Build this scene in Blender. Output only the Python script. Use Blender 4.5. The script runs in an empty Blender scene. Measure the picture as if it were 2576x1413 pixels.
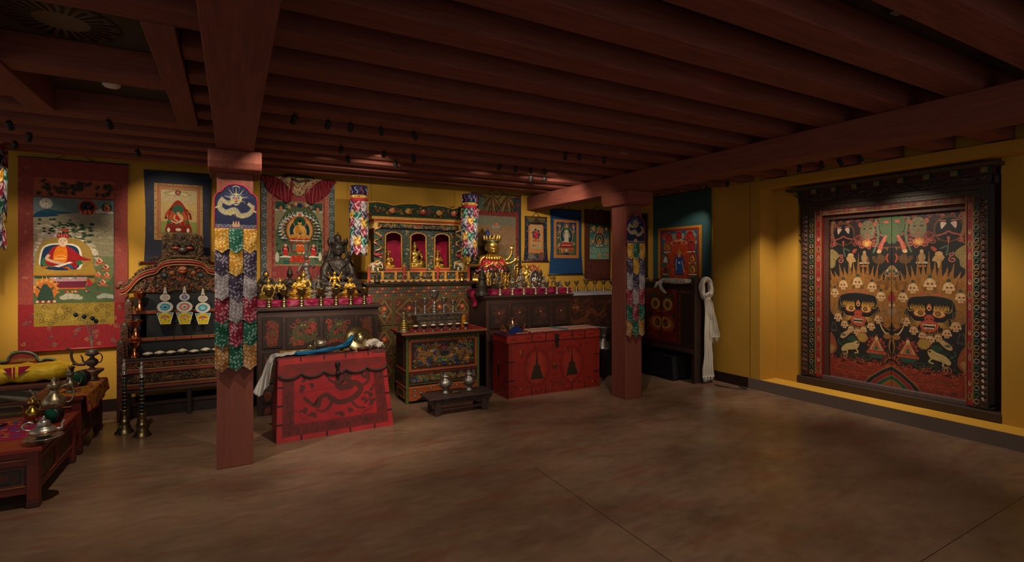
import bpy, bmesh, math, random
from mathutils import Vector, Matrix
C = bpy.context.scene.collection
PI = math.pi
# ---------------------------------------------------------------- camera
YAW = math.radians(28.6); EYE = 1.55; FPX = 1289.0; HV = 671.0; CU = 1288.0
cam_d = bpy.data.cameras.new('camera'); cam_d.sensor_width = 36.0; cam_d.lens = 36.0*FPX/2576.0
cam_d.shift_y = -(706.5-HV)/2576.0; cam_d.clip_start = 0.05; cam_d.clip_end = 60
cam = bpy.data.objects.new('camera', cam_d); C.objects.link(cam)
cam.location = (0, 0, EYE); cam.rotation_euler = (PI/2, 0, -YAW)
bpy.context.scene.camera = cam
# ---------------------------------------------------------------- world, view
w = bpy.data.worlds.new('world'); bpy.context.scene.world = w; w.use_nodes = True
w.node_tree.nodes['Background'].inputs[0].default_value = (1.0, 0.90, 0.80, 1)
w.node_tree.nodes['Background'].inputs[1].default_value = 0.46
vs = bpy.context.scene.view_settings
vs.view_transform = 'Standard'; vs.look = 'None'; vs.gamma = 1.0; vs.use_curve_mapping = False
vs.exposure = 0.0

def spot(name, loc, target, power, size=50, blend=0.6, col=(1.0, 0.78, 0.52), rad=0.03):
    d = bpy.data.lights.new(name, 'SPOT'); d.energy = power; d.spot_size = math.radians(size)
    d.spot_blend = blend; d.color = col; d.shadow_soft_size = rad
    o = bpy.data.objects.new(name, d); C.objects.link(o); o.location = loc
    o.rotation_euler = (Vector(target)-Vector(loc)).to_track_quat('-Z', 'Y').to_euler()
    return o

# pixel (2576x1413) -> point of a plane of the room
_s, _c = math.sin(YAW), math.cos(YAW)
def ray(u, v):
    a = (u-CU)/FPX; return (_s+a*_c, _c-a*_s, (HV-v)/FPX)
def onZ(u, v, z=0.0):
    d = ray(u, v); t = (z-EYE)/d[2]; return (d[0]*t, d[1]*t)
def onY(u, v, y):
    d = ray(u, v); t = y/d[1]; return (d[0]*t, EYE+d[2]*t)
def onX(u, v, x):
    d = ray(u, v); t = x/d[0]; return (d[1]*t, EYE+d[2]*t)

# ---------------------------------------------------------------- colours and materials
def lin(c):
    return tuple(((x/255.0)/12.92 if x/255.0 <= 0.04045 else ((x/255.0+0.055)/1.055)**2.4) for x in c)
def hx(s):
    return (int(s[0:2], 16), int(s[2:4], 16), int(s[4:6], 16))
def K(c):
    if isinstance(c, str): c = hx(c)
    return lin(c)

def mat(name, rough=0.6, metal=0.0, noise=0.15, nscale=30.0, bump=0.0, bscale=60.0, spec=0.5, stretch=(1, 1, 1), sheen=0.0, dist=0.02, coat=0.0):
    m = bpy.data.materials.new(name); m.use_nodes = True
    nt = m.node_tree; N = nt.nodes; L = nt.links; b = N['Principled BSDF']
    at = N.new('ShaderNodeAttribute'); at.attribute_name = 'Col'
    tc = N.new('ShaderNodeTexCoord'); mp = N.new('ShaderNodeMapping'); mp.inputs['Scale'].default_value = stretch
    L.new(tc.outputs['Object'], mp.inputs['Vector'])
    n = N.new('ShaderNodeTexNoise'); n.inputs['Scale'].default_value = nscale; n.inputs['Detail'].default_value = 4
    L.new(mp.outputs[0], n.inputs['Vector'])
    mr = N.new('ShaderNodeMapRange'); mr.inputs['From Min'].default_value = 0.3; mr.inputs['From Max'].default_value = 0.7
    mr.inputs['To Min'].default_value = 1.0-noise; mr.inputs['To Max'].default_value = 1.0+noise*0.6
    L.new(n.outputs['Fac'], mr.inputs['Value'])
    mu = N.new('ShaderNodeVectorMath'); mu.operation = 'SCALE'
    L.new(at.outputs['Color'], mu.inputs[0]); L.new(mr.outputs[0], mu.inputs['Scale'])
    L.new(mu.outputs[0], b.inputs['Base Color'])
    b.inputs['Roughness'].default_value = rough; b.inputs['Metallic'].default_value = metal
    b.inputs['Specular IOR Level'].default_value = spec
    if sheen: b.inputs['Sheen Weight'].default_value = sheen
    if coat: b.inputs['Coat Weight'].default_value = coat; b.inputs['Coat Roughness'].default_value = 0.15
    if bump:
        n2 = N.new('ShaderNodeTexNoise'); n2.inputs['Scale'].default_value = bscale; n2.inputs['Detail'].default_value = 3
        L.new(mp.outputs[0], n2.inputs['Vector'])
        bp = N.new('ShaderNodeBump'); bp.inputs['Strength'].default_value = bump; bp.inputs['Distance'].default_value = dist
        L.new(n2.outputs['Fac'], bp.inputs['Height']); L.new(bp.outputs[0], b.inputs['Normal'])
    return m
PAINT = mat('aged_paint', 0.62, noise=0.28, nscale=45, bump=0.15, bscale=90, dist=0.004)
CANVAS = mat('painted_canvas', 0.85, noise=0.16, nscale=38, spec=0.15)
BROCADE = mat('brocade_cloth', 0.7, noise=0.22, nscale=60, bump=0.3, bscale=120, spec=0.3, dist=0.004)
SATIN = mat('satin_cloth', 0.5, noise=0.3, nscale=12, bump=0.25, bscale=26, spec=0.3, dist=0.01)
SILK = mat('scarf_silk', 0.55, noise=0.08, nscale=20, bump=0.5, bscale=35, spec=0.3, stretch=(1, 1, 0.3), dist=0.01)
WOOD = mat('aged_wood', 0.55, noise=0.3, nscale=18, bump=0.2, bscale=40, stretch=(1, 4, 4), dist=0.004)
LACQ = mat('red_lacquer', 0.42, noise=0.22, nscale=12, bump=0.12, bscale=30, dist=0.004)
BEAMW = mat('painted_timber', 0.7, noise=0.25, nscale=9, bump=0.35, bscale=26, stretch=(0.35, 5, 5), spec=0.25, dist=0.006)
BEAMY = mat('painted_timber_long', 0.7, noise=0.2, nscale=9, bump=0.3, bscale=26, stretch=(5, 0.35, 5), spec=0.25, dist=0.006)
POST = mat('painted_post', 0.6, noise=0.14, nscale=7, bump=0.15, bscale=26, stretch=(5, 5, 0.35), spec=0.3, dist=0.004)
GOLD = mat('gilt_metal', 0.38, 0.9, noise=0.35, nscale=30, bump=0.45, bscale=80, dist=0.006)
BRONZE = mat('dark_bronze', 0.5, 0.55, noise=0.4, nscale=18, bump=0.6, bscale=34, dist=0.008)
SILVER = mat('silver_metal', 0.33, 0.85, noise=0.35, nscale=60, bump=0.35, bscale=110, dist=0.003)
BRASS = mat('brass_metal', 0.3, 0.95, noise=0.3, nscale=30, bump=0.15, bscale=60, dist=0.003)
COPPER = mat('copper_metal', 0.22, 1.0, noise=0.2, nscale=20)
CARVE = mat('carved_wood', 0.45, noise=0.35, nscale=26, bump=0.4, bscale=55, spec=0.6, dist=0.006)
RICE = mat('rice_grain', 0.8, noise=0.15, nscale=260, bump=0.7, bscale=260, dist=0.003)
BLACK = mat('black_enamel', 0.6, noise=0.1)
PLAST = mat('matt_wall_paint', 0.82, noise=0.06, nscale=3, bump=0.05, bscale=120, spec=0.2, dist=0.002)

# ---------------------------------------------------------------- mesh builder
class MB:
    def __init__(s): s.v = []; s.f = []; s.c = []; s.sm = []
    def add(s, vs, fs, col, smooth=False):
        n = len(s.v); s.v += [tuple(p) for p in vs]
        k = K(col)
        for f in fs:
            s.f.append(tuple(i+n for i in f)); s.c.append(k); s.sm.append(smooth)
    def box(s, a, b, col, bev=0.0):
        x0, y0, z0 = a; x1, y1, z1 = b
        if x0 > x1: x0, x1 = x1, x0
        if y0 > y1: y0, y1 = y1, y0
        if z0 > z1: z0, z1 = z1, z0
        if not bev:
            s.add([(x0,y0,z0),(x1,y0,z0),(x1,y1,z0),(x0,y1,z0),(x0,y0,z1),(x1,y0,z1),(x1,y1,z1),(x0,y1,z1)],
                  [(0,3,2,1),(4,5,6,7),(0,1,5,4),(1,2,6,5),(2,3,7,6),(3,0,4,7)], col)
            return
        bm = bmesh.new(); bmesh.ops.create_cube(bm, size=1)
        for q in bm.verts: q.co = Vector(((x0+x1)/2+q.co.x*(x1-x0), (y0+y1)/2+q.co.y*(y1-y0), (z0+z1)/2+q.co.z*(z1-z0)))
        bmesh.ops.bevel(bm, geom=bm.edges[:]+bm.verts[:], offset=bev, segments=2, profile=0.5, affect='EDGES')
        s.frombm(bm, col)
    def frombm(s, bm, col, smooth=False):
        bm.verts.index_update()
        s.add([q.co for q in bm.verts], [[q.index for q in f.verts] for f in bm.faces], col, smooth); bm.free()
    def hull(s, bot, top, col):       # two 4-point rings
        s.add(list(bot)+list(top), [(3,2,1,0),(4,5,6,7),(0,1,5,4),(1,2,6,5),(2,3,7,6),(3,0,4,7)], col)
    def lathe(s, prof, col, o=(0,0,0), seg=24, sx=1.0, sy=1.0, pet=0, amp=0.0, smooth=True, cols=None):
        vs = []; n = len(prof)
        for r, z in prof:
            for i in range(seg):
                a = 2*PI*i/seg; rr = r*(1+amp*abs(math.cos(pet*a/2.0)) if pet else 1)
                vs.append((o[0]+rr*math.cos(a)*sx, o[1]+rr*math.sin(a)*sy, o[2]+z))
        for j in range(n-1):
            fs = [(j*seg+i, j*seg+(i+1) % seg, (j+1)*seg+(i+1) % seg, (j+1)*seg+i) for i in range(seg)]
            if j == 0: base = len(s.v); s.v += vs
            k = K(cols[j] if cols else col)
            for f in fs: s.f.append(tuple(q+base for q in f)); s.c.append(k); s.sm.append(smooth)
        k = K(col)
        if prof[0][0] > 1e-4: s.f.append(tuple(base+i for i in reversed(range(seg)))); s.c.append(k); s.sm.append(False)
        if prof[-1][0] > 1e-4: s.f.append(tuple(base+(n-1)*seg+i for i in range(seg))); s.c.append(k); s.sm.append(False)
    def ell(s, c, r, col, seg=14, rings=9, rot=None):
        vs = []; fs = []
        for j in range(rings+1):
            t = PI*j/rings
            for i in range(seg):
                a = 2*PI*i/seg
                p = Vector((r[0]*math.sin(t)*math.cos(a), r[1]*math.sin(t)*math.sin(a), r[2]*math.cos(t)))
                if rot: p = Matrix.Rotation(rot[1], 3, rot[0]) @ p
                vs.append((c[0]+p.x, c[1]+p.y, c[2]+p.z))
        for j in range(rings):
            for i in range(seg):
                fs.append((j*seg+i, (j+1)*seg+i, (j+1)*seg+(i+1) % seg, j*seg+(i+1) % seg))
        s.add(vs, fs, col, True)
    def tube(s, pts, rad, col, seg=8, closed=False, flat=1.0, caps=True):
        P = [Vector(p) for p in pts]; n = len(P)
        R = rad if isinstance(rad, (list, tuple)) else [rad]*n
        vs = []; up = None
        for i in range(n):
            if closed: t = P[(i+1) % n]-P[i-1]
            else: t = P[min(i+1, n-1)]-P[max(i-1, 0)]
            if t.length < 1e-9: t = Vector((0, 0, 1))
            t.normalize()
            if up is None:
                up = Vector((0, 0, 1)) if abs(t.z) < 0.9 else Vector((0, 1, 0))
            a = t.cross(up)
            if a.length < 1e-6: a = t.cross(Vector((1, 0, 0)))
            a.normalize(); b = a.cross(t); b.normalize(); up = b
            for k in range(seg):
                q = 2*PI*k/seg; p = P[i]+a*(R[i]*math.cos(q))+b*(R[i]*flat*math.sin(q)); vs.append(tuple(p))
        fs = []
        for i in range(n if closed else n-1):
            j = (i+1) % n
            for k in range(seg):
                fs.append((i*seg+k, i*seg+(k+1) % seg, j*seg+(k+1) % seg, j*seg+k))
        if not closed and caps:
            fs.append(tuple(reversed(range(seg)))); fs.append(tuple((n-1)*seg+k for k in range(seg)))
        s.add(vs, fs, col, True)
    def prism(s, pts, col, M, d):      # outline (x,z) in plane M extruded by d along the plane's normal
        n = len(pts); a = [M(x, y, 0) for x, y in pts]; b = [M(x, y, d) for x, y in pts]
        s.add(a+b, [tuple(range(n)), tuple(reversed(range(n, 2*n)))]+[(i, n+i, n+(i+1) % n, (i+1) % n) for i in range(n)], col)
    def grid(s, fn, nu, nv, col, smooth=True, colf=None):
        vs = [fn(i/nu, j/nv) for j in range(nv+1) for i in range(nu+1)]
        b = len(s.v); s.v += [tuple(p) for p in vs]
        for j in range(nv):
            for i in range(nu):
                a = j*(nu+1)+i; s.f.append((b+a, b+a+1, b+a+nu+2, b+a+nu+1))
                s.c.append(K(colf((i+.5)/nu, (j+.5)/nv)) if colf else K(col)); s.sm.append(smooth)
    def mesh(s, name, m):
        me = bpy.data.meshes.new(name); me.from_pydata(s.v, [], s.f)
        ca = me.color_attributes.new('Col', 'FLOAT_COLOR', 'CORNER')
        buf = []
        for f, c in zip(s.f, s.c): buf += list(c+(1.0,))*len(f)
        ca.data.foreach_set('color', buf)
        me.polygons.foreach_set('use_smooth', s.sm)
        me.materials.append(m); me.validate(); me.update()
        return me
    def build(s, name, m, parent=None, loc=None, bevel=0, solid=0):
        o = bpy.data.objects.new(name, s.mesh(name, m)); C.objects.link(o)
        if parent: o.parent = parent
        if loc: o.location = loc
        if bevel:
            b = o.modifiers.new('bevel', 'BEVEL'); b.width = bevel; b.segments = 2; b.limit_method = 'ANGLE'; b.angle_limit = 0.6
        if solid:
            b = o.modifiers.new('solid', 'SOLIDIFY'); b.thickness = solid; b.offset = 0
        return o

def thing(name, label, cat, loc=(0, 0, 0), rz=0, group=None):
    o = bpy.data.objects.new(name, None); C.objects.link(o); o.empty_display_size = 0.1
    o.location = loc; o.rotation_euler = (0, 0, rz); o['label'] = label; o['category'] = cat
    if group: o['group'] = group
    return o
def tag(o, label, cat, group=None):
    o['label'] = label; o['category'] = cat
    if group: o['group'] = group
    return o
def struct(o):
    o['kind'] = 'structure'; return o
def kids(o): return [c for c in C.objects if c.parent == o]
def dup(o, loc, label, rz=None, scale=None, group=None, tint=None, parts=None, tree=None):
    r = o.copy(); C.objects.link(r); r.location = loc; r['label'] = label
    if rz is not None: r.rotation_euler = (0, 0, rz)
    if scale is not None: r.scale = scale if isinstance(scale, tuple) else (scale,)*3
    if group: r['group'] = group
    for ch in (parts if parts is not None else kids(o)):
        c = ch.copy(); C.objects.link(c); c.parent = r
        if parts is None or tree:
            for g in kids(ch):
                d = g.copy(); C.objects.link(d); d.parent = c
    return r

# ---------------------------------------------------------------- flat painting, layer on layer, in one mesh
class Art:
    def __init__(s, seed=1, clip=None): s.sh = []; s.r = random.Random(seed); s.clip = clip
    def poly(s, pts, c):
        if s.clip:
            x0, y0, x1, y1 = s.clip; pts = [(min(max(p[0], x0), x1), min(max(p[1], y0), y1)) for p in pts]
        xs = [p[0] for p in pts]; ys = [p[1] for p in pts]
        bb = (min(xs), min(ys), max(xs), max(ys)); l = 0
        if bb[2]-bb[0] < 1e-4 or bb[3]-bb[1] < 1e-4: return
        for b, ll, _, _ in s.sh:
            if ll >= l and b[0] < bb[2] and b[2] > bb[0] and b[1] < bb[3] and b[3] > bb[1]: l = ll+1
        s.sh.append((bb, l, list(pts), c))
    def rect(s, x0, y0, x1, y1, c): s.poly([(x0,y0),(x1,y0),(x1,y1),(x0,y1)], c)
    def ell(s, x, y, rx, ry, c, n=18, rot=0, a0=0, a1=2*PI):
        full = abs(a1-a0-2*PI) < 1e-6; p = []
        for i in range(n if full else n+1):
            a = a0+(a1-a0)*i/n; X = rx*math.cos(a); Y = ry*math.sin(a)
            p.append((x+X*math.cos(rot)-Y*math.sin(rot), y+X*math.sin(rot)+Y*math.cos(rot)))
        s.poly(p, c)
    def line(s, pts, wd, c, w1=None):
        n = len(pts); w1 = wd if w1 is None else w1; A = []; B = []
        for i in range(n):
            a = pts[max(i-1, 0)]; b = pts[min(i+1, n-1)]; dx = b[0]-a[0]; dy = b[1]-a[1]; l = math.hypot(dx, dy) or 1
            ww = (wd+(w1-wd)*i/max(n-1, 1))/2
            A.append((pts[i][0]-dy/l*ww, pts[i][1]+dx/l*ww)); B.append((pts[i][0]+dy/l*ww, pts[i][1]-dx/l*ww))
        for i in range(n-1):
            pass
        s.poly(A+B[::-1], c)
    def frame(s, x0, y0, x1, y1, t, c):
        s.rect(x0, y0, x1, y0+t, c); s.rect(x0, y1-t, x1, y1, c); s.rect(x0, y0+t, x0+t, y1-t, c); s.rect(x1-t, y0+t, x1, y1-t, c)
    def ring(s, x, y, rx, ry, t, c, n=20, a0=0, a1=2*PI):
        p = [(x+rx*math.cos(a0+(a1-a0)*i/n), y+ry*math.sin(a0+(a1-a0)*i/n)) for i in range(n+1)]
        q = [(x+(rx-t)*math.cos(a0+(a1-a0)*i/n), y+(ry-t)*math.sin(a0+(a1-a0)*i/n)) for i in range(n+1)]
        s.poly(p+q[::-1], c)
    def blob(s, pts, c, k=4):
        s.poly(smooth(pts, k), c)
    def curve(s, pts, wd, c, w1=None, k=4):
        s.line(smooth(pts, k, False), wd, c, w1)
    def spiral(s, x, y, r, c, wd, turns=1.3, d=1, a=0):
        s.line([(x+r*(1-t/16*0.85)*math.cos(a+d*turns*2*PI*t/16), y+r*(1-t/16*0.85)*math.sin(a+d*turns*2*PI*t/16)) for t in range(17)], wd, c)
    def cloud(s, x, y, w_, c, o=None, k=1.0):
        for g, cc in ((1.12, o), (1.0, c)):
            if cc is None: continue
            for dx, dy, r in ((-.35, 0, .22), (-.1, .08, .3), (.18, .04, .26), (.38, -.04, .18)):
                s.ell(x+dx*w_, y+dy*w_*k, r*w_*g, r*w_*g*0.62*k, cc, 12)
    def flames(s, x, y, rx, ry, c, c2, n=14, L=.5, a0=0, a1=2*PI):
        for i in range(n):
            a = a0+(a1-a0)*(i+.5)/n; dx, dy = math.cos(a), math.sin(a); bx, by = x+rx*dx*.9, y+ry*dy*.9
            w_ = (rx+ry)*PI/n*(a1-a0)/(2*PI)*0.55; l = L*(1+.35*math.sin(i*2.4)); tx, ty = -dy, dx
            hx_, hy_ = dx*l*rx, dy*l*ry+abs(l*ry)*.35
            sw = w_*.5*(1 if i % 2 else -1)
            s.blob([(bx-tx*w_, by-ty*w_), (bx+hx_*.5-tx*w_*.55+tx*sw, by+hy_*.5-ty*w_*.55+ty*sw), (bx+hx_, by+hy_), (bx+hx_*.5+tx*w_*.45+tx*sw, by+hy_*.5+ty*w_*.45+ty*sw), (bx+tx*w_, by+ty*w_)], c if i % 2 else c2, 3)
    def lotus(s, x, y, w_, h, c, c2, n=7):
        for i in range(n):
            px = x+(i-(n-1)/2)*w_/n
            s.poly([(px-w_/n*.55, y), (px-w_/n*.5, y+h*.6), (px, y+h), (px+w_/n*.5, y+h*.6), (px+w_/n*.55, y)], c if i % 2 else c2)
    def buddha(s, x, y, h, body='d9a24a', robe='c2451f', halo='2f5a46', aura='2b4a66', rim='cf7a2c', seat='c98f8a', hair='1c2430', seat2='e8dcc8', aur=True, skirt=None):
        if aur:
            s.ell(x, y+h*.47, h*.47, h*.52, rim); s.ell(x, y+h*.47, h*.42, h*.47, aura)
            s.ell(x, y+h*.80, h*.215, h*.215, rim); s.ell(x, y+h*.80, h*.185, h*.185, halo)
        s.lotus(x, y, h*.86, h*.12, seat, seat2)
        s.blob([(x-h*.40, y+h*.12), (x-h*.36, y+h*.24), (x-h*.12, y+h*.32), (x+h*.12, y+h*.32), (x+h*.36, y+h*.24), (x+h*.40, y+h*.12), (x, y+h*.08)], skirt or robe, 3)
        s.blob([(x-h*.16, y+h*.2), (x-h*.2, y+h*.5), (x-h*.17, y+h*.64), (x, y+h*.70), (x+h*.17, y+h*.64), (x+h*.2, y+h*.5), (x+h*.16, y+h*.2)], body, 3)
        s.poly([(x-h*.17, y+h*.22), (x-h*.19, y+h*.62), (x-h*.08, y+h*.66), (x+h*.14, y+h*.30), (x+h*.15, y+h*.22)], robe)
        s.curve([(x-h*.17, y+h*.6), (x-h*.24, y+h*.42), (x-h*.16, y+h*.28), (x+h*.02, y+h*.29)], h*.07, body)
        s.curve([(x+h*.17, y+h*.6), (x+h*.25, y+h*.42), (x+h*.2, y+h*.28), (x+h*.02, y+h*.27)], h*.07, body)
        s.ell(x+h*.01, y+h*.30, h*.055, h*.04, '3a3a52')
        s.ell(x, y+h*.80, h*.088, h*.105, body)
        s.ell(x, y+h*.865, h*.09, h*.06, hair); s.ell(x, y+h*.93, h*.035, h*.035, hair)
        if h > 8:
            s.ell(x-h*.035, y+h*.8, h*.016, h*.008, '402018', 6); s.ell(x+h*.035, y+h*.8, h*.016, h*.008, '402018', 6)
            s.ell(x, y+h*.745, h*.02, h*.008, 'a0402c', 6)
    def skull(s, x, y, h, c='d8c49a', fl=None, tilt=0):
        if fl: s.flames(x, y+h*.1, h*.42, h*.5, fl, fl, 7, .5, .2*PI, .8*PI)
        s.ell(x, y+h*.12, h*.36, h*.36, c); s.rect(x-h*.2, y-h*.42, x+h*.2, y-h*.1, c)
        s.ell(x-h*.33, y-h*.08, h*.1, h*.14, c, 8); s.ell(x+h*.33, y-h*.08, h*.1, h*.14, c, 8)
        for d in (-1, 1): s.ell(x+d*h*.14+tilt*h*.06, y+h*.05, h*.095, h*.085, '9a4a34', 10); s.ell(x+d*h*.14+tilt*h*.06, y+h*.05, h*.05, h*.05, '2a1a14', 8)
        s.poly([(x-h*.04, y-h*.14), (x, y-h*.05), (x+h*.04, y-h*.14)], '8a3c2c')
        s.rect(x-h*.15, y-h*.28, x+h*.15, y-h*.24, '8a3c2c')
        for k in range(3): s.rect(x+h*(-.09+k*.09)-.3*h*.03, y-h*.34, x+h*(-.09+k*.09)+.3*h*.03, y-h*.2, '8a3c2c')
    def flower(s, x, y, r, c, c2='e0b050', n=6):
        for i in range(n):
            a = 2*PI*i/n; s.ell(x+r*.55*math.cos(a), y+r*.55*math.sin(a), r*.42, r*.42, c, 8)
        s.ell(x, y, r*.35, r*.35, c2, 8)
    def scroll(s, x0, y0, x1, y1, cols, n=40, r=3, wd=.7, leaf=True):
        for i in range(n):
            x = s.r.uniform(x0+r, x1-r); y = s.r.uniform(y0+r, y1-r); rr = r*s.r.uniform(.6, 1.1)
            c = s.r.choice(cols); a = s.r.uniform(0, 6)
            s.spiral(x, y, rr, c, wd*s.r.uniform(.7, 1.3), 1.0, s.r.choice((-1, 1)), a)
            if leaf and i % 3 == 0: s.ell(x+rr*.9*math.cos(a+1), y+rr*.9*math.sin(a+1), rr*.5, rr*.22, s.r.choice(cols), 8, a)
    def scatter(s, x0, y0, x1, y1, cols, n, r0, r1, asp=1.0):
        for i in range(n):
            q = s.r.uniform(r0, r1)
            s.ell(s.r.uniform(x0+q, x1-q), s.r.uniform(y0+q*asp, y1-q*asp), q, q*asp, s.r.choice(cols), 7, s.r.uniform(0, 3))
    def dragon(s, pts, w_, c, dark, eye='e8e0c0', legs=True, head=1.0):
        P = smooth(pts, 7, False); n = len(P)
        W = [w_*(.35+.65*math.sin(PI*min(1, (i+3)/(n+6)))**.6) for i in range(n)]
        for g, cc in ((1.35, dark), (1.0, c)):
            A = []; B = []
            for i in range(n):
                a = P[max(i-1, 0)]; b = P[min(i+1, n-1)]; dx = b[0]-a[0]; dy = b[1]-a[1]; l = math.hypot(dx, dy) or 1
                A.append((P[i][0]-dy/l*W[i]*g/2, P[i][1]+dx/l*W[i]*g/2)); B.append((P[i][0]+dy/l*W[i]*g/2, P[i][1]-dx/l*W[i]*g/2))
            for i in range(0, n-1, 3):
                j = min(i+3, n-1); s.poly(A[i:j+1]+B[i:j+1][::-1], cc)
        for i in range(2, n-1, 2):
            a = P[i-1]; b = P[i+1]; dx = b[0]-a[0]; dy = b[1]-a[1]; l = math.hypot(dx, dy) or 1
            s.line([(P[i][0]-dy/l*W[i]*.4, P[i][1]+dx/l*W[i]*.4), (P[i][0]+dx/l*W[i]*.25, P[i][1]+dy/l*W[i]*.25), (P[i][0]+dy/l*W[i]*.4, P[i][1]-dx/l*W[i]*.4)], W[i]*.09, dark)
        if legs:
            for t, sg in ((.3, -1), (.45, 1), (.72, -1), (.85, 1)):
                i = int(n*t); x, y = P[i]; l = w_*1.5
                s.curve([(x, y), (x+sg*l*.6, y-l*.3), (x+sg*l*1.0, y-l*.05)], w_*.42, c, w_*.25)
                for k in range(4):
                    a = -.9+k*.6; s.line([(x+sg*l, y-l*.05), (x+sg*l+sg*w_*.6*math.cos(a), y-l*.05+w_*.6*math.sin(a))], w_*.18, c, w_*.05)
        x, y = P[0]; h = w_*1.25*head
        for k in range(9):
            a = PI*(k+.5)/9; s.line([(x+h*.6*math.cos(a), y+h*.5*math.sin(a)), (x+h*1.7*math.cos(a), y+h*1.5*math.sin(a))], h*.16, dark if k % 2 else c, h*.04)
        s.ell(x, y, h*.85, h*.7, c); s.ell(x, y-h*.55, h*.5, h*.42, c)
        for d in (-1, 1):
            s.ell(x+d*h*.35, y+h*.1, h*.24, h*.2, eye, 10); s.ell(x+d*h*.35, y+h*.08, h*.1, h*.1, '151515', 8)
            s.line([(x+d*h*.12, y+h*.34), (x+d*h*.7, y+h*.45)], h*.12, dark)
            s.curve([(x+d*h*.4, y-h*.6), (x+d*h*1.0, y-h*.3), (x+d*h*1.3, y-h*.7)], h*.1, c, h*.03)
        s.ell(x, y-h*.42, h*.22, h*.14, dark, 10); s.rect(x-h*.34, y-h*.78, x+h*.34, y-h*.64, dark)
    def build(s, name, m, parent, O, U, V, N, eps=2.5e-5, rot=0):
        O, U, V, N = Vector(O), Vector(U), Vector(V), Vector(N); mb = MB()
        for bb, l, pts, c in s.sh:
            mb.add([O+U*p[0]+V*p[1]+N*(eps*(l+1)) for p in pts], [tuple(range(len(pts)))], c)
        # face orientation follows N
        for i, f in enumerate(mb.f):
            a, b, c_ = (Vector(mb.v[f[k]]) for k in (0, 1, 2)); nn = Vector((0, 0, 0))
            for k in range(len(f)):
                nn += Vector(mb.v[f[k]]).cross(Vector(mb.v[f[(k+1) % len(f)]]))
            if nn.dot(N) < 0: mb.f[i] = tuple(reversed(f))
        return mb.build(name, m, parent)

def smooth(pts, k=4, closed=True):
    n = len(pts); out = []
    rng = range(n) if closed else range(n-1)
    for i in rng:
        if closed: p0, p1, p2, p3 = pts[i-1], pts[i], pts[(i+1) % n], pts[(i+2) % n]
        else: p0, p1, p2, p3 = pts[max(i-1, 0)], pts[i], pts[i+1], pts[min(i+2, n-1)]
        for j in range(k):
            t = j/k; t2 = t*t; t3 = t2*t
            out.append(tuple(.5*((2*p1[q])+(-p0[q]+p2[q])*t+(2*p0[q]-5*p1[q]+4*p2[q]-p3[q])*t2+(-p0[q]+3*p1[q]-3*p2[q]+p3[q])*t3) for q in range(len(p1))))
    if not closed: out.append(tuple(pts[-1]))
    return out

def relief(mb, M, x0, y0, x1, y1, cols, n, r, seed=1, d=0.012, th=0.006, boss=True):
    """carved scrolls and bosses on plane M(x, y, out)"""
    R = random.Random(seed)
    for i in range(n):
        x = R.uniform(x0+r*.6, x1-r*.6); y = R.uniform(y0+r*.6, y1-r*.6); rr = r*R.uniform(.55, 1.1); a = R.uniform(0, 6); sg = R.choice((-1, 1))
        c = R.choice(cols)
        pts = [M(x+rr*(1-t/9*.8)*math.cos(a+sg*7*t/9), y+rr*(1-t/9*.8)*math.sin(a+sg*7*t/9), d*(.3+.9*t/9)) for t in range(10)]
        mb.tube(pts, [th*(1-.4*t/9) for t in range(10)], c, 5)
        if boss and i % 2 == 0:
            p = M(R.uniform(x0+r*.3, x1-r*.3), R.uniform(y0+r*.3, y1-r*.3), d*.4)
            mb.ell(p, (r*.35, r*.35, r*.35), R.choice(cols), 8, 5)
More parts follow.
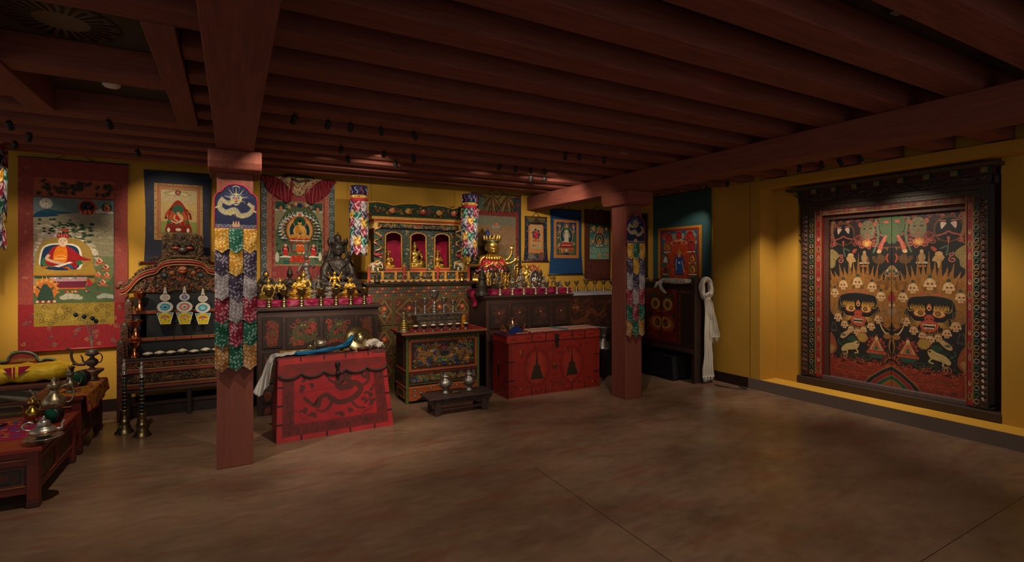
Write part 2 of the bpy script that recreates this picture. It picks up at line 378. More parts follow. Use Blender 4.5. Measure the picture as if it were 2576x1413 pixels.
# ================================================================ the room
YB = 6.90; XR = 5.81
YEL = 'bd8f36'; RED = '80463a'; ZJ = 2.64; ZC = 2.80
def floor_mat():
    m = bpy.data.materials.new('stained_concrete'); m.use_nodes = True
    nt = m.node_tree; N = nt.nodes; L = nt.links; b = N['Principled BSDF']
    tc = N.new('ShaderNodeTexCoord')
    def noise(sc, det=6, stretch=(1, 1, 1), ro=.6):
        mp = N.new('ShaderNodeMapping'); mp.inputs['Scale'].default_value = stretch; mp.inputs['Rotation'].default_value = (0, 0, .6)
        L.new(tc.outputs['Object'], mp.inputs['Vector'])
        n = N.new('ShaderNodeTexNoise'); n.inputs['Scale'].default_value = sc; n.inputs['Detail'].default_value = det; n.inputs['Roughness'].default_value = ro
        L.new(mp.outputs[0], n.inputs['Vector']); return n.outputs['Fac']
    def ramp(src, stops):
        r = N.new('ShaderNodeValToRGB'); r.color_ramp.elements[0].position = stops[0][0]; r.color_ramp.elements[0].color = stops[0][1]+(1,)
        r.color_ramp.elements[1].position = stops[-1][0]; r.color_ramp.elements[1].color = stops[-1][1]+(1,)
        for p, c in stops[1:-1]: e = r.color_ramp.elements.new(p); e.color = c+(1,)
        L.new(src, r.inputs[0]); return r.outputs[0]
    base = ramp(noise(.9, 8, (1, 1.8, 1)), [(.30, lin((96, 72, 55))), (.5, lin((124, 99, 80))), (.72, lin((148, 118, 96)))])
    fine = ramp(noise(7, 8, (1, 2.5, 1)), [(.3, (.62, .58, .56)), (.7, (1.2, 1.17, 1.15))])
    red = ramp(noise(1.7, 10, (1, 2.6, 1), .7), [(.52, (0, 0, 0)), (.66, (1, 1, 1))])
    mx = N.new('ShaderNodeMix'); mx.data_type = 'RGBA'; mx.blend_type = 'MULTIPLY'; mx.inputs[0].default_value = .55
    L.new(base, mx.inputs[6]); L.new(fine, mx.inputs[7])
    mx2 = N.new('ShaderNodeMix'); mx2.data_type = 'RGBA'; mf = N.new('ShaderNodeMath'); mf.operation = 'MULTIPLY'; mf.inputs[1].default_value = .55
    L.new(red, mf.inputs[0]); L.new(mf.outputs[0], mx2.inputs[0]); L.new(mx.outputs[2], mx2.inputs[6]); mx2.inputs[7].default_value = lin((118, 62, 46))+(1,)
    # saw-cut joints
    sp = N.new('ShaderNodeSeparateXYZ'); L.new(tc.outputs['Object'], sp.inputs[0]); last = None
    for (p, q, lo) in JOINTS:
        dx, dy = q[0]-p[0], q[1]-p[1]; l = math.hypot(dx, dy); nx, ny = -dy/l, dx/l; cst = -(nx*p[0]+ny*p[1])
        a = N.new('ShaderNodeMath'); a.operation = 'MULTIPLY'; a.inputs[1].default_value = nx; L.new(sp.outputs[0], a.inputs[0])
        c = N.new('ShaderNodeMath'); c.operation = 'MULTIPLY_ADD'; c.inputs[1].default_value = ny; L.new(sp.outputs[1], c.inputs[0]); L.new(a.outputs[0], c.inputs[2])
        d = N.new('ShaderNodeMath'); d.operation = 'ADD'; d.inputs[1].default_value = cst; L.new(c.outputs[0], d.inputs[0])
        e = N.new('ShaderNodeMath'); e.operation = 'ABSOLUTE'; L.new(d.outputs[0], e.inputs[0])
        g = N.new('ShaderNodeMath'); g.operation = 'LESS_THAN'; g.inputs[1].default_value = .0026; L.new(e.outputs[0], g.inputs[0])
        out = g.outputs[0]
        if lo is not None:
            h = N.new('ShaderNodeMath'); h.operation = 'LESS_THAN'; h.inputs[1].default_value = lo; L.new(sp.outputs[1], h.inputs[0])
            k = N.new('ShaderNodeMath'); k.operation = 'MULTIPLY'; L.new(out, k.inputs[0]); L.new(h.outputs[0], k.inputs[1]); out = k.outputs[0]
        if last is not None:
            k = N.new('ShaderNodeMath'); k.operation = 'MAXIMUM'; L.new(out, k.inputs[0]); L.new(last, k.inputs[1]); out = k.outputs[0]
        last = out
    mx3 = N.new('ShaderNodeMix'); mx3.data_type = 'RGBA'; L.new(last, mx3.inputs[0]); L.new(mx2.outputs[2], mx3.inputs[6]); mx3.inputs[7].default_value = (.012, .008, .006, 1)
    L.new(mx3.outputs[2], b.inputs['Base Color'])
    rr = ramp(noise(3, 5), [(.3, (.26, .26, .26)), (.7, (.42, .42, .42))]); L.new(rr, b.inputs['Roughness'])
    b.inputs['Specular IOR Level'].default_value = .5
    bp = N.new('ShaderNodeBump'); bp.inputs['Strength'].default_value = .08; bp.inputs['Distance'].default_value = .01
    L.new(noise(16, 6), bp.inputs['Height']); L.new(bp.outputs[0], b.inputs['Normal'])
    return m
JOINTS = [(onZ(1345, 1175), onZ(1690, 1413), onZ(1345, 1175)[1]), (onZ(2576, 1248), onZ(2315, 1413), None)]

def sbox(name, a, b, col, m=PLAST):
    mb = MB(); mb.box(a, b, col); return struct(mb.build(name, m))
mb = MB(); mb.box((-5, -2.5, -.1), (7.5, 7.1, 0), '806050'); fl = struct(mb.build('floor', floor_mat()))
sbox('ceiling', (-5, -2.5, ZC), (7.5, 7.1, 3.0), '55493c')
sbox('wall_back', (-5, YB, 0), (XR+.3, YB+.15, ZC), YEL)
SILL = 0.127; RX = 6.12; Y0R = 4.156; NY0, NY1 = 1.955, 3.86
mb = MB()
mb.box((XR, Y0R, 0), (XR+.12, YB, ZC), YEL)                        # stretch with the scroll paintings
mb.box((XR+.12, Y0R, 0), (RX+.12, Y0R+.12, ZC), YEL)               # reveal
mb.box((RX, NY1, SILL), (RX+.12, Y0R, 2.53), YEL)                  # back of niche, left of the doorway
mb.box((RX, -2.5, SILL), (RX+.12, NY0, 2.53), YEL)                 # pier at the right
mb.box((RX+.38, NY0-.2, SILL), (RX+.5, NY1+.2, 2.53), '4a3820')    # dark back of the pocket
mb.box((XR, -2.5, 2.53), (RX+.5, Y0R, 2.625), YEL)                 # lintel
mb.box((XR+.05, -2.5, 2.625), (RX+.5, Y0R, ZC), YEL)
mb.box((XR-.012, -2.5, 2.605), (XR, YB, 2.625), YEL)
struct(mb.build('wall_right', PLAST))
sbox('trim_1', (XR+.002, -2.5, 0), (RX+.5, Y0R+.0, SILL), 'd2a038')                # ledge of the niche
mb = MB(); mb.box((XR-.012, -2.5, 0), (XR+.002, 4.316, SILL+.006), '6e6058'); struct(mb.build('trim_2', PLAST))
sbox('baseboard_right', (XR-.012, 4.318, 0), (XR, YB-.012, .13), '2c1d18')
sbox('baseboard_back', (-5, YB-.012, 0), (XR, YB, .13), '2c1d18')
for i, x in enumerate((1.62, 3.03)):
    sbox('trim_%d' % (3+i), (x, YB-.003, .13), (x+.006, YB, ZC-.001), '8e6818')
sbox('trim_5', (XR-.003, 4.29, .13), (XR, 4.296, 2.6), '7e5c16')

# ---- timber posts, capitals and main beams
def post(x, y, label, clabel):
    t = thing('timber_post', label, 'post', (x, y, 0))
    mb = MB(); mb.box((-.125, -.125, 0), (.125, .125, 2.275), RED); mb.build('shaft', POST, t, bevel=.006)
    mb = MB()
    o = [(-.26, 0), (.26, 0), (.26, -.09), (.235, -.14), (.19, -.157), (-.19, -.157), (-.235, -.14), (-.26, -.09)]
    mb.prism(o, 'b5573f' if False else RED, lambda a, b, d: (d-.18, a, 2.43+b), .36); mb.build('capital', BEAMY, t, bevel=.012)
    return t
P1X, P1Y = 0.018, 4.64; P2X, P2Y = 4.145, 4.735
post(P1X, P1Y, 'square dark red timber post with a large silk banner, nearer one at left', '')
post(P2X, P2Y, 'square dark red timber post between red chest and the painted owl-eyed cabinet', '')
for x, y1, lab in ((P1X, 6.895, 'thick red ceiling beam running overhead above the nearer left post'), (P2X, 6.885, 'thick dark red ceiling beam crossing the right side, resting on the far post')):
    mb = MB(); mb.box((x-.125, -2.4, 2.43), (x+.125, y1, ZJ-.001), RED)
    tag(mb.build('main_beam', BEAMY, bevel=.006), lab, 'beam')

# ---- joists
ORD = ['first', 'second', 'third', 'fourth', 'fifth', 'sixth', 'seventh', 'eighth', 'ninth', 'tenth', 'eleventh', 'twelfth', 'thirteenth', 'fourteenth', 'fifteenth', 'sixteenth', 'seventeenth', 'eighteenth']
fars = [.32+.41*k-.82 for k in range(0, 18)]
fars = [6.47-.41*k for k in range(17)]
for k, fy in enumerate(fars):
    segs = [(-5.0, XR+.045)]
    if 3.1 < fy < 4.45: segs = [(-5.0, -1.235), (-.225, XR+.045)]
    for (a, b) in segs:
        mb = MB(); mb.box((a, fy-.18, ZJ), (b, fy, ZC-.001), RED)
        o = mb.build('ceiling_joist', BEAMW, bevel=.005)
        side = '' if len(segs) == 1 else (', short length left of the ceiling bay' if b < 0 else ', right of the ceiling bay')
        tag(o, 'dark red joist, %s from back wall%s' % (ORD[k], side), 'joist', 'ceiling joists')
mb = MB(); mb.box((-1.08, 3.64, ZJ), (-.36, 3.82, ZC-.001), RED)
tag(mb.build('ceiling_joist', BEAMW, bevel=.005), 'short joist splitting the ceiling bay at left, beside the round air vent', 'joist')
for a, b, y0, y1, lab in ((-.36, -.23, 2.78, 4.64, 'short cross timber closing the ceiling bay, nearest the thick left beam'), (-1.23, -1.08, 2.78, 4.64, 'short cross timber at the far left end of the ceiling bay')):
    mb = MB(); mb.box((a, y0, ZJ-.012), (b, y1, ZC-.001), RED)
    tag(mb.build('cross_timber', BEAMY, bevel=.005), lab, 'beam')

# ---- ceiling fittings
vx, vy = onZ(150, 46, ZC)
t = thing('air_diffuser', 'round sunburst air vent with radial slots in ceiling at upper left', 'vent', (-.76, 3.37, ZC))
mb = MB(); mb.lathe([(.235, -.001), (.24, -.006), (.10, -.008), (.0, -.009)], '7c6a54', seg=36); mb.build('plate', PLAST, t)
mb = MB()
for k in range(28):
    a = 2*PI*k/28; ca, sa = math.cos(a), math.sin(a); l1 = .235 if k % 2 else .20
    p = [(.115*ca-.006*sa, .115*sa+.006*ca), (l1*ca-.009*sa, l1*sa+.009*ca), (l1*ca+.009*sa, l1*sa-.009*ca), (.115*ca+.006*sa, .115*sa-.006*ca)]
    mb.hull([(q[0], q[1], -.0105) for q in p], [(q[0], q[1], -.006) for q in p], '050403')
mb.build('slots', BLACK, t)
t = thing('smoke_detector', 'small white round smoke detector on the ceiling at upper left', 'smoke detector', (-.72, 4.345, ZC))
mb = MB(); mb.lathe([(.05, 0), (.052, -.02), (.04, -.034), (0, -.038)], 'e8e0d0'); mb.build('cover', PLAST, t)
t = thing('air_grille', 'small black slot vent in ceiling between joists at upper right', 'vent', onZ(2250, 28, ZC)+(ZC,))
mb = MB(); mb.box((-.07, -.025, -.006), (.07, .025, 0), '0a0a0a'); mb.box((-.02, -.012, -.012), (.04, .012, -.006), '9a9a9a'); mb.build('housing', BLACK, t)

# ---- track spotlights: body, yoke, lens
WARM = (1.0, .84, .64)
lens_m = bpy.data.materials.new('lamp_lens'); lens_m.use_nodes = True
bb = lens_m.node_tree.nodes['Principled BSDF']; bb.inputs['Emission Color'].default_value = (1, .85, .6, 1); bb.inputs['Emission Strength'].default_value = 9.0; bb.inputs['Base Color'].default_value = (1, .9, .7, 1)
def fixture(loc, target, label, power=0, size=48, blend=.7, lit=False, col=WARM):
    t = thing('track_spotlight', label, 'spotlight', loc, 0, 'small ceiling spotlights')
    d = (Vector(target)-Vector(loc)).normalized()
    q = d.to_track_quat('-Z', 'Y').to_euler()
    mb = MB(); mb.tube([(0, 0, ZC-loc[2]), (0, 0, .0)], .005, '080808'); mb.build('stem', BLACK, t)
    mb = MB(); mb.lathe([(.019, -.036), (.021, -.032), (.021, .024), (.014, .034), (0, .035)], '0a0a0a', seg=14)
    h = mb.build('lamp_head', BLACK, t); h.rotation_euler = q
    mb = MB(); mb.lathe([(0, -.0375), (.016, -.0372)], 'ffe8c0', seg=14)
    l = mb.build('lens', lens_m if lit else BLACK, h)
    if power:
        spot('spot_lamp', tuple(Vector(loc)+d*.042), target, power, size, blend, col, .02)
    return t
# ================================================================ spotlights of the gallery
def fx(u, v, tgt, label, power, size=48, z=2.6, **k):
    x, y = onZ(u, v, z); return fixture((x, y, z), tgt, label, power, size, **k)
def wallp(u, v, y=6.85): a = onY(u, v, y); return (a[0], y, a[1])
fx(25, 315, (-1.35, 6.85, 1.25), 'glowing ceiling spotlight at the far left edge of the picture', 150, 40, lit=True)
fx(275, 312, (-.55, 6.6, 1.15), 'black ceiling spotlight in front of the carved throne', 60, 40)
fx(73, 345, (-1.8, 6.4, .75), 'ceiling spotlight above the large red scroll, nearer the left edge', 95, 56)
fx(38, 365, (-1.9, 6.9, 1.6), 'ceiling spotlight closest to the wall at the left edge', 12, 60)
fx(347, 385, (-.6, 6.85, 2.0), 'ceiling spotlight above the gap between red and navy scrolls', 34, 64)
fx(740, 300, (-.25, 6.2, .5), 'black ceiling spotlight nearest to the thick left beam', 30, 60)
fx(825, 313, (.55, 6.5, 1.05), 'brightly glowing ceiling spotlight right of the thick left beam', 120, 40, lit=True)
fx(882, 320, (1.0, 6.4, 1.15), 'dark ceiling spotlight just right of the brightly glowing one', 100, 36)
fx(958, 330, (1.9, 6.5, 1.35), 'dark ceiling spotlight in front of the gilded shrine', 120, 36)
fx(1042, 341, (3.0, 6.45, 1.35), 'dark ceiling spotlight, right end of the row before the shrine', 150, 34)
fx(858, 376, (.8, 6.85, 1.75), 'ceiling spotlight with a pinkish glow on the joist behind it', 60, 60)
fx(875, 401, (1.2, 5.6, .5), 'small ceiling spotlight below and behind the pink-glow spotlight', 14, 60)
fx(966, 388, (1.5, 6.85, 1.9), 'small ceiling spotlight above the tubular banner left of the shrine', 40, 70)
fx(995, 413, (2.1, 6.2, .9), 'small ceiling spotlight closest above the shrine roof', 30, 60)
fx(1040, 398, (2.15, 5.8, .6), 'small ceiling spotlight above the shrine, second from the wall', 26, 46)
fx(1256, 421, (2.75, 6.8, 1.9), 'small ceiling spotlight above the crowned golden statue, leftmost of its row', 26, 60)
fx(1297, 425, (3.4, 6.85, 1.7), 'small ceiling spotlight with a glint, above the crowned golden statue', 46, 60)
fx(1335, 429, (4.2, 6.85, 1.8), 'small ceiling spotlight with a warm patch on the joist, above the small scroll', 46, 60)
fx(1370, 431, (4.8, 6.85, 1.7), 'small ceiling spotlight above the blue scroll', 46, 60)
fx(1335, 448, (3.6, 6.3, 1.2), 'tiny ceiling spotlight near the wall, left of a pair', 18, 60)
fx(1370, 450, (5.2, 6.85, 1.9), 'tiny ceiling spotlight near the wall, right of a pair', 22, 66)
fx(1422, 392, (3.55, 5.6, .7), 'ceiling spotlight with a white lens edge, before the right red chest', 60, 50, lit=True)
fx(1457, 395, (5.0, 6.8, 1.5), 'dark ceiling spotlight right of the white-edged one', 20, 46)
fx(1520, 402, (5.0, 6.8, 1.2), 'dark ceiling spotlight nearest the lower side of the right beam', 18, 46)
fx(2011, 424, (6.0, 3.95, .4), 'black ceiling spotlight in front of the niche, leftmost of four', 90, 76)
fx(2067, 414, (6.1, 3.3, 1.5), 'black ceiling spotlight in front of the niche, second from left of four', 48, 76)
fx(2113, 408, (6.1, 2.6, 1.5), 'black ceiling spotlight in front of the niche, third from left of four', 48, 76)
fx(2164, 400, (6.0, 1.7, .2), 'black ceiling spotlight in front of the niche, rightmost of four', 55, 66)
fx(1830, 463, (5.45, 4.7, .8), 'small black ceiling spotlight above the plain yellow wall at right', 8, 50, z=2.58)
fx(1777, 474, (5.8, 5.6, 1.5), 'small white-lens ceiling spotlight above the teal scroll', 24, 60, z=2.58, lit=True)
# added fill lamps, unseen between joists and behind the viewer, for floor and banners
for loc, tgt, p, sz, lab in (((1.6, -.62, 2.70), (P1X-.05, 4.5, 1.8), 34, 20, 'black ceiling spotlight behind the viewer, aimed at the nearer post'),
                        ((2.4, -.62, 2.70), (P2X, P2Y, 1.75), 34, 17, 'black ceiling spotlight behind the viewer, aimed at the far post'),
                        ((-.72, 3.87, 2.76), (.0, 4.6, .1), 105, 100, 'ceiling spotlight in the timber bay, aimed at the floor by the nearer post'),
                        ((1.1, 3.30, 2.705), (1.0, 4.9, .3), 150, 58, 'ceiling spotlight between joists over the floor before the left red chest'),
                        ((2.6, 2.01, 2.76), (2.7, 2.4, 0), 55, 120, 'ceiling spotlight between joists over the middle of the floor'),
                        ((3.3, 3.65, 2.76), (3.5, 4.3, 0), 55, 110, 'ceiling spotlight between joists over the floor before the far post'),
                        ((.9, .78, 2.76), (1.0, 1.4, 0), 60, 125, 'ceiling spotlight between joists nearly above the viewer')):
    fixture(loc, tgt, lab, p, sz, .9, lit=False)

# ================================================================ hanging scroll paintings
def scroll(name, label, wall, x0, x1, z0, z1, mount, art, pr, pf, H, rod='5a1a1c', flare=0.0, waist=0.0, extra=None, cord=True, group='hanging scroll paintings', rodout=.03, seed=1):
    """x0..x1 along the wall (left to right as seen), pr = painting rect as fractions of the mount, pf paints 100 x H units"""
    wd = x1-x0; ht = z1-z0
    if wall == 'back':
        t = thing(name, label, 'scroll painting', ((x0+x1)/2, YB-.022, z0), 0, group); P = lambda a, b, d=0: (a, -d, b)
        U, V, N = (1, 0, 0), (0, 0, 1), (0, -1, 0)
    else:
        t = thing(name, label, 'scroll painting', (XR-.034, -(x0+x1)/2, z0), 0, group); P = lambda a, b, d=0: (-d, -a, b)
        U, V, N = (0, -1, 0), (0, 0, 1), (-1, 0, 0)
    h = wd/2
    def edge(s, b):
        f = b/ht; return s*(h*(1+flare*max(0, .35-f)/.35*(1) - waist*math.sin(PI*min(1, f/.9))))
    n = 12; L = [(edge(-1, ht*i/n), ht*i/n) for i in range(n+1)]; R_ = [(edge(1, ht*i/n), ht*i/n) for i in range(n, -1, -1)]
    mb = MB(); mb.prism(L+R_, mount, lambda a, b, d: P(a, b, d), .006); o = mb.build('cloth_mount', BROCADE, t)
    s = wd/100.0
    if art:
        A = Art(seed); art(A, 100.0, ht/s)
        A.build('brocade_pattern', BROCADE, t, P(-h, 0, .0065), Vector(U)*s, Vector(V)*s, N)
    fx0, fy0, fx1, fy1 = pr; pw = (fx1-fx0)*wd; ph = (fy1-fy0)*ht; s2 = pw/100.0
    A = Art(seed+50, (0, 0, 100, ph/s2)); A.rect(0, 0, 100, ph/s2, '9a8a6a'); pf(A, 100.0, ph/s2)
    A.build('painting', CANVAS, t, P(-h+fx0*wd, fy0*ht, .0085), Vector(U)*s2, Vector(V)*s2, N)
    mb = MB(); e = h*(1+flare); mb.tube([P(-e-rodout, -.004, .006), P(e+rodout, -.004, .006)], .013, rod, 10)
    for q in (-1, 1): mb.tube([P(q*(e+rodout), -.004, .006), P(q*(e+rodout+.022), -.004, .006)], .018, '8a7a4a', 10)
    mb.build('bottom_rod', LACQ, t)
    mb = MB(); mb.tube([P(-h-.004, ht, .004), P(h+.004, ht, .004)], .008, '2a1410', 8); mb.build('top_rod', WOOD, t)
    if cord:
        mb = MB(); c = .18*wd; k = .055+.05*wd
        mb.tube([P(-c, ht+.004, .004), P(0, ht+k, 0), P(c, ht+.004, .004)], .004, '3a1c12', 6); mb.build('cord', WOOD, t)
    if extra: extra(t, P, wd, ht)
    return t

# ---- painting of the monk on a throne, in the large red scroll
def p_monk(A, W, H):
    A.rect(0, 0, W, H, '8f8668'); A.rect(0, H*.86, W, H, '6f8484'); A.rect(0, H*.62, W, H*.86, 'a39a80')
    A.blob([(0, H*.84), (15, H*.89), (32, H*.875), (48, H*.865), (30, H*.845), (10, H*.83)], '2f5a6c'); A.blob([(0, H*.83), (9, H*.86), (22, H*.85), (30, H*.83), (0, H*.81)], '24506a')
    A.rect(0, 0, W, H*.13, '4c5a38'); A.rect(60, H*.13, W, H*.45, '66704c'); A.blob([(55, H*.1), (70, H*.2), (90, H*.18), (100, H*.25), (100, 0), (50, 0)], '4e6040')
    for i in range(9): A.curve([(62, H*(.46+.012*i)), (75, H*(.468+.012*i)), (88, H*(.457+.012*i)), (100, H*(.465+.012*i))], .5, '5a5a48')
    for i in range(34):
        A.ring(A.r.uniform(70, 97), H*A.r.uniform(.58, .70), A.r.uniform(2, 6), A.r.uniform(1.5, 4), .45, '7a6e58', 12, 0, PI*1.1)
    for i in range(40): x = A.r.uniform(38, 72); y = H*A.r.uniform(.58, .76); A.ell(x, y, 3.4, 2.4, A.r.choice(['3a4c34', '475c3e', '2e402c']), 7)
    for i in range(16): x = 46+i*2.2; A.line([(x, H*.72), (x, H*(.79-.0003*i*i))], 1.1, '55604c', .2)
    for i in range(60): x = A.r.uniform(2, 60); y = H*(A.r.uniform(.56, .78)-abs(x-28)*.0015); A.ell(x, y, A.r.uniform(2.2, 5), A.r.uniform(1.4, 2.6), A.r.choice(['c9b9a2', 'b8a690', 'd2c4b0', '9e8a78', 'a8808a']), 9)
    for i in range(70): a = A.r.uniform(-.2, PI+.2); A.ell(38+40*math.cos(a), H*.40+H*.22*math.sin(a), A.r.uniform(1.6, 3.4), A.r.uniform(1.2, 2.2), A.r.choice(['c9b9a2', 'b8a690', 'd2c4b0', '8a9078', 'b49a9c', '5a6a4c']), 8)
    for i in range(40): A.ell(A.r.uniform(60, 98), H*A.r.uniform(.02, .30), A.r.uniform(1, 3), A.r.uniform(.6, 1.4), A.r.choice(['3c5034', '5c6c48', '7a7c58', '8a4a34']), 7)
    for i in range(34): A.ell(A.r.uniform(5, 50), H*A.r.uniform(.66, .80), 2.4, 1.5, A.r.choice(['2f4a30', '3a5638', '24402c']), 6)
    for i in range(26):
        x = 60+A.r.uniform(-6, 16); A.cloud(x, H*A.r.uniform(.46, .56), 9, A.r.choice(['c4b69a', 'b4a488', 'd0c2aa']), '8a7a60')
    # throne back and cushion
    A.blob([(4, H*.18), (5, H*.50), (16, H*.60), (30, H*.62), (48, H*.62), (62, H*.58), (72, H*.48), (75, H*.25), (72, H*.18), (40, H*.15)], '9a7c3a')
    A.blob([(8, H*.30), (9, H*.50), (18, H*.56), (34, H*.57), (50, H*.56), (58, H*.50), (58, H*.33), (34, H*.28)], 'd8d0bc'); A.blob([(10, H*.31), (11, H*.49), (19, H*.545), (34, H*.555), (49, H*.545), (55.5, H*.49), (55, H*.34), (34, H*.29)], '1f3352')
    A.flames(26, H*.30, 22, 8, 'c25a20', 'a84818', 8, .4, .1, PI-.1)
    A.blob([(0, H*.27), (4, H*.39), (12, H*.33), (35, H*.31), (62, H*.33), (70, H*.385), (77, H*.27), (60, H*.25), (10, H*.25)], 'a68438')
    A.poly([(0, H*.26), (77, H*.26), (74, H*.235), (2, H*.235)], '2c4a34'); A.line([(0, H*.267), (77, H*.267)], 1.4, 'c65a20')
    A.blob([(10, H*.36), (12, H*.43), (22, H*.42), (32, H*.37), (24, H*.345)], '2f6a3e')
    A.blob([(14, H*.38), (20, H*.50), (28, H*.545), (40, H*.545), (50, H*.50), (60, H*.44), (72, H*.41), (56, H*.395), (52, H*.33), (40, H*.36), (26, H*.35)], '962024')
    A.blob([(24, H*.40), (25, H*.49), (30, H*.545), (38, H*.545), (41, H*.49), (40, H*.40), (32, H*.375)], 'd07018'); A.line([(26, H*.44), (33, H*.46), (40, H*.44)], 1.0, 'f0a040'); A.rect(25, H*.415, 39, H*.43, 'e0a860')
    A.curve([(19, H*.46), (16, H*.42), (26, H*.39), (36, H*.375)], 4.2, 'c9a080'); A.poly([(24, H*.35), (44, H*.395), (48, H*.385), (30, H*.34)], 'd6c6b4')
    A.blob([(40, H*.37), (44, H*.33), (48, H*.32), (46, H*.36)], '21587a'); A.ell(56, H*.385, 4.3, 3.6, '2e6a3c')
    A.ell(35.5, H*.585, 5.8, 8.0, 'dcbc9c'); A.blob([(28.5, H*.62), (29.5, H*.655), (36, H*.665), (42.5, H*.655), (42.5, H*.62), (36, H*.628)], 'a02028')
    for k in range(4): A.rect(30+k*3.2, H*.633, 31.4+k*3.2, H*.655, 'd08070')
    A.ell(36, H*.675, 1.8, 2, '2a3a5a'); A.blob([(32, H*.70), (38, H*.71), (43, H*.69), (38, H*.68)], 'cc5a2c')
    for d in (-1, 1): A.ell(35.5+d*2.4, H*.592, 1.1, .5, '5a3424', 6)
    A.ell(35.5, H*.566, 1.3, .5, 'a85040', 6)
    # table
    A.poly([(18, H*.245), (66, H*.245), (62, H*.205), (24, H*.205)], 'b08a90'); A.poly([(24, H*.205), (66, H*.205), (62, H*.14), (30, H*.14)], '6e2838'); A.rect(28, H*.13, 64, H*.142, 'c86420'); A.poly([(66, H*.24), (66, H*.15), (72, H*.165), (72, H*.19)], 'b02838')
    for k in range(6): A.ell(26+k*6.2, H*.235, 1.6, 1.2, ['d8d0b8', '3c6a54', 'c08a50'][k % 3], 8)
    A.flames(15, H*.12, 14, 16, 'c87830', 'd89048', 17, .35, -.3, PI+.3); A.ell(15, H*.11, 13, 15, 'b8662c'); A.blob([(5, H*.04), (8, H*.12), (12, H*.17), (17, H*.165), (22, H*.12), (24, H*.04), (15, H*.02)], '2e4234'); A.ell(14, H*.155, 4, 4.5, '33423a'); A.line([(4, H*.16), (10, H*.12)], 2.5, '2e4234'); A.line([(24, H*.15), (19, H*.11)], 2.5, '38463a'); A.lotus(15, H*.005, 24, 4, '8a2c24', 'c8a890')
    for (x, y, s_, rb) in ((82, .37, 13, 'a82c20'), (90, .31, 13, '7c2030'), (80, .245, 11, 'b84020'), (91, .235, 12, 'b03a1c'), (86, .16, 13, 'a02c24')):
        A.buddha(x, H*y, s_, body='cfa888', robe=rb, hair=rb, seat='c06a24', seat2='d88838', aur=False)
    A.cloud(46, H*.05, 26, 'a8a48c', '6a6a52'); A.cloud(90, H*.05, 22, '9aa08c', '55604c'); A.scatter(38, H*.09, 70, H*.12, ['b03a2c', 'e0d8c8', '2c4a7a', 'c87a30'], 16, 1, 2)
    A.ell(15, H*.945, 8, 8.2, 'd8cfba'); A.buddha(15, H*.90, 12, body='f0e8d8', robe='ded4c4', hair='5a4a40', aur=False, seat='b86a50')
    A.ell(66, H*.925, 12, 12.5, 'b85a28'); A.ell(66, H*.925, 10.4, 11, '983a2c'); A.blob([(57, H*.93), (60, H*.97), (66, H*.975), (72, H*.965), (75, H*.93), (70, H*.89), (61, H*.89)], '1c2434'); A.ell(66, H*.885, 4.4, 3.6, 'd06024'); A.scatter(57, H*.89, 75, H*.97, ['2c3a54', '8a2c24', '141c2a'], 18, 1, 2); A.lotus(66, H*.862, 20, 4, '9a3024', 'c88a70')
    A.cloud(88, H*.885, 22, 'd0c8b8', '8a8a7a'); A.buddha(91, H*.885, 15, body='c98a50', robe='9c2c20', halo='c99a50', aura='2a4a44', rim='2f5044')
def m_monk(A, W, H):
    A.rect(0, 0, W, H*.24, '85191f'); A.rect(0, H*.24, 13.5, H*.95, '8f3b33'); A.rect(87, H*.24, W, H*.95, '8f3b33'); A.rect(0, H*.90, W, H, '8a352c')
    for i in range(46): x, y = A.r.uniform(4, 96), A.r.uniform(3, H*.22); A.spiral(x, y, 2.2, A.r.choice(['a87a3a', '6a5a5a', '9c5a3a', '4a3a4a']), .6, 1.2, 1, i); A.ell(x+1, y+2, 1.5, .8, '6e5a48', 6)
    for i in range(34): x = A.r.choice((A.r.uniform(1, 12), A.r.uniform(88, 99))); A.spiral(x, A.r.uniform(H*.26, H*.95), 2, A.r.choice(['6a5048', 'a8705c', '5a3a3a']), .5, 1.1, 1, i)
    A.rect(13.5, H*.803, 86.5, H*.90, 'a85638'); 
    for i in range(40): x, y = A.r.uniform(16, 84), A.r.uniform(H*.81, H*.885); A.ell(x, y, 2.6, 1.6, '2a2c22', 7, i); A.ring(x, y, 3.0, 2.8, .5, '35301f', 10)
    A.rect(13.5, H*.124, 87, H*.245, '8c7224')
    for i in range(46): A.spiral(A.r.uniform(16, 84), A.r.uniform(H*.13, H*.235), 3, A.r.choice(['5c4c1c', '6c5420', 'a88c38']), .8, 1.2, 1, i)
    A.frame(13, H*.244, 87.2, H*.805, .6, '2c4038')
x0, z1 = onY(45, 395, 6.87); x1, _ = onY(321, 408, 6.87); _, z0 = onY(45, 872, 6.87)
def fr(x0, x1, z0, z1, u0, v0, u1, v1, y=6.87):      # painting rectangle as fractions
    a = onY(u0, v0, y); b = onY(u1, v1, y); return ((a[0]-x0)/(x1-x0), (b[1]-z0)/(z1-z0), (b[0]-x0)/(x1-x0), (a[1]-z0)/(z1-z0))
zt = 2.655; zb = .70
scroll('hanging_scroll', 'large red-bordered scroll of a seated monk in red hat, left end of the wall', 'back', x0, x1, zb, zt, '8f3b33', m_monk, fr(x0, x1, zb, zt, 84, 495, 286, 758), p_monk, 0, rod='8a1c20', seed=3)

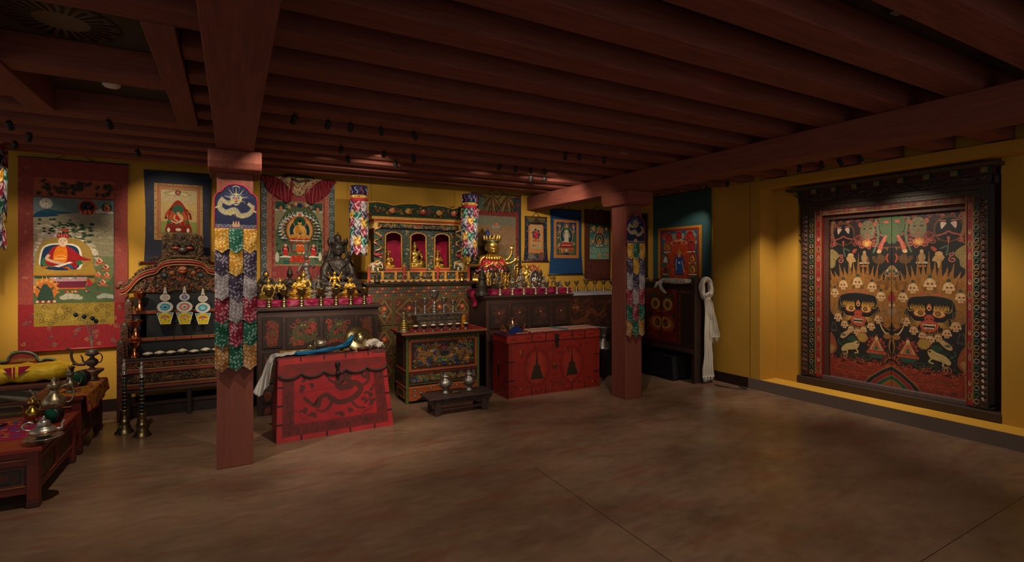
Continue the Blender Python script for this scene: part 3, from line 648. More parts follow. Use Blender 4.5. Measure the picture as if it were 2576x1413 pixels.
# ---- navy scroll behind the throne
def p_small(A, W, H):
    A.rect(0, 0, W, H, 'b89a62'); A.rect(0, 0, W, H*.28, '8a8a4c'); A.rect(0, H*.7, W, H, 'b09c74')
    A.cloud(47, H*.90, 60, 'a89468', '3f5a40', .7); A.cloud(47, H*.90, 44, 'c4ac7c', None, .6); A.ell(47, H*.93, 8, 8, '4a4040'); A.ell(47, H*.93, 5, 5, 'b85a40')
    A.blob([(14, H*.04), (20, H*.30), (22, H*.50), (34, H*.68), (47, H*.76), (60, H*.68), (72, H*.50), (76, H*.30), (84, H*.04), (50, 0)], '8a2c20')
    for i in range(16): a = PI*i/15; A.ell(48+33*math.cos(a), H*.36+34*math.sin(a), 4, 4, A.r.choice(['7a2418', 'a8442c', '5a2018']), 8)
    A.blob([(25, H*.30), (30, H*.5), (47, H*.66), (64, H*.5), (70, H*.30)], 'a8542c'); A.ell(47, H*.55, 15, 15, '2f5a40')
    A.ell(47, H*.27, 30, 9, '2f6238'); A.ell(47, H*.29, 27, 6, '3c7444')
    A.buddha(48, H*.22, 48, body='d0a070', robe='b02820', hair='6a3024', aur=False, seat='6a2018', seat2='b05038')
    A.curve([(28, H*.30), (44, H*.25), (60, H*.31)], 3, 'd8c8a8'); A.poly([(16, 4), (80, 4), (76, H*.16), (20, H*.16)], '7c261c'); A.ell(48, H*.10, 8, 5, 'd8c8a8'); A.ell(22, H*.09, 4, 7, 'e0d0b0'); A.ell(74, H*.09, 4, 7, 'e0d0b0'); A.rect(0, 0, W, 5, '6a7a44')
    A.frame(0, 0, W, H, 1.5, '9a5a40')
def m_navy(A, W, H):
    A.rect(14.5, H*.245, 87, H*.868, 'a8844a'); A.rect(19, H*.265, 83, H*.85, 'a05a3c'); A.rect(22, H*.28, 80, H*.83, 'a07a48')
    for i in range(90): A.rect(15+A.r.uniform(0, 70), H*A.r.uniform(.25, .86), 16.5+A.r.uniform(0, 70)*0+15, 0, 'a8844a') if False else None
    for i in range(60):
        t = A.r.uniform(0, 1); q = i % 4
        x, y = ((15.8+A.r.uniform(0, 2), H*(.25+.6*t)), (85+A.r.uniform(0, 1), H*(.25+.6*t)), (15+70*t, H*.255), (15+70*t, H*.859))[q]
        A.ell(x, y, 1, 1, '6e4c24', 5)
    for i in range(26): A.ring(A.r.choice((A.r.uniform(3, 11), A.r.uniform(90, 97))), A.r.uniform(4, H*.95), 2.2, 2.2, .6, '3d3d4c', 10)
x0, zt = onY(362, 427, 6.87); x1, _ = onY(531, 440, 6.87); _, zb = onY(362, 659, 6.87)
scroll('hanging_scroll', 'navy-bordered scroll partly hidden behind the carved throne crest', 'back', x0, x1, zb, zt, '2a2b3c', m_navy, fr(x0, x1, zb, zt, 403, 474, 497, 590), p_small, 0, waist=.045, cord=False, seed=9)

# ---- grey-green scroll with red veil, behind the bronze
def p_bud(A, W, H):
    A.rect(0, 0, W, H, '55644a'); A.rect(0, H*.55, W, H*.86, '8f8666'); A.rect(0, H*.86, W, H, '2c4a38')
    for i in range(46): A.ell(A.r.choice((A.r.uniform(0, 26), A.r.uniform(76, 100))), H*A.r.uniform(.1, .5), A.r.uniform(2, 5), A.r.uniform(2, 4), A.r.choice(['2a4a30', '3c5a38', '6a7450', '1f3c28']), 8)
    for i in range(12): A.line([(2, H*(.58+.02*i)), (24, H*(.585+.02*i))], .5, '6c6650'); A.line([(78, H*(.58+.02*i)), (98, H*(.585+.02*i))], .5, '6c6650')
    for x in (12, 89):
        A.cloud(x, H*.86, 20, 'b0b0a0', '4a5a50'); A.ell(x, H*.90, 8, 8, '2f3c3c'); A.buddha(x, H*.855, 12, body='c99440', robe='a8401c', aur=False)
    A.ell(52, H*.58, 42, 52, '50583e')
    for k in range(20):        # ring of white beasts, flowers and foliage
        a = -.55+(PI+1.1)*k/19; x, y = 51+38*math.cos(a), H*.55+34*math.sin(a)
        A.ell(x, y, 8, 7, '2f4434', 10); A.cloud(x, y, 12, 'c8c4b4', '3a4438'); A.spiral(x+1, y+4, 4.2, 'd4d0c0', 1.2, 1, 1, a); A.ell(x-3*math.cos(a), y-3*math.sin(a), 2.4, 2.4, ['a8402c', '8a5a6a', 'c98a40'][k % 3], 8)
    for k in range(9):
        a = PI*(k+.5)/9; A.ell(51+22*math.cos(a), H*.90+9*math.sin(a), 4, 4, ['8a3424', '2c3c4c', 'b8844a'][k % 3], 9); A.spiral(51+26*math.cos(a), H*.90+12*math.sin(a), 4, '9aa088', 1, 1, 1, k)
    A.ell(51, H*.94, 6, 5, '24304a'); A.ell(51, H*.79, 7, 7, 'd8d4c4'); A.ell(51, H*.80, 4, 4, 'b86a50')
    A.ell(51, H*.555, 28, 32, 'b85c28'); A.ell(51, H*.55, 26, 30, 'c89c58'); A.ell(51, H*.54, 21, 26, '1f3a44'); A.ell(51, H*.68, 14, 14, 'c86a2c'); A.ell(51, H*.68, 12.4, 12.4, '24503a')
    A.buddha(51, H*.395, 50, body='dca650', robe='c98434', hair='1c2830', aur=False, seat='a82c1c', seat2='c85a34', skirt='d09040'); A.scatter(38, H*.41, 64, H*.47, ['a8381c', 'e0b468'], 34, .7, 1.3)
    A.rect(31, H*.385, 72, H*.397, 'e4ded0'); A.rect(32, H*.355, 71, H*.385, '3c4c3c'); A.scatter(32, H*.355, 71, H*.385, ['b84024', 'c8a870', '506a5a'], 30, 1, 1.6)
    A.rect(34, H*.21, 69, H*.355, '8a3020'); A.rect(36, H*.23, 45, H*.34, '5c7468'); A.rect(58, H*.23, 67, H*.34, '5c7468'); A.poly([(42, H*.23), (44, H*.32), (51, H*.345), (60, H*.32), (61, H*.23)], 'd05a1c'); A.curve([(43, H*.30), (47, H*.33), (51, H*.30), (55, H*.33), (60, H*.30)], 1, 'f0c0a0')
    A.scatter(36, H*.18, 68, H*.23, ['e0d8c0', '3c5a50', 'b84030', 'c89a50'], 34, 1, 2); A.rect(30, H*.05, 72, H*.16, 'a83424'); A.scatter(30, H*.05, 72, H*.16, ['c85a3c', '8a2418'], 30, 1, 2)
    for x in (22, 80):
        A.ell(x, H*.245, 9, 13, '9a7c54'); A.ell(x, H*.245, 7.5, 11.5, '232c40'); A.blob([(x-4, H*.16), (x-5, H*.26), (x-2, H*.30), (x+3, H*.29), (x+5, H*.17)], 'b8302c'); A.ell(x, H*.315, 3, 3.6, 'd0a880'); A.line([(x-4, H*.27), (x+3, H*.25)], 1.4, 'e0d4c0'); A.cloud(x, H*.135, 22, 'd4d0c0', '6a7a68', .5)
    A.ell(5, H*.13, 4, 11, 'c4bca8'); A.ell(94, H*.14, 3.6, 10, 'c4bca8'); A.poly([(16, 0), (30, 0), (30, H*.08), (20, H*.09)], '2a5450'); A.rect(0, 0, W, 3, '8a7a54'); A.frame(0, 0, W, H, 1, 'a87c44')
def m_grey(A, W, H):
    A.rect(7.5, H*.13, 92, H*.875, '9c5a3c'); A.rect(14, H*.155, 86, H*.85, '84302c')
    y = H*.05
    for i in range(14):
        yy = H*(.06+.068*i)
        for x in (4.6, 95.5): A.ring(x+(1.2 if i % 2 else -1), yy, 2.8, 2.8, .8, '9aa0a0', 12); A.ell(x+(1.2 if i % 2 else -1), yy, 1, 1, '4a3038', 6)
        if .14 < yy/H < .84:
            for x in (11, 17.5, 82.5, 89): A.ring(x, yy+(H*.03 if x in (11, 89) else 0), 2.2, 2.2, .6, 'b07a6a', 12); A.ell(x, yy+(H*.03 if x in (11, 89) else 0), .8, .8, '3c3a4a', 6)
    for i in range(9): A.ring(18+8*i, H*.142, 2.2, 2.2, .6, '5c3a3a', 10); A.ring(14+8.5*i, H*.145+4, 1.4, 1.4, .4, '5c3a3a', 8)
    for i in range(22): A.spiral(A.r.uniform(5, 95), A.r.uniform(1, H*.11), 2.6, A.r.choice(['a83a50', '7a8488', '5a3a44']), .8, 1.1, 1, i)
    A.scatter(0, 0, 1.5, H, ['8a2030'], 40, .5, .8)
def veil_red(t, P, wd, ht):
    R = random.Random(4)
    for s in (-1, 1):
        mb = MB()
        def f(u, v, s=s):
            # swag from the corner to the middle, hanging to a point
            a = s*wd*(.50-.42*u); top = ht-.002-.02*u*v; drop = (.05+.33*(u**.8)*(1-.35*max(0, u-.75)/.25))*v
            return P(a+s*.018*math.sin(v*5+u*9), top-drop, .022+.014*math.sin(u*34+v*3)+.01*v)
        mb.grid(f, 44, 14, '761a24'); mb.build('veil_swag', SATIN, t, solid=.002)
    mb = MB()
    def g(u, v):
        a = wd*.36*(u*2-1); return P(a*(1-.45*v), ht+.004-(.03+.20*math.sin(PI*u)**.7)*v, .035+.02*math.sin(u*26+v*6)*v)
    mb.grid(g, 40, 10, 'a08a5a', colf=lambda a, b: ['a08a60', '9a8458', '7c2a2c', 'a8946a'][int((a*23+b*11+3*math.sin(a*40)*b)) % 4]); mb.build('folded_veil', SATIN, t, solid=.002)
    mb = MB(); mb.tube([P(-.22*wd, ht, .05), P(-.12*wd, ht+.03, .05), P(.05*wd, ht+.02, .055), P(.2*wd, ht+.01, .05)], .012, '2a2a1c', 7); mb.tube([P(-.1*wd, ht-.02, .06), P(0, ht-.05, .06), P(.14*wd, ht-.02, .06)], .014, '3c3a28', 7); mb.build('tie', SATIN, t)
x0, zt = onY(656, 441, 6.87); x1, _ = onY(842, 452, 6.87)
zb = 1.18
scroll('hanging_scroll', 'grey-green scroll of a golden buddha under a red veil, behind the dark bronze', 'back', x0, x1, zb, zt, '4c5653', m_grey, fr(x0, x1, zb, zt, 691, 504, 812, 668), p_bud, 0, extra=veil_red, seed=21, cord=True)

# ---- wide scroll behind the crowned statue
def p_land(A, W, H):
    A.rect(0, 0, W, H, '86684c'); A.rect(0, H*.88, W, H, '6e6c5a'); A.rect(0, 0, W, H*.35, '5a5a40')
    A.blob([(0, H*.35), (20, H*.45), (35, H*.62), (50, H*.6), (64, H*.48), (80, H*.52), (100, H*.44), (100, 0), (0, 0)], '6c6a4a')
    for i in range(7): A.curve([(50-i*3, H*(.58-.03*i)), (62, H*(.66-.04*i)), (80, H*(.5-.03*i)), (98, H*(.5-.03*i))], .8, '4a5a40')
    for i in range(60): A.ell(A.r.uniform(45, 99), H*A.r.uniform(.02, .5), A.r.uniform(1.5, 5), A.r.uniform(1.5, 4), A.r.choice(['4a6a40', '8a3a2c', '3c5a5c', 'a8885c', '2c3c50', '5c7048']), 8)
    A.ell(52, H*.86, 11, 5, '6e8072'); A.ell(52, H*.87, 9, 3.6, '8a9484'); A.buddha(52, H*.855, 14, body='b87a4a', robe='a04428', aur=False, seat='c87a6a', seat2='d8a898')
    for i in range(9): A.line([(4, H*(.64+.03*i)), (96, H*(.645+.03*i))], .25, '745a42')
    A.scatter(5, H*.5, 95, H*.84, ['7a6048', '927452'], 60, .6, 1.3)
def m_land(A, W, H):
    A.rect(0, H*.975, W, H, '6a2420'); A.rect(14, H*.83, 85, H*.965, '44523f'); A.rect(18, H*.83, 82, H*.955, '4c5a46'); A.scatter(18, H*.83, 82, H*.955, ['3c4a3a', '56644c'], 80, 1, 2.4)
    A.rect(4, 0, 94.5, H*.835, '6e2622'); A.rect(88.5, 0, 94.5, H*.81, '7a2c24')
    for i in range(24): A.ell(A.r.uniform(89, 94), A.r.uniform(0, H*.8), 1, 2.4, A.r.choice(['2a1a24', '8a3a2c']), 6)
    A.flower(92, H*.91, 5, '5a3038', '6a4a3c'); A.scatter(87, H*.84, 99, H*.97, ['2c3440', '5a2c34'], 30, .8, 2)
def veil_gold(t, P, wd, ht):
    for cx in (-.12, .19):
        mb = MB()
        for k in range(11):
            a = -1.15+2.3*k/10; l = (.15+.05*math.cos(a*1.3))*wd/.75
            x = cx*wd; mb.tube([P(x, ht-.035, .03), P(x+.5*l*math.sin(a), ht-.035-.55*l*math.cos(a)*1.1, .045), P(x+l*math.sin(a)*.95, ht-.04-l*(.55+.6*math.cos(a)), .03)], [.006, .015, .004], ['8a6a28', '3c3a24', '6a2c24'][k % 3], 6)
        mb.build('veil_fan', SATIN, t)
    mb = MB()
    def g(u, v): return P(wd*(-.30+.72*u), ht-.01-(.02+.10*math.sin(PI*min(1, u*1.1)))*v, .025+.014*math.sin(u*30+4*v))
    mb.grid(g, 36, 8, '7a6030', colf=lambda a, b: ['8a6c34', '4a4428', '7a5a2c'][int(a*19+b*5) % 3]); mb.build('folded_veil', SATIN, t, solid=.002)
x1, zt = onY(1311, 493, 6.87); x0, _ = onY(1186, 484, 6.87)
scroll('hanging_scroll', 'dark-bordered landscape scroll with gold-brown veil, behind the crowned golden statue', 'back', x0, x1, 1.15, zt, '1e2b33', m_land, (.04, .0, .885, .78), p_land, 0, extra=veil_gold, seed=31)

# ---- small flared scroll
def p_dance(A, W, H):
    A.rect(0, 0, W, H, 'b08a5c'); A.rect(0, 0, W, H*.2, '9a8a5c'); A.frame(0, 0, W, H, 4, 'b8642c')
    A.flames(50, H*.60, 26, 30, '2a2c40', '1e2234', 14, .4); A.ell(50, H*.58, 24, 27, '2c3040'); A.ell(50, H*.58, 20, 22, '8a2c34')
    A.curve([(50, H*.72), (47, H*.62), (52, H*.54), (44, H*.42)], 7, 'cc3a48', 3); A.curve([(50, H*.55), (60, H*.50), (56, H*.42)], 5, 'c83444', 3); A.curve([(48, H*.66), (36, H*.60), (32, H*.68)], 3.5, 'd04450'); A.curve([(50, H*.66), (62, H*.70), (66, H*.62)], 3.5, 'd04450'); A.ell(51, H*.74, 5, 6, 'd04c54')
    A.lotus(50, H*.36, 62, 9, 'c85a20', 'd88030', 9); A.rect(22, H*.34, 78, H*.37, '8a3424')
    for x, y in ((22, .86), (50, .90), (78, .86)): A.ell(x, H*y, 8, 9, '7a8a6c'); A.buddha(x, H*y-8, 14, body='d8c0a0', robe='a84030', aur=False)
    for x, c in ((25, '2c3c50'), (40, 'b0402c'), (62, '8a9a7c'), (78, 'c8b8a0')): A.buddha(x, H*.12, 18, body=c, robe='a8502c', aur=False)
    A.scatter(10, H*.3, 90, H*.5, ['6c7a4c', 'a85a3c'], 20, 1, 2.5)
def m_floral(A, W, H):
    A.rect(15, H*.17, 84, H*.80, 'b8743c')
    for i in range(150):
        x, y = A.r.uniform(2, 98), A.r.uniform(2, H*.98)
        if 12 < x < 86 and H*.2 < y < H*.98: continue
        A.spiral(x, y, 2.6, A.r.choice(['6c7468', '4a5a68', '8a7a5a', '3c4a5c']), .8, 1.1, 1, i)
    for i in range(60): A.spiral(A.r.uniform(12, 88), A.r.uniform(2, H*.17), 2.6, A.r.choice(['6c7468', '4a5a68', '8a7a5a']), .8, 1.1, 1, i)
    A.ell(29, H*.115, 14, 14, '6a5a4c'); A.ell(75, H*.115, 14, 14, '6a3c34'); A.scroll(18, H*.05, 40, H*.18, ['7a6a58'], 12, 3, .6); A.scroll(64, H*.05, 86, H*.18, ['824c3c'], 12, 3, .6)
    A.poly([(4, H), (96, H), (84, H*.88), (16, H*.88)], '5c4a24')
def veil_dark(t, P, wd, ht):
    mb = MB()
    for k in range(9):
        a = -.9+1.8*k/8; l = .1; mb.tube([P(0, ht-.02, .02), P(.5*l*math.sin(a), ht-.02-.5*l, .03), P(l*math.sin(a), ht-.02-l*(.7+.3*math.cos(a)), .02)], [.005, .012, .003], ['2a2418', '4a3c1c', '3a2420'][k % 3], 6)
    mb.build('veil_fan', SATIN, t)
x0, zt = onY(1321, 544, 6.87); x1, _ = onY(1376, 548, 6.87); _, zb = onY(1376, 656, 6.87)
scroll('hanging_scroll', 'smallest scroll, dark floral mount with a red dancing figure, left of the blue one', 'back', x0, x1, zb, zt, '1d2434', m_floral, (.20, .245, .80, .83), p_dance, 0, flare=.10, extra=veil_dark, seed=41, rodout=.01)

# ---- blue scroll
def p_white(A, W, H):
    A.rect(0, 0, W, H, '3a5a44'); A.rect(0, H*.72, W, H, '1f3a54'); A.rect(0, 0, W, H*.18, '4a5a3c')
    A.scatter(2, H*.02, 98, H*.98, ['8a3424', '2c5a3c', '223c5c', 'b86030', '3c6a4c', 'c0a888'], 150, 1.5, 4)
    A.ell(50, H*.58, 33, 40, 'b8884c'); A.ell(50, H*.58, 30, 37, '1d3c4c'); A.ell(50, H*.80, 18, 14, '2c5c30')
    for k in range(12):
        a = PI*k/11*1.3-.45; A.curve([(50, H*.60), (50+14*math.cos(a), H*.60+14*math.sin(a)), (50+20*math.cos(a+.2), H*.60+22*math.sin(a+.1))], 3.6, 'b8a890', 2)
    A.blob([(40, H*.42), (42, H*.62), (50, H*.70), (58, H*.62), (60, H*.42), (50, H*.38)], 'c8b8a0'); A.ell(50, H*.73, 5, 7, 'd0c0a8'); A.ell(44, H*.72, 3.6, 5, 'b8a890'); A.ell(56, H*.72, 3.6, 5, 'b8a890')
    A.curve([(44, H*.44), (34, H*.40), (40, H*.34)], 5, 'c0b098'); A.curve([(56, H*.44), (62, H*.38), (58, H*.34)], 5, 'c0b098')
    A.blob([(24, H*.30), (30, H*.37), (50, H*.395), (70, H*.37), (76, H*.30), (50, H*.27)], 'b03024'); A.rect(26, H*.295, 74, H*.31, 'e0d8c8'); A.rect(16, H*.235, 84, H*.285, '8a2424')
    A.rect(14, H*.08, 86, H*.225, 'c06424'); A.scatter(14, H*.08, 86, H*.225, ['4a7a44', 'd88840', '3c5a7a', '9a3020'], 50, 1.5, 4); A.ell(50, H*.15, 7, 10, '3a5a50'); A.ell(50, H*.15, 5, 7, 'c8c0b0'); A.poly([(36, 2), (66, 2), (60, 9), (44, 9)], '222a4c')
    for x, y, r in ((50, .91, 12), (16, .89, 8), (84, .88, 8), (14, .72, 7), (86, .74, 7), (14, .34, 7), (86, .36, 7)): A.ell(x, H*y, r, r*1.1, 'b86a44'); A.ell(x, H*y, r*.8, r*.9, '24384c'); A.buddha(x, H*y-r*.7, r*1.5, body='d0c0a0', robe='a83c28', aur=False)
def m_blue(A, W, H):
    A.rect(10, H*.245, 91, H*.845, 'a87a38'); A.rect(13, H*.26, 88, H*.83, 'c06a34'); A.frame(17, H*.285, 84, H*.81, 1.2, 'd88a4c')
    for i in range(44):
        q = i % 4; t = A.r.random(); x, y = ((11.4, H*(.25+.59*t)), (89.6, H*(.25+.59*t)), (11+79*t, H*.252), (11+79*t, H*.837))[q]; A.ell(x, y, .7, .7, '6a4a1c', 5)
x0, zt = onY(1385, 525, 6.87); x1, _ = onY(1463, 530, 6.87); _, zb = onY(1463, 688, 6.87)
scroll('hanging_scroll', 'blue-bordered scroll with a pale many-armed deity on green ground', 'back', x0, x1, zb, zt, '1b3f6a', m_blue, (.18, .29, .83, .805), p_white, 0, flare=.09, waist=.02, seed=51, rodout=.0, rod='142c4a')

# ---- brown scroll
def p_green(A, W, H):
    A.rect(0, 0, W, H, '6c8a72'); A.rect(0, H*.6, W, H, '3c6c6c'); A.rect(0, H*.72, W, H, '2c5a50'); A.rect(0, 0, W, H*.32, '7c9c84')
    A.scatter(2, H*.34, 98, H*.98, ['b05a34', '2c6a4c', '24487a', 'c8a468', '3c7c5c', '8a3a2c'], 130, 1.5, 4)
    A.scatter(2, H*.02, 98, H*.32, ['6a9484', '5c8468', '94ac94'], 60, 2, 6)
    A.rect(36, H*.84, 66, H*.87, 'c8782c'); A.rect(40, H*.88, 62, H*.905, 'c86a2c'); A.poly([(44, H*.91), (51, H*.97), (58, H*.91)], 'd0883c'); A.rect(28, H*.77, 72, H*.80, 'c05c24')
    A.ell(50, H*.57, 28, 30, 'b06a3c'); A.ell(50, H*.57, 24, 26, '1f3450'); A.ell(50, H*.56, 16, 20, 'c89048'); A.ell(50, H*.56, 13, 17, '2c5a48'); A.buddha(50, H*.45, 26, body='d0903c', robe='c0501c', aur=False)
    A.rect(30, H*.39, 72, H*.435, '2c6c44'); A.rect(34, H*.385, 48, H*.41, 'e8dcc8'); A.rect(54, H*.385, 68, H*.41, 'e8dcc8'); A.ring(50, H*.42, 30, 14, 2, '3c5a6a', 20, PI, 2*PI)
    for x, y in ((14, .88), (86, .88), (14, .5), (86, .52), (50, .1), (88, .12)): A.ell(x, H*y, 7, 8, 'a8502c'); A.ell(x, H*y, 5, 6, 'c89a4c')
def m_brown(A, W, H):
    A.scroll(2, 2, 98, H*.27, ['643024', '5a2a22', '6e3828'], 60, 7, .9, False); A.scroll(2, H*.82, 98, H-2, ['6a362c', '5a2a24'], 40, 6, .8, False)
    for x in (24, 76): A.ring(x, H*.19, 16, 16, 1.2, '6c3a2c'); A.ring(x, H*.19, 11, 11, 1, '6c3a2c')
    A.scroll(1, H*.27, 14, H*.82, ['643024'], 20, 4, .7, False); A.rect(0, H*.045, W, H*.05, '3c1c18')
x0, zt = onY(1471, 527, 6.87); x1, _ = onY(1550, 537, 6.87); zb = onY(1471, 702, 6.87)[1]
scroll('hanging_scroll', 'brown-bordered scroll with a green landscape shrine, right of the blue one', 'back', x0, x1-.13, zb, zt, '54291f', m_brown, (.19, .29, .95, .80), p_green, 0, seed=61, rodout=0)

# ---- right wall: narrow dark scroll and the teal one
def p_dark(A, W, H): A.rect(0, 0, W, H, '2c4a3c'); A.scatter(0, 0, W, H, ['3c5a44', '6a3a2c', '1c3430'], 70, 3, 9)
scroll('hanging_scroll', 'narrow dark green scroll in the corner, just right of the far post', 'right', -6.66, -6.115, 1.36, onX(1628, 538, XR)[1], '231c18', None, (.2, .15, .86, .85), p_dark, 0, seed=71, cord=False, rodout=0)
def p_fire(A, W, H):
    A.rect(0, 0, W, H, '2c5064'); A.rect(0, 0, W, H*.42, '3c5c48')
    A.scatter(0, H*.6, W, H, ['8a9484', '24485c', '6c8478', 'a83424'], 100, 2, 6); A.rect(22, 0, 78, H*.1, 'a8401c'); A.scatter(0, 0, W, H*.6, ['9a3424', '3a5a44', '2c4a5c', 'b0501f'], 110, 2, 5)
    A.flames(51, H*.36, 28, 42, 'b83c1c', '9a2c18', 26, .28); A.ell(51, H*.37, 29, 42, 'b0401f'); A.scroll(26, H*.08, 76, H*.62, ['d0602c', '8a2818', 'c85020'], 130, 3.4, .9, False); A.rect(30, 0, 74, H*.1, 'b84820')
    for s_ in (-1, 1):
        for k in range(9): a = -1.0+k*.28; A.curve([(51, H*.33), (51+s_*9*math.cos(a), H*.33+12*math.sin(a)), (51+s_*18*math.cos(a), H*.33+22*math.sin(a))], 3.4, '1c4a86' if k % 2 else '173c70', 2)
    A.blob([(44, H*.20), (44, H*.38), (51, H*.46), (58, H*.38), (59, H*.20), (51, H*.14)], '28549a'); A.ell(51, H*.45, 6, 7, '24408a'); A.ell(51, H*.51, 4.6, 6, 'c8843c'); A.ell(51, H*.58, 3, 5, '8a8a4c'); A.curve([(44, H*.42), (42, H*.28), (46, H*.18)], 1.4, 'e0d8c8'); A.curve([(58, H*.38), (62, H*.26), (66, H*.16)], 1.6, 'd8c8b0'); A.ell(51, H*.35, 2.4, 2.4, 'f0e0d0'); A.rect(40, H*.10, 62, H*.135, '1c3c5c'); A.line([(46, H*.2), (40, H*.11)], 4, '28549a'); A.line([(56, H*.2), (62, H*.11)], 4, '28549a')
    for x, y, r, b, c in ((21, .85, 11, 'b0302c', '8c2028'), (50, .90, 9, 'a82c28', '8a2424'), (80, .86, 12, 'b8342c', '962228'), (16, .67, 11, 'b8842c', 'a05a28'), (84, .67, 12, 'b0302c', '7c2c2c'), (11, .44, 8, 'd8ccc0', '2c4a38'), (87, .44, 11, 'd09c3c', '8a3424'), (88, .22, 12, 'd09c3c', '7c5a2c'), (11, .18, 8, '24304c', '7a2424')):
        A.ell(x, H*y, r, r*1.25, 'a8502c'); A.ell(x, H*y, r*.86, r*1.1, c); A.buddha(x, H*y-r, r*2.0, body=b, robe='8a2c24' if b != 'd8ccc0' else 'b8a8a0', aur=False, seat='c8b8a8')
    A.cloud(50, H*.76, 44, 'c87a50', '8a3c28', .6); A.scatter(32, H*.72, 70, H*.80, ['b83424', 'd89a5c', '8a2c24'], 30, 1.4, 3)
def m_teal(A, W, H):
    A.rect(9.5, 0, 86, H*.615, 'a87022'); A.rect(14, 0, 81.5, H*.59, '84251f')
    for i in range(120): A.spiral(A.r.uniform(2, 98), A.r.uniform(H*.72, H*.98), 2.8, A.r.choice(['2b4646', '324e4c']), .8, 1.0, 1, i)
    pass
scroll('hanging_scroll', 'tall teal-bordered scroll with a blue winged deity in flames, on the right wall', 'right', -5.975, -4.875, 1.36, 2.63, '294648', m_teal, (.17, .0, .79, .565), p_fire, 0, seed=81, rodout=0)
# ================================================================ furniture along the back wall (built in room coordinates, parented at the base)
def bw(mb, name, m, t, **k):
    l = t.location; mb.v = [(a-l[0], b-l[1], c-l[2]) for a, b, c in mb.v]; return mb.build(name, m, t, **k)
def aw(A, name, m, t, x0, y, z0, s=.01, N=(0, -1, 0), U=(1, 0, 0), V=(0, 0, 1)):
    l = t.location; return A.build(name, m, t, (x0-l[0], y-l[1], z0-l[2]), Vector(U)*s, Vector(V)*s, N)
DK = '33201a'
def dragon_panel(A, W, H, bg, body, red, gold):
    A.rect(0, 0, W, H, bg); A.scroll(1, 1, W-1, H-1, [red, red, gold], int(W*H/26), 3.2, 1.1); cx = W/2
    A.dragon([(cx, H*.72), (cx-W*.25, H*.6), (cx-W*.2, H*.35), (cx+W*.1, H*.38), (cx+W*.3, H*.25), (cx+W*.36, H*.55)], W*.11, body, gold, 'a8842c')
def carved_panel(A, W, H, bg, red, gold):
    A.rect(0, 0, W, H, bg); A.scroll(1, 1, W-1, H-1, [red, red, gold, red], int(W*H/14), 3.0, 1.1)
    A.ring(W/2, H*.42, W*.32, H*.30, 1.4, red); A.ring(W/2, H*.42, W*.22, H*.2, 1.2, gold)

# ---- long dark cabinet on the left
CLY = 5.93; clx0 = onY(648, 900, CLY)[0]; clx1 = onY(952, 768, CLY)[0]; CLZ = 1.122
t = thing('carved_cabinet', 'long dark carved cabinet with red dragon panels, behind the left red chest', 'cabinet', (clx0, CLY, 0)); cabL = t
cmx0 = onY(925, 800, 6.34)[0]; xk = cmx0-.075; mb = MB(); mb.box((clx0, CLY, .06), (clx1, 6.27, CLZ-.035), '2a1a16'); mb.box((clx0, 6.27, .06), (xk, 6.7, CLZ-.035), '2a1a16'); mb.box((clx0+.03, CLY+.03, 0), (clx1-.03, 6.25, .06), '120a08'); bw(mb, 'body', WOOD, t)
mb = MB(); mb.box((clx0-.02, CLY-.03, CLZ-.035), (clx1+.03, 6.28, CLZ), '3c2620', .006); mb.box((clx0-.02, 6.28, CLZ-.035), (xk, 6.72, CLZ), '3c2620'); bw(mb, 'top', WOOD, t)
A = Art(5); W_ = (clx1-clx0)*100; H_ = (CLZ-.035)*100
A.rect(0, 0, W_, H_, '35211b'); A.rect(0, H_-8, W_, H_-4, '4a3026')
for i in range(int(W_/3)): A.poly([(i*3, H_-11), (i*3+1.5, H_-9), (i*3+3, H_-11), (i*3+1.5, H_-13)], '4a3028')
for i in range(40): A.poly([(1.5, i*2.7), (4, i*2.7+1.35), (6.5, i*2.7), (4, i*2.7-1.35)] if False else [(2.5, i*2.7), (4, i*2.7+1), (5.5, i*2.7), (4, i*2.7-1)], '46302a')
aw(A, 'front_frame', WOOD, t, clx0, CLY-.001, 0)
def cr8(x, y): return (640+x/4.711, 760+y/4.711)
for (a, b, c_, d) in ((100, 185, 320, 530), (385, 180, 765, 530), (825, 165, 1180, 515), (1230, 150, 1415, 500), (100, 605, 215, 950), (100, 1040, 215, 1180), (95, 1240, 215, 1330), (385, 605, 765, 930), (825, 600, 1180, 920), (1240, 590, 1415, 910)):
    u0, v0 = cr8(a, b); u1, v1 = cr8(c_, d); p = onY(u0, v0, CLY); q = onY(u1, v1, CLY); pw, ph = (q[0]-p[0])*100, (p[1]-q[1])*100
    mb = MB(); mb.box((p[0]-.008, CLY-.012, q[1]-.008), (q[0]+.008, CLY-.001, p[1]+.008), '1c100d'); o = bw(mb, 'panel', WOOD, t, bevel=.003)
    A = Art(int(a+b))
    if pw > 28: dragon_panel(A, pw, ph, '2c1a10', '3c3a1c', '8c2c1e', '4c4420')
    else: carved_panel(A, pw, ph, '2a1710', '7a2a1c', '4a3c1c')
    o2 = aw(A, 'carving', PAINT, t, p[0], CLY-.0125, q[1])
def satin_riser(t, x0, x1, yf, yb, z0, hh, seed, n=110):
    mb = MB(); R = random.Random(seed); ph = [R.uniform(0, 6) for _ in range(6)]
    def f(u, v):
        x = x0+(x1-x0)*u; b = .012*math.sin(x*31+ph[0]+3*v)+.010*math.sin(x*17+ph[1]-5*v)+.006*math.sin(x*57+ph[2])
        if v < .5: k = v/.5; return (x, yf-.012-b*math.sin(PI*k)-.02*(1-k), z0+.003+hh*k)
        k = (v-.5)/.5; return (x, yf+(yb-yf)*k, z0+hh+.004*math.sin(x*23+k*9))
    mb.grid(f, n, 16, '8c1440'); mb.box((x0, yf+.005, z0+.001), (x1, yb, z0+hh-.01), '5c1030'); return mb
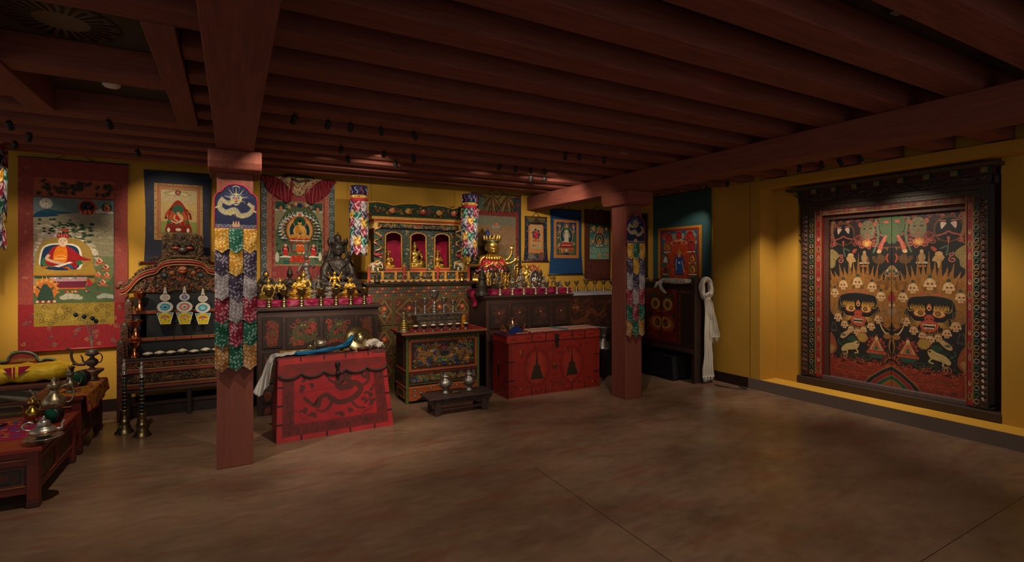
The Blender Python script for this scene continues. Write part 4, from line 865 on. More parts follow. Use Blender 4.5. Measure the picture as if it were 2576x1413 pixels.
RZ = CLZ+.075
mb = satin_riser(None, clx0+.0, xk, 6.04, 6.7, CLZ, .075, 3); m2 = satin_riser(None, xk, onY(935, 745, 6.05)[0], 6.04, 6.27, CLZ, .075, 4, 30); k_ = len(mb.v); mb.v += m2.v; mb.f += [tuple(i+k_ for i in f) for f in m2.f]; mb.c += m2.c; mb.sm += m2.sm
tag(mb.build('satin_drape', SATIN), 'crimson satin drape over a low step on the left cabinet, under its statues', 'drape')

# ---- tall painted cabinet in the middle
CMY = 6.34; cmx0 = onY(925, 800, CMY)[0]; cmx1 = onY(1186, 800, CMY)[0]; CMZ = 1.362
t = thing('painted_cabinet', 'tall olive and red painted cabinet in the centre carrying the gilded shrine', 'cabinet', (cmx0, CMY, 0)); cabM = t
mb = MB(); mb.box((cmx0, CMY, .05), (cmx1, 6.85, CMZ-.03), '4a3a20'); mb.box((cmx0+.03, CMY+.03, 0), (cmx1-.03, 6.82, .05), '0c0806'); bw(mb, 'body', PAINT, t)
mb = MB(); mb.box((cmx0-.06, CMY-.05, CMZ-.028), (cmx1+.05, 6.86, CMZ), '3a2418', .006); mb.box((cmx0-.03, CMY-.03, CMZ-.045), (cmx1+.03, 6.86, CMZ-.028), '5c4a24', .004); bw(mb, 'top', WOOD, t)
A = Art(6); W_ = (cmx1-cmx0)*100; H_ = (CMZ-.05)*100
A.rect(0, 0, W_, H_, '57491f'); A.rect(0, H_-13, W_, H_-1, '3a2c1c')
for r_ in range(3):
    for i in range(int(W_/4)): A.rect(i*4+.4+(2 if r_ % 2 else 0), H_-4.5-r_*4, i*4+3.4+(2 if r_ % 2 else 0), H_-2-r_*4, ['8a3424', '2c4a44', 'a8642c', '4a5230', '7a2c24'][(i*3+r_) % 5])
aw(A, 'front_frame', PAINT, t, cmx0, CMY-.001, 0)
cols = [926, 942, 988, 1067, 1140, 1183]; xs = [onY(u, 780, CMY)[0] for u in cols]; rows = [(onY(1000, 750, CMY)[1], onY(1000, 815, CMY)[1]), (onY(1000, 826, CMY)[1], onY(1000, 890, CMY)[1]), (onY(1000, 897, CMY)[1], onY(1000, 965, CMY)[1])]
for i in range(1, 5):
    for j, (zt_, zb_) in enumerate(rows):
        if j == 2 and i > 1: continue
        a, b = xs[i]+.02, xs[i+1]-.012; pw, ph = (b-a)*100, (zt_-zb_)*100
        A = Art(i*7+j); bg = '5a2a1a' if j != 2 else '6a2018'
        A.rect(0, 0, pw, ph, bg); A.scatter(0, 0, pw, ph, ['7a3420', '4c4a24', '3a3a20', '8a4a24', '2c3a2c'], 70, .7, 1.7)
        A.line([(pw/2, ph*.95), (pw*.95, ph*.5), (pw/2, ph*.05), (pw*.05, ph*.5), (pw/2, ph*.95)], 1.6, '7c6a28'); A.poly([(pw/2, ph*.84), (pw*.84, ph*.5), (pw/2, ph*.16), (pw*.16, ph*.5)], '4a2a1c')
        A.scatter(pw*.22, ph*.25, pw*.78, ph*.75, ['a8502c', '3c5a3c', '7a6428', '8a2c20'], 26, .7, 1.6); A.flower(pw/2, ph*.62, 3.2, 'b8482c'); A.flower(pw/2, ph*.34, 2.2, '4c6a44'); A.frame(0, 0, pw, ph, .7, '6c5a24')
        mb = MB(); mb.box((a-.006, CMY-.010, zb_-.006), (b+.006, CMY-.001, zt_+.006), '3a2818'); p = bw(mb, 'door', WOOD, t, bevel=.002)
        aw(A, 'door_painting', PAINT, t, a, CMY-.0105, zb_)

# ---- dark cabinet on the right
CRY = 5.74; crx0 = onY(1223, 741, CRY)[0]; crx1 = onY(1436, 741, CRY)[0]; CRZ = 1.187
t = thing('wooden_cabinet', 'plain dark brown four-panel cabinet behind the right red chest', 'cabinet', (crx0, CRY, 0)); cabR = t
mb = MB(); mb.box((crx0, CRY, .05), (crx1, 6.27, CRZ-.03), '2e1c18'); mb.box((crx0+.03, CRY+.03, 0), (crx1-.03, 6.25, .05), '0c0806'); bw(mb, 'body', WOOD, t)
mb = MB(); mb.box((crx0-.035, CRY-.035, CRZ-.025), (crx1+.03, 6.28, CRZ), '3a241c', .005); mb.box((crx0-.018, CRY-.018, CRZ-.045), (crx1+.015, 6.275, CRZ-.025), '46291e', .004); bw(mb, 'top', WOOD, t)
A = Art(8); W_ = (crx1-crx0)*100; A.rect(0, 0, W_, (CRZ-.045)*100, '40281f')
for i in range(22): A.ell(A.r.uniform(3, W_-3), A.r.choice((107.5, 104, A.r.uniform(5, 100))), 2.4, .8, '6a2a1c', 7)
A.rect(0, 0, 1.5, 112, '5c3424'); aw(A, 'front_frame', WOOD, t, crx0, CRY-.001, 0)
def cr9(x, y): return (1180+x/4.415, 700+y/4.415)
for k, (a, b) in enumerate(((230, 430), (462, 655), (685, 892), (930, 1102))):
    for j, (v0, v1) in enumerate(((275, 545), (600, 880))):
        u0, _ = cr9(a, 0); u1, _ = cr9(b, 0); x0_ = onY(u0, 760, CRY)[0]; x1_ = onY(u1, 760, CRY)[0]; zt_ = onY(1300, cr9(0, v0-0)[1], CRY)[1]; zb_ = onY(1300, cr9(0, v1)[1], CRY)[1]
        mb = MB(); mb.box((x0_, CRY-.010, zb_), (x1_, CRY-.001, zt_), '2a1712'); p = bw(mb, 'panel', WOOD, t, bevel=.003)
        pw, ph = (x1_-x0_)*100, (zt_-zb_)*100; A = Art(k*3+j); A.rect(1.2, 1.2, pw-1.2, ph-1.2, '36211a'); A.scroll(3, 3, pw-3, ph-3, ['5a2c20', '4a3424', '6a3424'], 30, 2.4, .7); A.flower(pw/2, ph*.62, 2, '84402a'); aw(A, 'panel_painting', PAINT, t, x0_, CRY-.0105, zb_)
mb = satin_riser(None, crx0-.02, onY(1429, 715, 6.0)[0], 5.93, 6.30, CRZ, .07, 8, 90)
tag(mb.build('satin_drape', SATIN), 'crimson satin drape over a low step on the right cabinet, under its statues', 'drape')
RZR = CRZ+.07
mb = MB(); a = onY(1192, 716, 6.05)
def f(u, v): return (crx0-.045-.02*math.sin(v*6)-.012*math.sin(u*9), 5.96+.10*u, CRZ+.055-.20*v)
mb.grid(f, 10, 14, '96143e'); tag(mb.build('satin_cloth_end', SATIN, solid=.003), 'crimson satin end hanging beside the left edge of the right cabinet', 'cloth')

# ---- low painted cabinet under white cloth, at the far right of the back wall
CWY = 6.03; cwx0 = crx1+.04; cwx1 = 5.30; CWZ = 1.165
t = thing('painted_cabinet', 'dark painted cabinet with orange dragon scrolls under white cloth, left of the far post', 'cabinet', (cwx0, CWY, 0))
mb = MB(); mb.box((cwx0, CWY, .0), (cwx1, 6.84, CWZ-.008), '2c1a14'); bw(mb, 'body', WOOD, t)
A = Art(77); W_ = (cwx1-cwx0)*100
A.rect(0, 0, W_, 115, '2a1812'); A.rect(2, 60, W_-2, 112, '38190f'); A.scroll(2, 60, W_-2, 112, ['5c2c18', '4c3c1c', '70341c'], 150, 3.4, .9); A.dragon([(24, 96), (14, 88), (22, 76), (40, 80), (52, 92), (66, 84), (78, 94)], 7, '6e3a1c', '2c1a10', 'a8702c'); A.rect(2, 56, W_-2, 58, '4a2a1c'); A.rect(2, 6, W_-2, 52, '301a12'); A.scroll(2, 6, W_-2, 52, ['4c2818', '3a2c18'], 60, 4, .8)
aw(A, 'front_painting', PAINT, t, cwx0, CWY-.002, 0)
mb = MB()
def f(u, v):
    x = cwx0-.005+(cwx1-cwx0+.01)*u
    return (x, CWY-.008+.003*math.sin(x*20), CWZ-.028+.028*min(1, v*4)) if v < .25 else (x, CWY+.82*(v-.25)/.75, CWZ+.002*math.sin(x*9+v*8))
mb.grid(f, 40, 12, '9c98a0'); tag(mb.build('table_cloth', SILK), 'white cloth laid over the low cabinet left of the far post', 'cloth')
mb = MB()
def f(u, v): return (cwx0+.03+.05*u+.008*math.sin(v*8), CWY-.035-.010*math.sin(u*7+v*5), CWZ-.03-.14*v*(1-.3*u))
mb.grid(f, 8, 12, '96143e'); tag(mb.build('satin_cloth_end', SATIN, solid=.003), 'small crimson satin end hanging at the seam of the two right cabinets', 'cloth')

# ================================================================ central painted altar table
AY = 5.63; ax0 = onY(1021, 1000, AY)[0]; ax1 = onY(1206, 990, AY)[0]; AYB = 6.02; AZ = .815
t = thing('altar_table', 'carved orange and green altar table holding silver goblets and rice cups', 'table', (ax0, AY, 0)); altar = t
def cr6(x, y): return (960+x/3.926, 700+y/3.926)
mb = MB(); mb.box((ax0, AY+.012, .13), (ax1, AYB, AZ-.06), '43301a')
for x in (ax0, ax1-.035):
    mb.box((x, AY, 0), (x+.035, AY+.035, AZ-.06), '5c6428', .003); mb.box((x, AYB-.035, 0), (x+.035, AYB, .2), '4a4a24', .003)
bw(mb, 'body', PAINT, t)
mb = MB(); mb.box((ax0-.065, AY-.075, AZ-.024), (ax1+.065, AYB+.03, AZ-.003), '7a2a24', .004); mb.box((ax0-.067, AY-.078, AZ-.026), (ax1+.067, AY-.074, AZ-.004), 'a86a40'); mb.box((ax0-.03, AY-.04, AZ-.06), (ax1+.03, AYB, AZ-.024), '3a2418', .004); mb.box((ax0-.063, AY-.072, AZ-.003), (ax1+.063, AYB+.028, AZ), 'a3222a'); bw(mb, 'top', LACQ, t)
def arect(x0, y0, x1, y1):
    p = onY(*cr6(x0, y0), AY); q = onY(*cr6(x1, y1), AY); return p[0], q[1], q[0], p[1]
FXL, FXR = ax0+.035, ax1-.035
def zrow(y, x=600): return onY(*cr6(x, y), AY)[1]
z_a, z_b, z_c, z_d, z_e = zrow(588), zrow(880), zrow(905), zrow(1038), zrow(1180)
mb = MB()
for z, h, c in ((z_a, .018, 'b0602c'), (z_b, .02, 'a8582a'), (z_b-.03, .014, '7a2420'), (z_d, .022, 'b8602c'), (z_d+.03, .01, '5c5a24'), (z_a+.022, .014, '6a7030')): mb.box((FXL, AY-.006, z-h), (FXR, AY+.014, z), c, .003)
for x in (FXL, FXR-.02): mb.box((x, AY-.006, z_b), (x+.02, AY+.014, z_a), 'b4602a', .003)
for i in range(15): mb.box((ax0+.03+i*.064, AY-.008, z_a-.016), (ax0+.036+i*.064, AY, z_a-.002), '2c1a10')
bw(mb, 'moulding', PAINT, t)
mb = MB(); mb.box((FXL, AY-.002, .03), (FXR, AY+.012, z_d-.02), 'a8501f'); p = bw(mb, 'apron', LACQ, t)
A = Art(14); aw_, ah_ = (FXR-FXL)*100, (z_d-.02-.03)*100; A.rect(0, 0, aw_, ah_, 'a8501f'); A.poly([(8, 0), (14, 3), (20, 9), (aw_-20, 9), (aw_-14, 3), (aw_-8, 0)], '120a06')
for (x, y) in ((7, 6), (7, 12), (14, 9), (26, 13), (aw_/2, 13), (aw_-26, 13), (aw_-14, 9), (aw_-7, 12), (aw_-7, 6)): A.ell(x, y, 1.6, 1.6, '2c3c5c'); A.ell(x, y, .8, .8, 'd8d0b0')
aw(A, 'apron_painting', PAINT, t, FXL, AY-.0025, .03)
A = Art(11); pw = (FXR-.02-FXL-.02)*100; ph = (z_a-z_b-.018)*100
A.rect(0, 0, pw, ph, '3a1d12'); A.frame(0, 0, pw, ph, 1.3, '8a4420'); A.rect(4, 3, 8, ph-3, '6a3a1c'); A.rect(4, 3, pw-4, 6, '5c3018')
A.scatter(2, 2, pw-2, ph-2, ['24388a', '2c6a34', 'c07a28', '6a3a1c', '1f2c6a', '3c7a3c'], 150, .8, 2.2)
A.scroll(5, 5, pw-5, ph-3, ['c88a3c', 'b06a28', '2c7a3c', '2f4cae', 'd8b070', '7a4a24'], 190, 2.5, .8)
for x, y, r, c in ((.12, .72, 3, 'cc7a20'), (.2, .62, 3.8, '2a3c9c'), (.30, .5, 3.4, 'a86a34'), (.16, .35, 3.6, 'c87a28'), (.36, .36, 3.4, 'd0801f'), (.62, .4, 3.6, 'cc7a20'), (.70, .6, 3, '8a6a4c'), (.8, .66, 3.6, '2a3c9c'), (.9, .8, 3, '2f6a34'), (.86, .3, 4, 'c8801f'), (.75, .9, 3, 'd0701f'), (.44, .8, 3, '7a3c24'), (.93, .5, 3.2, '2f48a4')): A.flower(pw*x, ph*y, r, c, 'e0b860')
A.ell(pw*.5, ph*.68, 7, 5.5, '5c2420'); A.ell(pw*.5, ph*.66, 5, 4, '8a3424'); A.ell(pw*.5, ph*.5, 6, 3, '1c3424'); A.rect(pw*.4, ph*.36, pw*.6, ph*.40, 'b88a30'); A.cloud(pw*.52, ph*.26, 14, '3c9a5c', '1c3c2c', .5)
for d in (-1, 1): A.dragon([(pw*(.5+d*.16), ph*.62), (pw*(.5+d*.24), ph*.5), (pw*(.5+d*.32), ph*.6), (pw*(.5+d*.40), ph*.42)], 4.6, 'b07c3c', '4a2a14', legs=False)
aw(A, 'carved_panel', PAINT, t, FXL+.02, AY-.0, z_b)
A = Art(12); ph = (z_c-z_d-.03)*100; pw = (FXR-FXL)*100; A.rect(0, 0, pw, ph, '3a1f12'); A.scroll(1, 1, pw-1, ph-1, ['b88a40', '2c6a3c', '3c4c9a', '8a4a24', '6a6a2c'], 150, 2.2, .7); aw(A, 'carved_strip', PAINT, t, FXL, AY-.004, z_d+.03)
mb = MB(); relief(mb, lambda x, y, d: (x, AY-.003-d, y), FXL+.03, z_b+.02, FXR-.03, z_a-.02, ['b8803c', '2c6a3c', '35509c', '8a4a20', 'c8a058'], 90, .026, 3, .008, .0045); bw(mb, 'carved_scrollwork', CARVE, t)
# side panels (face left)
mb = MB()
for z0_, z1_, c in ((z_b, z_a, '7a2a1c'), (z_d+.02, z_c, '5c2c1c'), (.05, z_d-.02, '9c4a22')):
    mb.box((ax0-.004, AY+.05, z0_), (ax0+.002, AYB-.05, z1_), c, .002); mb.box((ax0-.006, AY+.09, z0_+.03), (ax0, AYB-.09, z1_-.03), '33241a', .002)
mb.box((ax0-.008, AY+.02, z_d-.01), (ax0, AYB, z_d+.01), 'a8582a', .002); mb.box((ax0-.008, AY+.02, z_b-.01), (ax0, AYB, z_b+.01), 'a8582a', .002); bw(mb, 'side_panels', PAINT, t)

# ---- low bench
bx0, by0 = onZ(1095, 1048); bx1 = onZ(1224, 1028)[0]; by0 = 5.03; BZ = .195; by1 = 5.27
t = thing('low_bench', 'low dark carved wooden bench in front of the altar, holding two silver vases', 'bench', (bx0, by0, 0))
mb = MB(); mb.box((bx0-.075, by0-.03, BZ-.022), (bx1+.075, by1+.03, BZ), '43302a', .006); bw(mb, 'top', WOOD, t)
for x in (bx0, bx1-.06):
    for y in (by0, by1-.05): mb = MB(); mb.hull([(x-.005, y-.005, 0), (x+.065, y-.005, 0), (x+.065, y+.05, 0), (x-.005, y+.05, 0)], [(x, y, BZ-.022), (x+.055, y, BZ-.022), (x+.055, y+.045, BZ-.022), (x, y+.045, BZ-.022)], '38241f'); bw(mb, 'leg', WOOD, t, bevel=.004)
mb = MB(); n = 20; top = [(bx0+(bx1-bx0)*i/n, BZ-.024) for i in range(n+1)]; bot = [(bx0+(bx1-bx0)*i/n, BZ-.085-.014*abs(math.sin(PI*i/n*4))) for i in range(n+1)]
mb.prism(top+bot[::-1], '3c2620', lambda a, b, d: (a, by0+.012+d, b), .014); mb.box((bx0, by0+.01, .045), (bx1, by0+.03, .065), '3a2520'); mb.box((bx0, by1-.03, .045), (bx1, by1-.015, .065), '3a2520')
for s_ in (-1, 1):
    xx = bx0-.008 if s_ < 0 else bx1+.008
    mb.prism([(0, 0), (.0, -.10), (.02*1, -.085), (.03, -.05), (.05, -.04), (.06, 0)], '3a2520', lambda a, b, d, xx=xx, s_=s_: (xx+s_*a, by0+.01+d, BZ-.024+b), .012)
relief(mb, lambda x, y, d: (x, by0+.012-d, y), bx0+.06, BZ-.085, bx1-.06, BZ-.026, ['4a302a', '3c2620'], 40, .016, 5, .004, .003, False); bw(mb, 'apron', CARVE, t)
for y in (by0+.01, by1-.02): pass

# ================================================================ red chests
def strapset(t, rows, c='1c1412'):
    for (a, b) in rows: mb = MB(); mb.box(a, b, c, .0015); bw(mb, 'iron_strap', BLACK, t)
# right chest
q0 = (2.83, 5.31); q1 = (4.19, 5.69); QZ = .742
t = thing('red_chest', 'large rectangular red painted chest with two dark stupa drawings, right of the altar', 'chest', (q0[0], q0[1], 0)); chestR = t
mb = MB(); mb.box((q0[0], q0[1], 0), (q1[0], q1[1], QZ-.105), '8e231c', .005); bw(mb, 'body', LACQ, t)
mb = MB(); mb.box((q0[0]-.004, q0[1]-.004, QZ-.10), (q1[0]+.004, q1[1]+.004, QZ), '97291f', .005); bw(mb, 'lid', LACQ, t)
A = Art(23); W_, H_ = (q1[0]-q0[0])*100, (QZ-.105)*100; A.rect(0, 0, W_, H_, '8c241c')
for s_, x in ((1, .30), (1, .68)):
    X = W_*x; A.ell(X, H_*.52, 19, 24, '7c1f1a'); A.ell(X, H_*.52, 15, 20, '92291e'); A.ell(X-.5, H_*.5, 11, 17, '9a3022')
    c = '32261a'; b = H_*.30; A.rect(X-9, b, X+9, b+2, c); A.poly([(X-8, b+2), (X-7, b+8), (X-5, b+11), (X-5, b+15), (X-3, b+17), (X+3, b+17), (X+5, b+15), (X+5, b+11), (X+7, b+8), (X+8, b+2)], c); A.poly([(X-1.6, b+17), (X-.4, b+34), (X+.4, b+34), (X+1.6, b+17)], c)
for i in range(26): x = A.r.uniform(8, W_-8); y = A.r.choice((A.r.uniform(4, 14), A.r.uniform(H_-16, H_-4))); A.ell(x, y, 1.3, 1.3, A.r.choice(['22283a', '2c3024', '9a5a2c', '4a1a18']), 7)
for k in range(20): y = 4+k*3; A.spiral(5, y, 1.4, '4a1816', .4, 1, 1, k); A.spiral(W_-5, y, 1.4, '4a1816', .4, 1, 1, k)
for k in range(34): A.spiral(6+k*3.7, 3, 1.5, '5a1a18', .4, 1, 1, k)
A.ring(W_/2-1, H_*.5, 4, 4, .7, '4a1a18'); A.ell(W_/2-1, H_*.5, 2.2, 2.6, '3a2c1c'); A.ell(W_/2-2, H_*.55, 1.2, 1.4, '8a5a2c'); A.ring(W_/2-1, H_*.65, 3, 2, .4, '5a1a18'); A.ring(W_/2-1, H_*.35, 3, 2, .4, '5a1a18'); A.scroll(W_/2-12, H_*.7, W_/2+12, H_*.95, ['6a1c18', '5a1a18', '3a2a24'], 26, 2, .4); A.scroll(W_/2-12, H_*.05, W_/2+12, H_*.3, ['6a1c18', '5a1a18', '3a2a24'], 26, 2, .4)
for pts in ([(0, 0), (9, 9)], [(W_, 0), (W_-9, 9)]): A.line(pts, .7, '2a1210')
aw(A, 'front_painting', LACQ, t, q0[0], q0[1]-.0015, 0)
A = Art(24); A.rect(0, 0, W_, 10, '97291f')
for x in (8, 28, 44, 92, 104, 122): A.line([(x-4, 5), (x+4, 5)], .5, '34120f'); A.line([(x-3, 2.5), (x+3, 7.5)], .4, '34120f'); A.line([(x-3, 7.5), (x+3, 2.5)], .4, '34120f')
A.rect(0, 0, W_, .6, '3a1612'); A.rect(0, 9.3, W_, 10, '3a1612'); aw(A, 'lid_painting', LACQ, t, q0[0], q0[1]-.0055, QZ-.10)
A = Art(25); A.rect(0, 0, 42, H_, '761c18'); A.ell(16, H_*.5, 3.4, 9, '4a1814'); A.ell(16, H_*.5, 2, 5, '2c2418'); A.ell(16, H_*.62, 1.4, 1.6, '8a5a3a'); A.poly([(14, H_*.45), (18, H_*.45), (16, H_*.28)], '2c2418'); aw(A, 'side_painting', LACQ, t, q0[0]-.0015, q1[1], 0, U=(0, -1, 0), N=(-1, 0, 0))
x, y = q0; strapset(t, [((x-.004, y-.006, .42), (x+.10, y, .432)), ((x-.004, y-.006, .20), (x+.10, y, .212)), ((x-.006, y, .42), (x, y+.07, .432)), ((x-.006, y, .20), (x, y+.07, .212)), ((q1[0]-.09, y-.006, .20), (q1[0]+.004, y, .212)), ((q1[0]-.09, y-.006, .42), (q1[0]+.004, y, .432))] + [((x+d, y-.006, 0), (x+d+.009, y, .11)) for d in (.33, .53, .92, 1.11)] + [((x+d, y-.009, QZ-.1), (x+d+.012, y-.005, QZ)) for d in (.33, .53, .92, 1.11)])
mb = MB(); xx = onY(1400, 850, y)[0]; mb.box((xx-.03, y-.016, QZ-.115), (xx+.03, y-.006, QZ-.02), '17120f', .003); mb.box((xx-.018, y-.022, QZ-.17), (xx+.018, y-.004, QZ-.11), '17120f', .003); mb.tube([(xx-.02, y-.028, QZ-.05), (xx, y-.035, QZ-.09), (xx+.02, y-.028, QZ-.05)], .005, '2a2420'); bw(mb, 'lock', BLACK, t)

# left chest: front and sides lean in
LZ = .725; ca = (.336, 4.93); cb = (1.385, 4.975); yb_ = 5.55
def lp(u, v, yy): p = onY(u, v, yy); return p
ta = onY(699, 905, 5.06)[0]; tb = onY(967, 884, 5.10)[0]; TY1 = 5.06+.045*(tb-ta)/1.049; dpt = 5.38
t = thing('red_chest', 'flared red leather chest with faded dragon and scalloped lid edge, nearest the front', 'chest', (ca[0], ca[1], 0)); chestL = t
mb = MB(); B = [(ca[0], ca[1], 0), (cb[0], cb[1], 0), (cb[0], yb_, 0), (ca[0], yb_, 0)]; T = [(ta, 5.06, LZ-.02), (tb, TY1, LZ-.02), (tb, dpt, LZ-.02), (ta, dpt, LZ-.02)]
mb.hull(B, T, '9c1a22'); bw(mb, 'body', LACQ, t, bevel=.006)
def cf(a, b, d=0):      # face coordinates 0..1
    p = Vector(B[0]).lerp(Vector(B[1]), a); q = Vector((ta, 5.06, LZ)).lerp(Vector((tb, TY1, LZ)), a); r = p.lerp(q, b); n = Vector((0, -1, .18)).normalized(); return r+n*d
class FaceArt(Art):
    def build(s, name, m, parent, fn, eps=3e-5):
        mb = MB(); l = parent.location
        for bb, ly, pts, c in s.sh:
            vs_ = [fn(p[0], p[1], eps*(ly+1)) for p in pts]; mb.add([(v[0]-l[0], v[1]-l[1], v[2]-l[2]) for v in vs_], [tuple(range(len(pts)))], c)
        for i, f_ in enumerate(mb.f):
            nn = Vector((0, 0, 0))
            for k in range(len(f_)): nn += Vector(mb.v[f_[k]]).cross(Vector(mb.v[f_[(k+1) % len(f_)]]))
            if nn.y > 0: mb.f[i] = tuple(reversed(f_))
        return mb.build(name, m, parent)
A = FaceArt(33); D = '491a14'
A.rect(0, 0, 100, 68, 'a01c24'); A.frame(0, 0, 100, 68, 4, 'b02428'); A.frame(4, 4, 96, 68, 10, '741a18'); A.scroll(4.5, 4.5, 95.5, 14, [D, '5e1c16'], 110, 1.8, .5, False); A.scroll(4.5, 12, 14, 66, [D, '5e1c16'], 60, 1.8, .5, False); A.scroll(86, 12, 95.5, 66, [D, '5e1c16'], 60, 1.8, .5, False)
A.rect(14, 14, 86, 68, 'a81a22')
for c_ in ((14, 14, 1, 1), (86, 14, -1, 1)): A.curve([(c_[0], c_[1]+12*c_[3]), (c_[0]+4*c_[2], c_[1]+9), (c_[0]+5*c_[2], c_[1]+5), (c_[0]+11*c_[2], c_[1]+3), (c_[0]+15*c_[2], c_[1])], .5, D)
bd = '5a2118'
A.curve([(59, 58), (64, 54), (58, 49), (52, 46), (56, 41), (68, 44), (73, 38), (66, 31), (54, 28), (46, 32), (42, 36), (36, 34), (34, 27), (28, 30), (22, 36)], 7.0, bd, 3.0)
A.curve([(57, 51), (66, 43), (60, 40)], 5, bd, 4); A.ell(57, 57, 5.5, 4.4, bd, 10); A.poly([(50, 56), (46, 60), (52, 60)], bd)
for p in ([(48, 34), (44, 26), (38, 22), (32, 24)], [(62, 30), (68, 22), (76, 20)], [(72, 40), (80, 44), (82, 52), (78, 58)], [(54, 45), (46, 48), (42, 54)]): A.curve(p, 3.2, bd, 1.4)
for x, y in ((25, 52), (29, 46), (22, 24), (28, 20), (74, 27), (80, 32), (83, 25), (70, 60), (78, 50), (44, 60), (34, 56), (66, 66), (52, 17), (20, 44), (60, 20), (82, 38)):
    for k in range(4): A.ell(x+A.r.uniform(-3, 3), y+A.r.uniform(-2, 2), A.r.uniform(1.4, 3), A.r.uniform(.9, 2), bd, 8, A.r.uniform(0, 3))
A.line([(14, 40), (40, 41.5), (64, 43)], .35, '5e1416')
A.build('front_painting', LACQ, t, lambda x, y, e: cf(x/100, y/72.5, .004+e))
mb = MB()
tl = [(i/40, 1.0) for i in range(41)]; bl = []
for i in range(81):
    a = i/80; k = (a*5) % 1; bl.append((a, .80-.055*math.sin(PI*k)**.6 if 0 < a < 1 else .80))
n0 = len(mb.v); pts = [(a, b) for a, b in bl]+[(1, 1.0), (0, 1.0)]
fr_ = [cf(a, b, .020) for a, b in pts]; bk = [cf(a, b, .004) for a, b in pts]; n = len(pts)
mb.add(fr_+bk, [tuple(range(n)), tuple(reversed(range(n, 2*n)))]+[(i, n+i, n+(i+1) % n, (i+1) % n) for i in range(n)], '85211d')
mb.hull([(ta-.012, 5.05, LZ-.022), (tb+.012, 5.075, LZ-.022), (tb+.012, dpt+.01, LZ-.022), (ta-.012, dpt+.01, LZ-.022)], [(ta-.010, 5.052, LZ), (tb+.010, 5.08, LZ), (tb+.010, dpt+.01, LZ), (ta-.010, dpt+.01, LZ)], '55241f')
bw(mb, 'lid', LACQ, t)
mb = MB(); mb.tube([cf(a, b-.006, .021) for a, b in bl], .0105, '33201a', 7); bw(mb, 'scalloped_trim', WOOD, t)
A = FaceArt(34); A.rect(.5, 91, 99.5, 98, 'b02826'); A.rect(5, 76, 95, 91, '7c201c'); A.line([(5, 91), (95, 91)], .6, '3a1614'); A.rect(.5, 80, 5, 91, '8e1f20'); A.rect(95, 80, 99.5, 91, '8e1f20')
A.sh = [(b, l, p, c) for (b, l, p, c) in A.sh]
A.rect(5, 86, 95, 91, '7c201c'); A.build('lid_painting', LACQ, t, lambda x, y, e: cf(x/100, max(y, 82)/100 if y < 82 else y/100, .0203+e))
for d in (.19, .40, .60, .82):
    mb = MB()
    for (b0, b1, dd) in ((.945, 1.0, .024), (0.0, .055, .008)):
        mb.hull([cf(d, b0, .0), cf(d+.012, b0, .0), cf(d+.012, b1, .0), cf(d, b1, .0)], [cf(d, b0, dd), cf(d+.012, b0, dd), cf(d+.012, b1, dd), cf(d, b1, dd)], '241512')
    bw(mb, 'iron_strap', BLACK, t)
for b in (.20, .42, .64):
    for a in (-.002, .955):
        mb = MB(); mb.hull([cf(a, b, 0), cf(a+.05, b, 0), cf(a+.05, b+.016, 0), cf(a, b+.016, 0)], [cf(a, b, .009), cf(a+.05, b, .009), cf(a+.05, b+.016, .009), cf(a, b+.016, .009)], '241512'); bw(mb, 'iron_strap', BLACK, t)
mb = MB(); c0 = cf(.525, .86, .03); mb.ell(c0, (.024, .012, .03), '1a1512'); c1 = cf(.525, .77, .03); mb.box((c1[0]-.012, c1[1]-.01, c1[2]-.06), (c1[0]+.012, c1[1]+.006, c1[2]+.05), '15100e', .004); mb.ell((c1[0], c1[1]-.008, c1[2]-.015), (.024, .016, .024), '1a1512'); bw(mb, 'lock', BLACK, t)
# ================================================================ carved throne
TF = 6.36
def c5(x, y): return (290+x/5.046, 580+y/5.046)
def c6(x, y): return (280+x/4.871, 820+y/4.871)
tcx = onY(460, 700, 6.6)[0]; tx0 = onY(300, 900, TF)[0]; tx1 = clx0-.04; THW = (tx1-tx0)/2+.02; tcx = (tx0+tx1)/2
t = thing('carved_throne', 'carved and gilded high-backed throne shelf with red arch, behind the nearer post', 'throne', (tcx, TF, 0)); thr = t
GC = ['5a3c1c', '6c4a22', '3c2816', '7a5428', '4a3018', '8a3424']
def tz(v, y=TF, u=430): return onY(u, v, y)[1]
DZ = .625
mb = MB()
for x in (tx0+.05, tcx-.02, tx1-.09): mb.box((x, TF+.02, 0), (x+.04, TF+.07, .30), '2a1814', .003)
mb.box((tx0+.02, TF+.12, .0), (tx1-.02, TF+.16, .12), '24140f'); mb.box((tx0+.02, TF+.10, .12), (tx1-.02, TF+.18, .15), '3a201a'); bw(mb, 'base_stand', WOOD, t)
mb = MB(); mb.box((tx0+.02, TF+.02, .27), (tx1-.02, 6.80, DZ-.02), '3c2418'); mb.box((tx0, TF-.01, DZ-.03), (tx1, 6.80, DZ), '2c1c16', .004)
for z0_, z1_, c, o_ in ((.27, .30, '4a2a1c', .0), (.315, .34, '7c3420', .012), (.345, .365, '8a5a34', .008), (.475, .50, '8a3420', .012), (.505, .517, '9a6a34', .006), (DZ-.045, DZ-.03, '6c3a20', .006)): mb.box((tx0+.01, TF-o_, z0_), (tx1-.01, TF+.03, z1_), c, .003)
bw(mb, 'seat_frame', LACQ, t)
mb = MB(); relief(mb, lambda x, y, d: (x, TF+.018-d, y), tx0+.05, .37, tx1-.05, .475, ['6c4a24', '4a3420', '8a5c30', '3a2a1a'], 230, .026, 5, .016, .006)
for k in range(3): mb.ell((tcx-.02+.02*(k-1), TF, .42+.012*(k % 2)), (.018, .014, .016), '2c3c34')
bw(mb, 'carved_apron', CARVE, t)
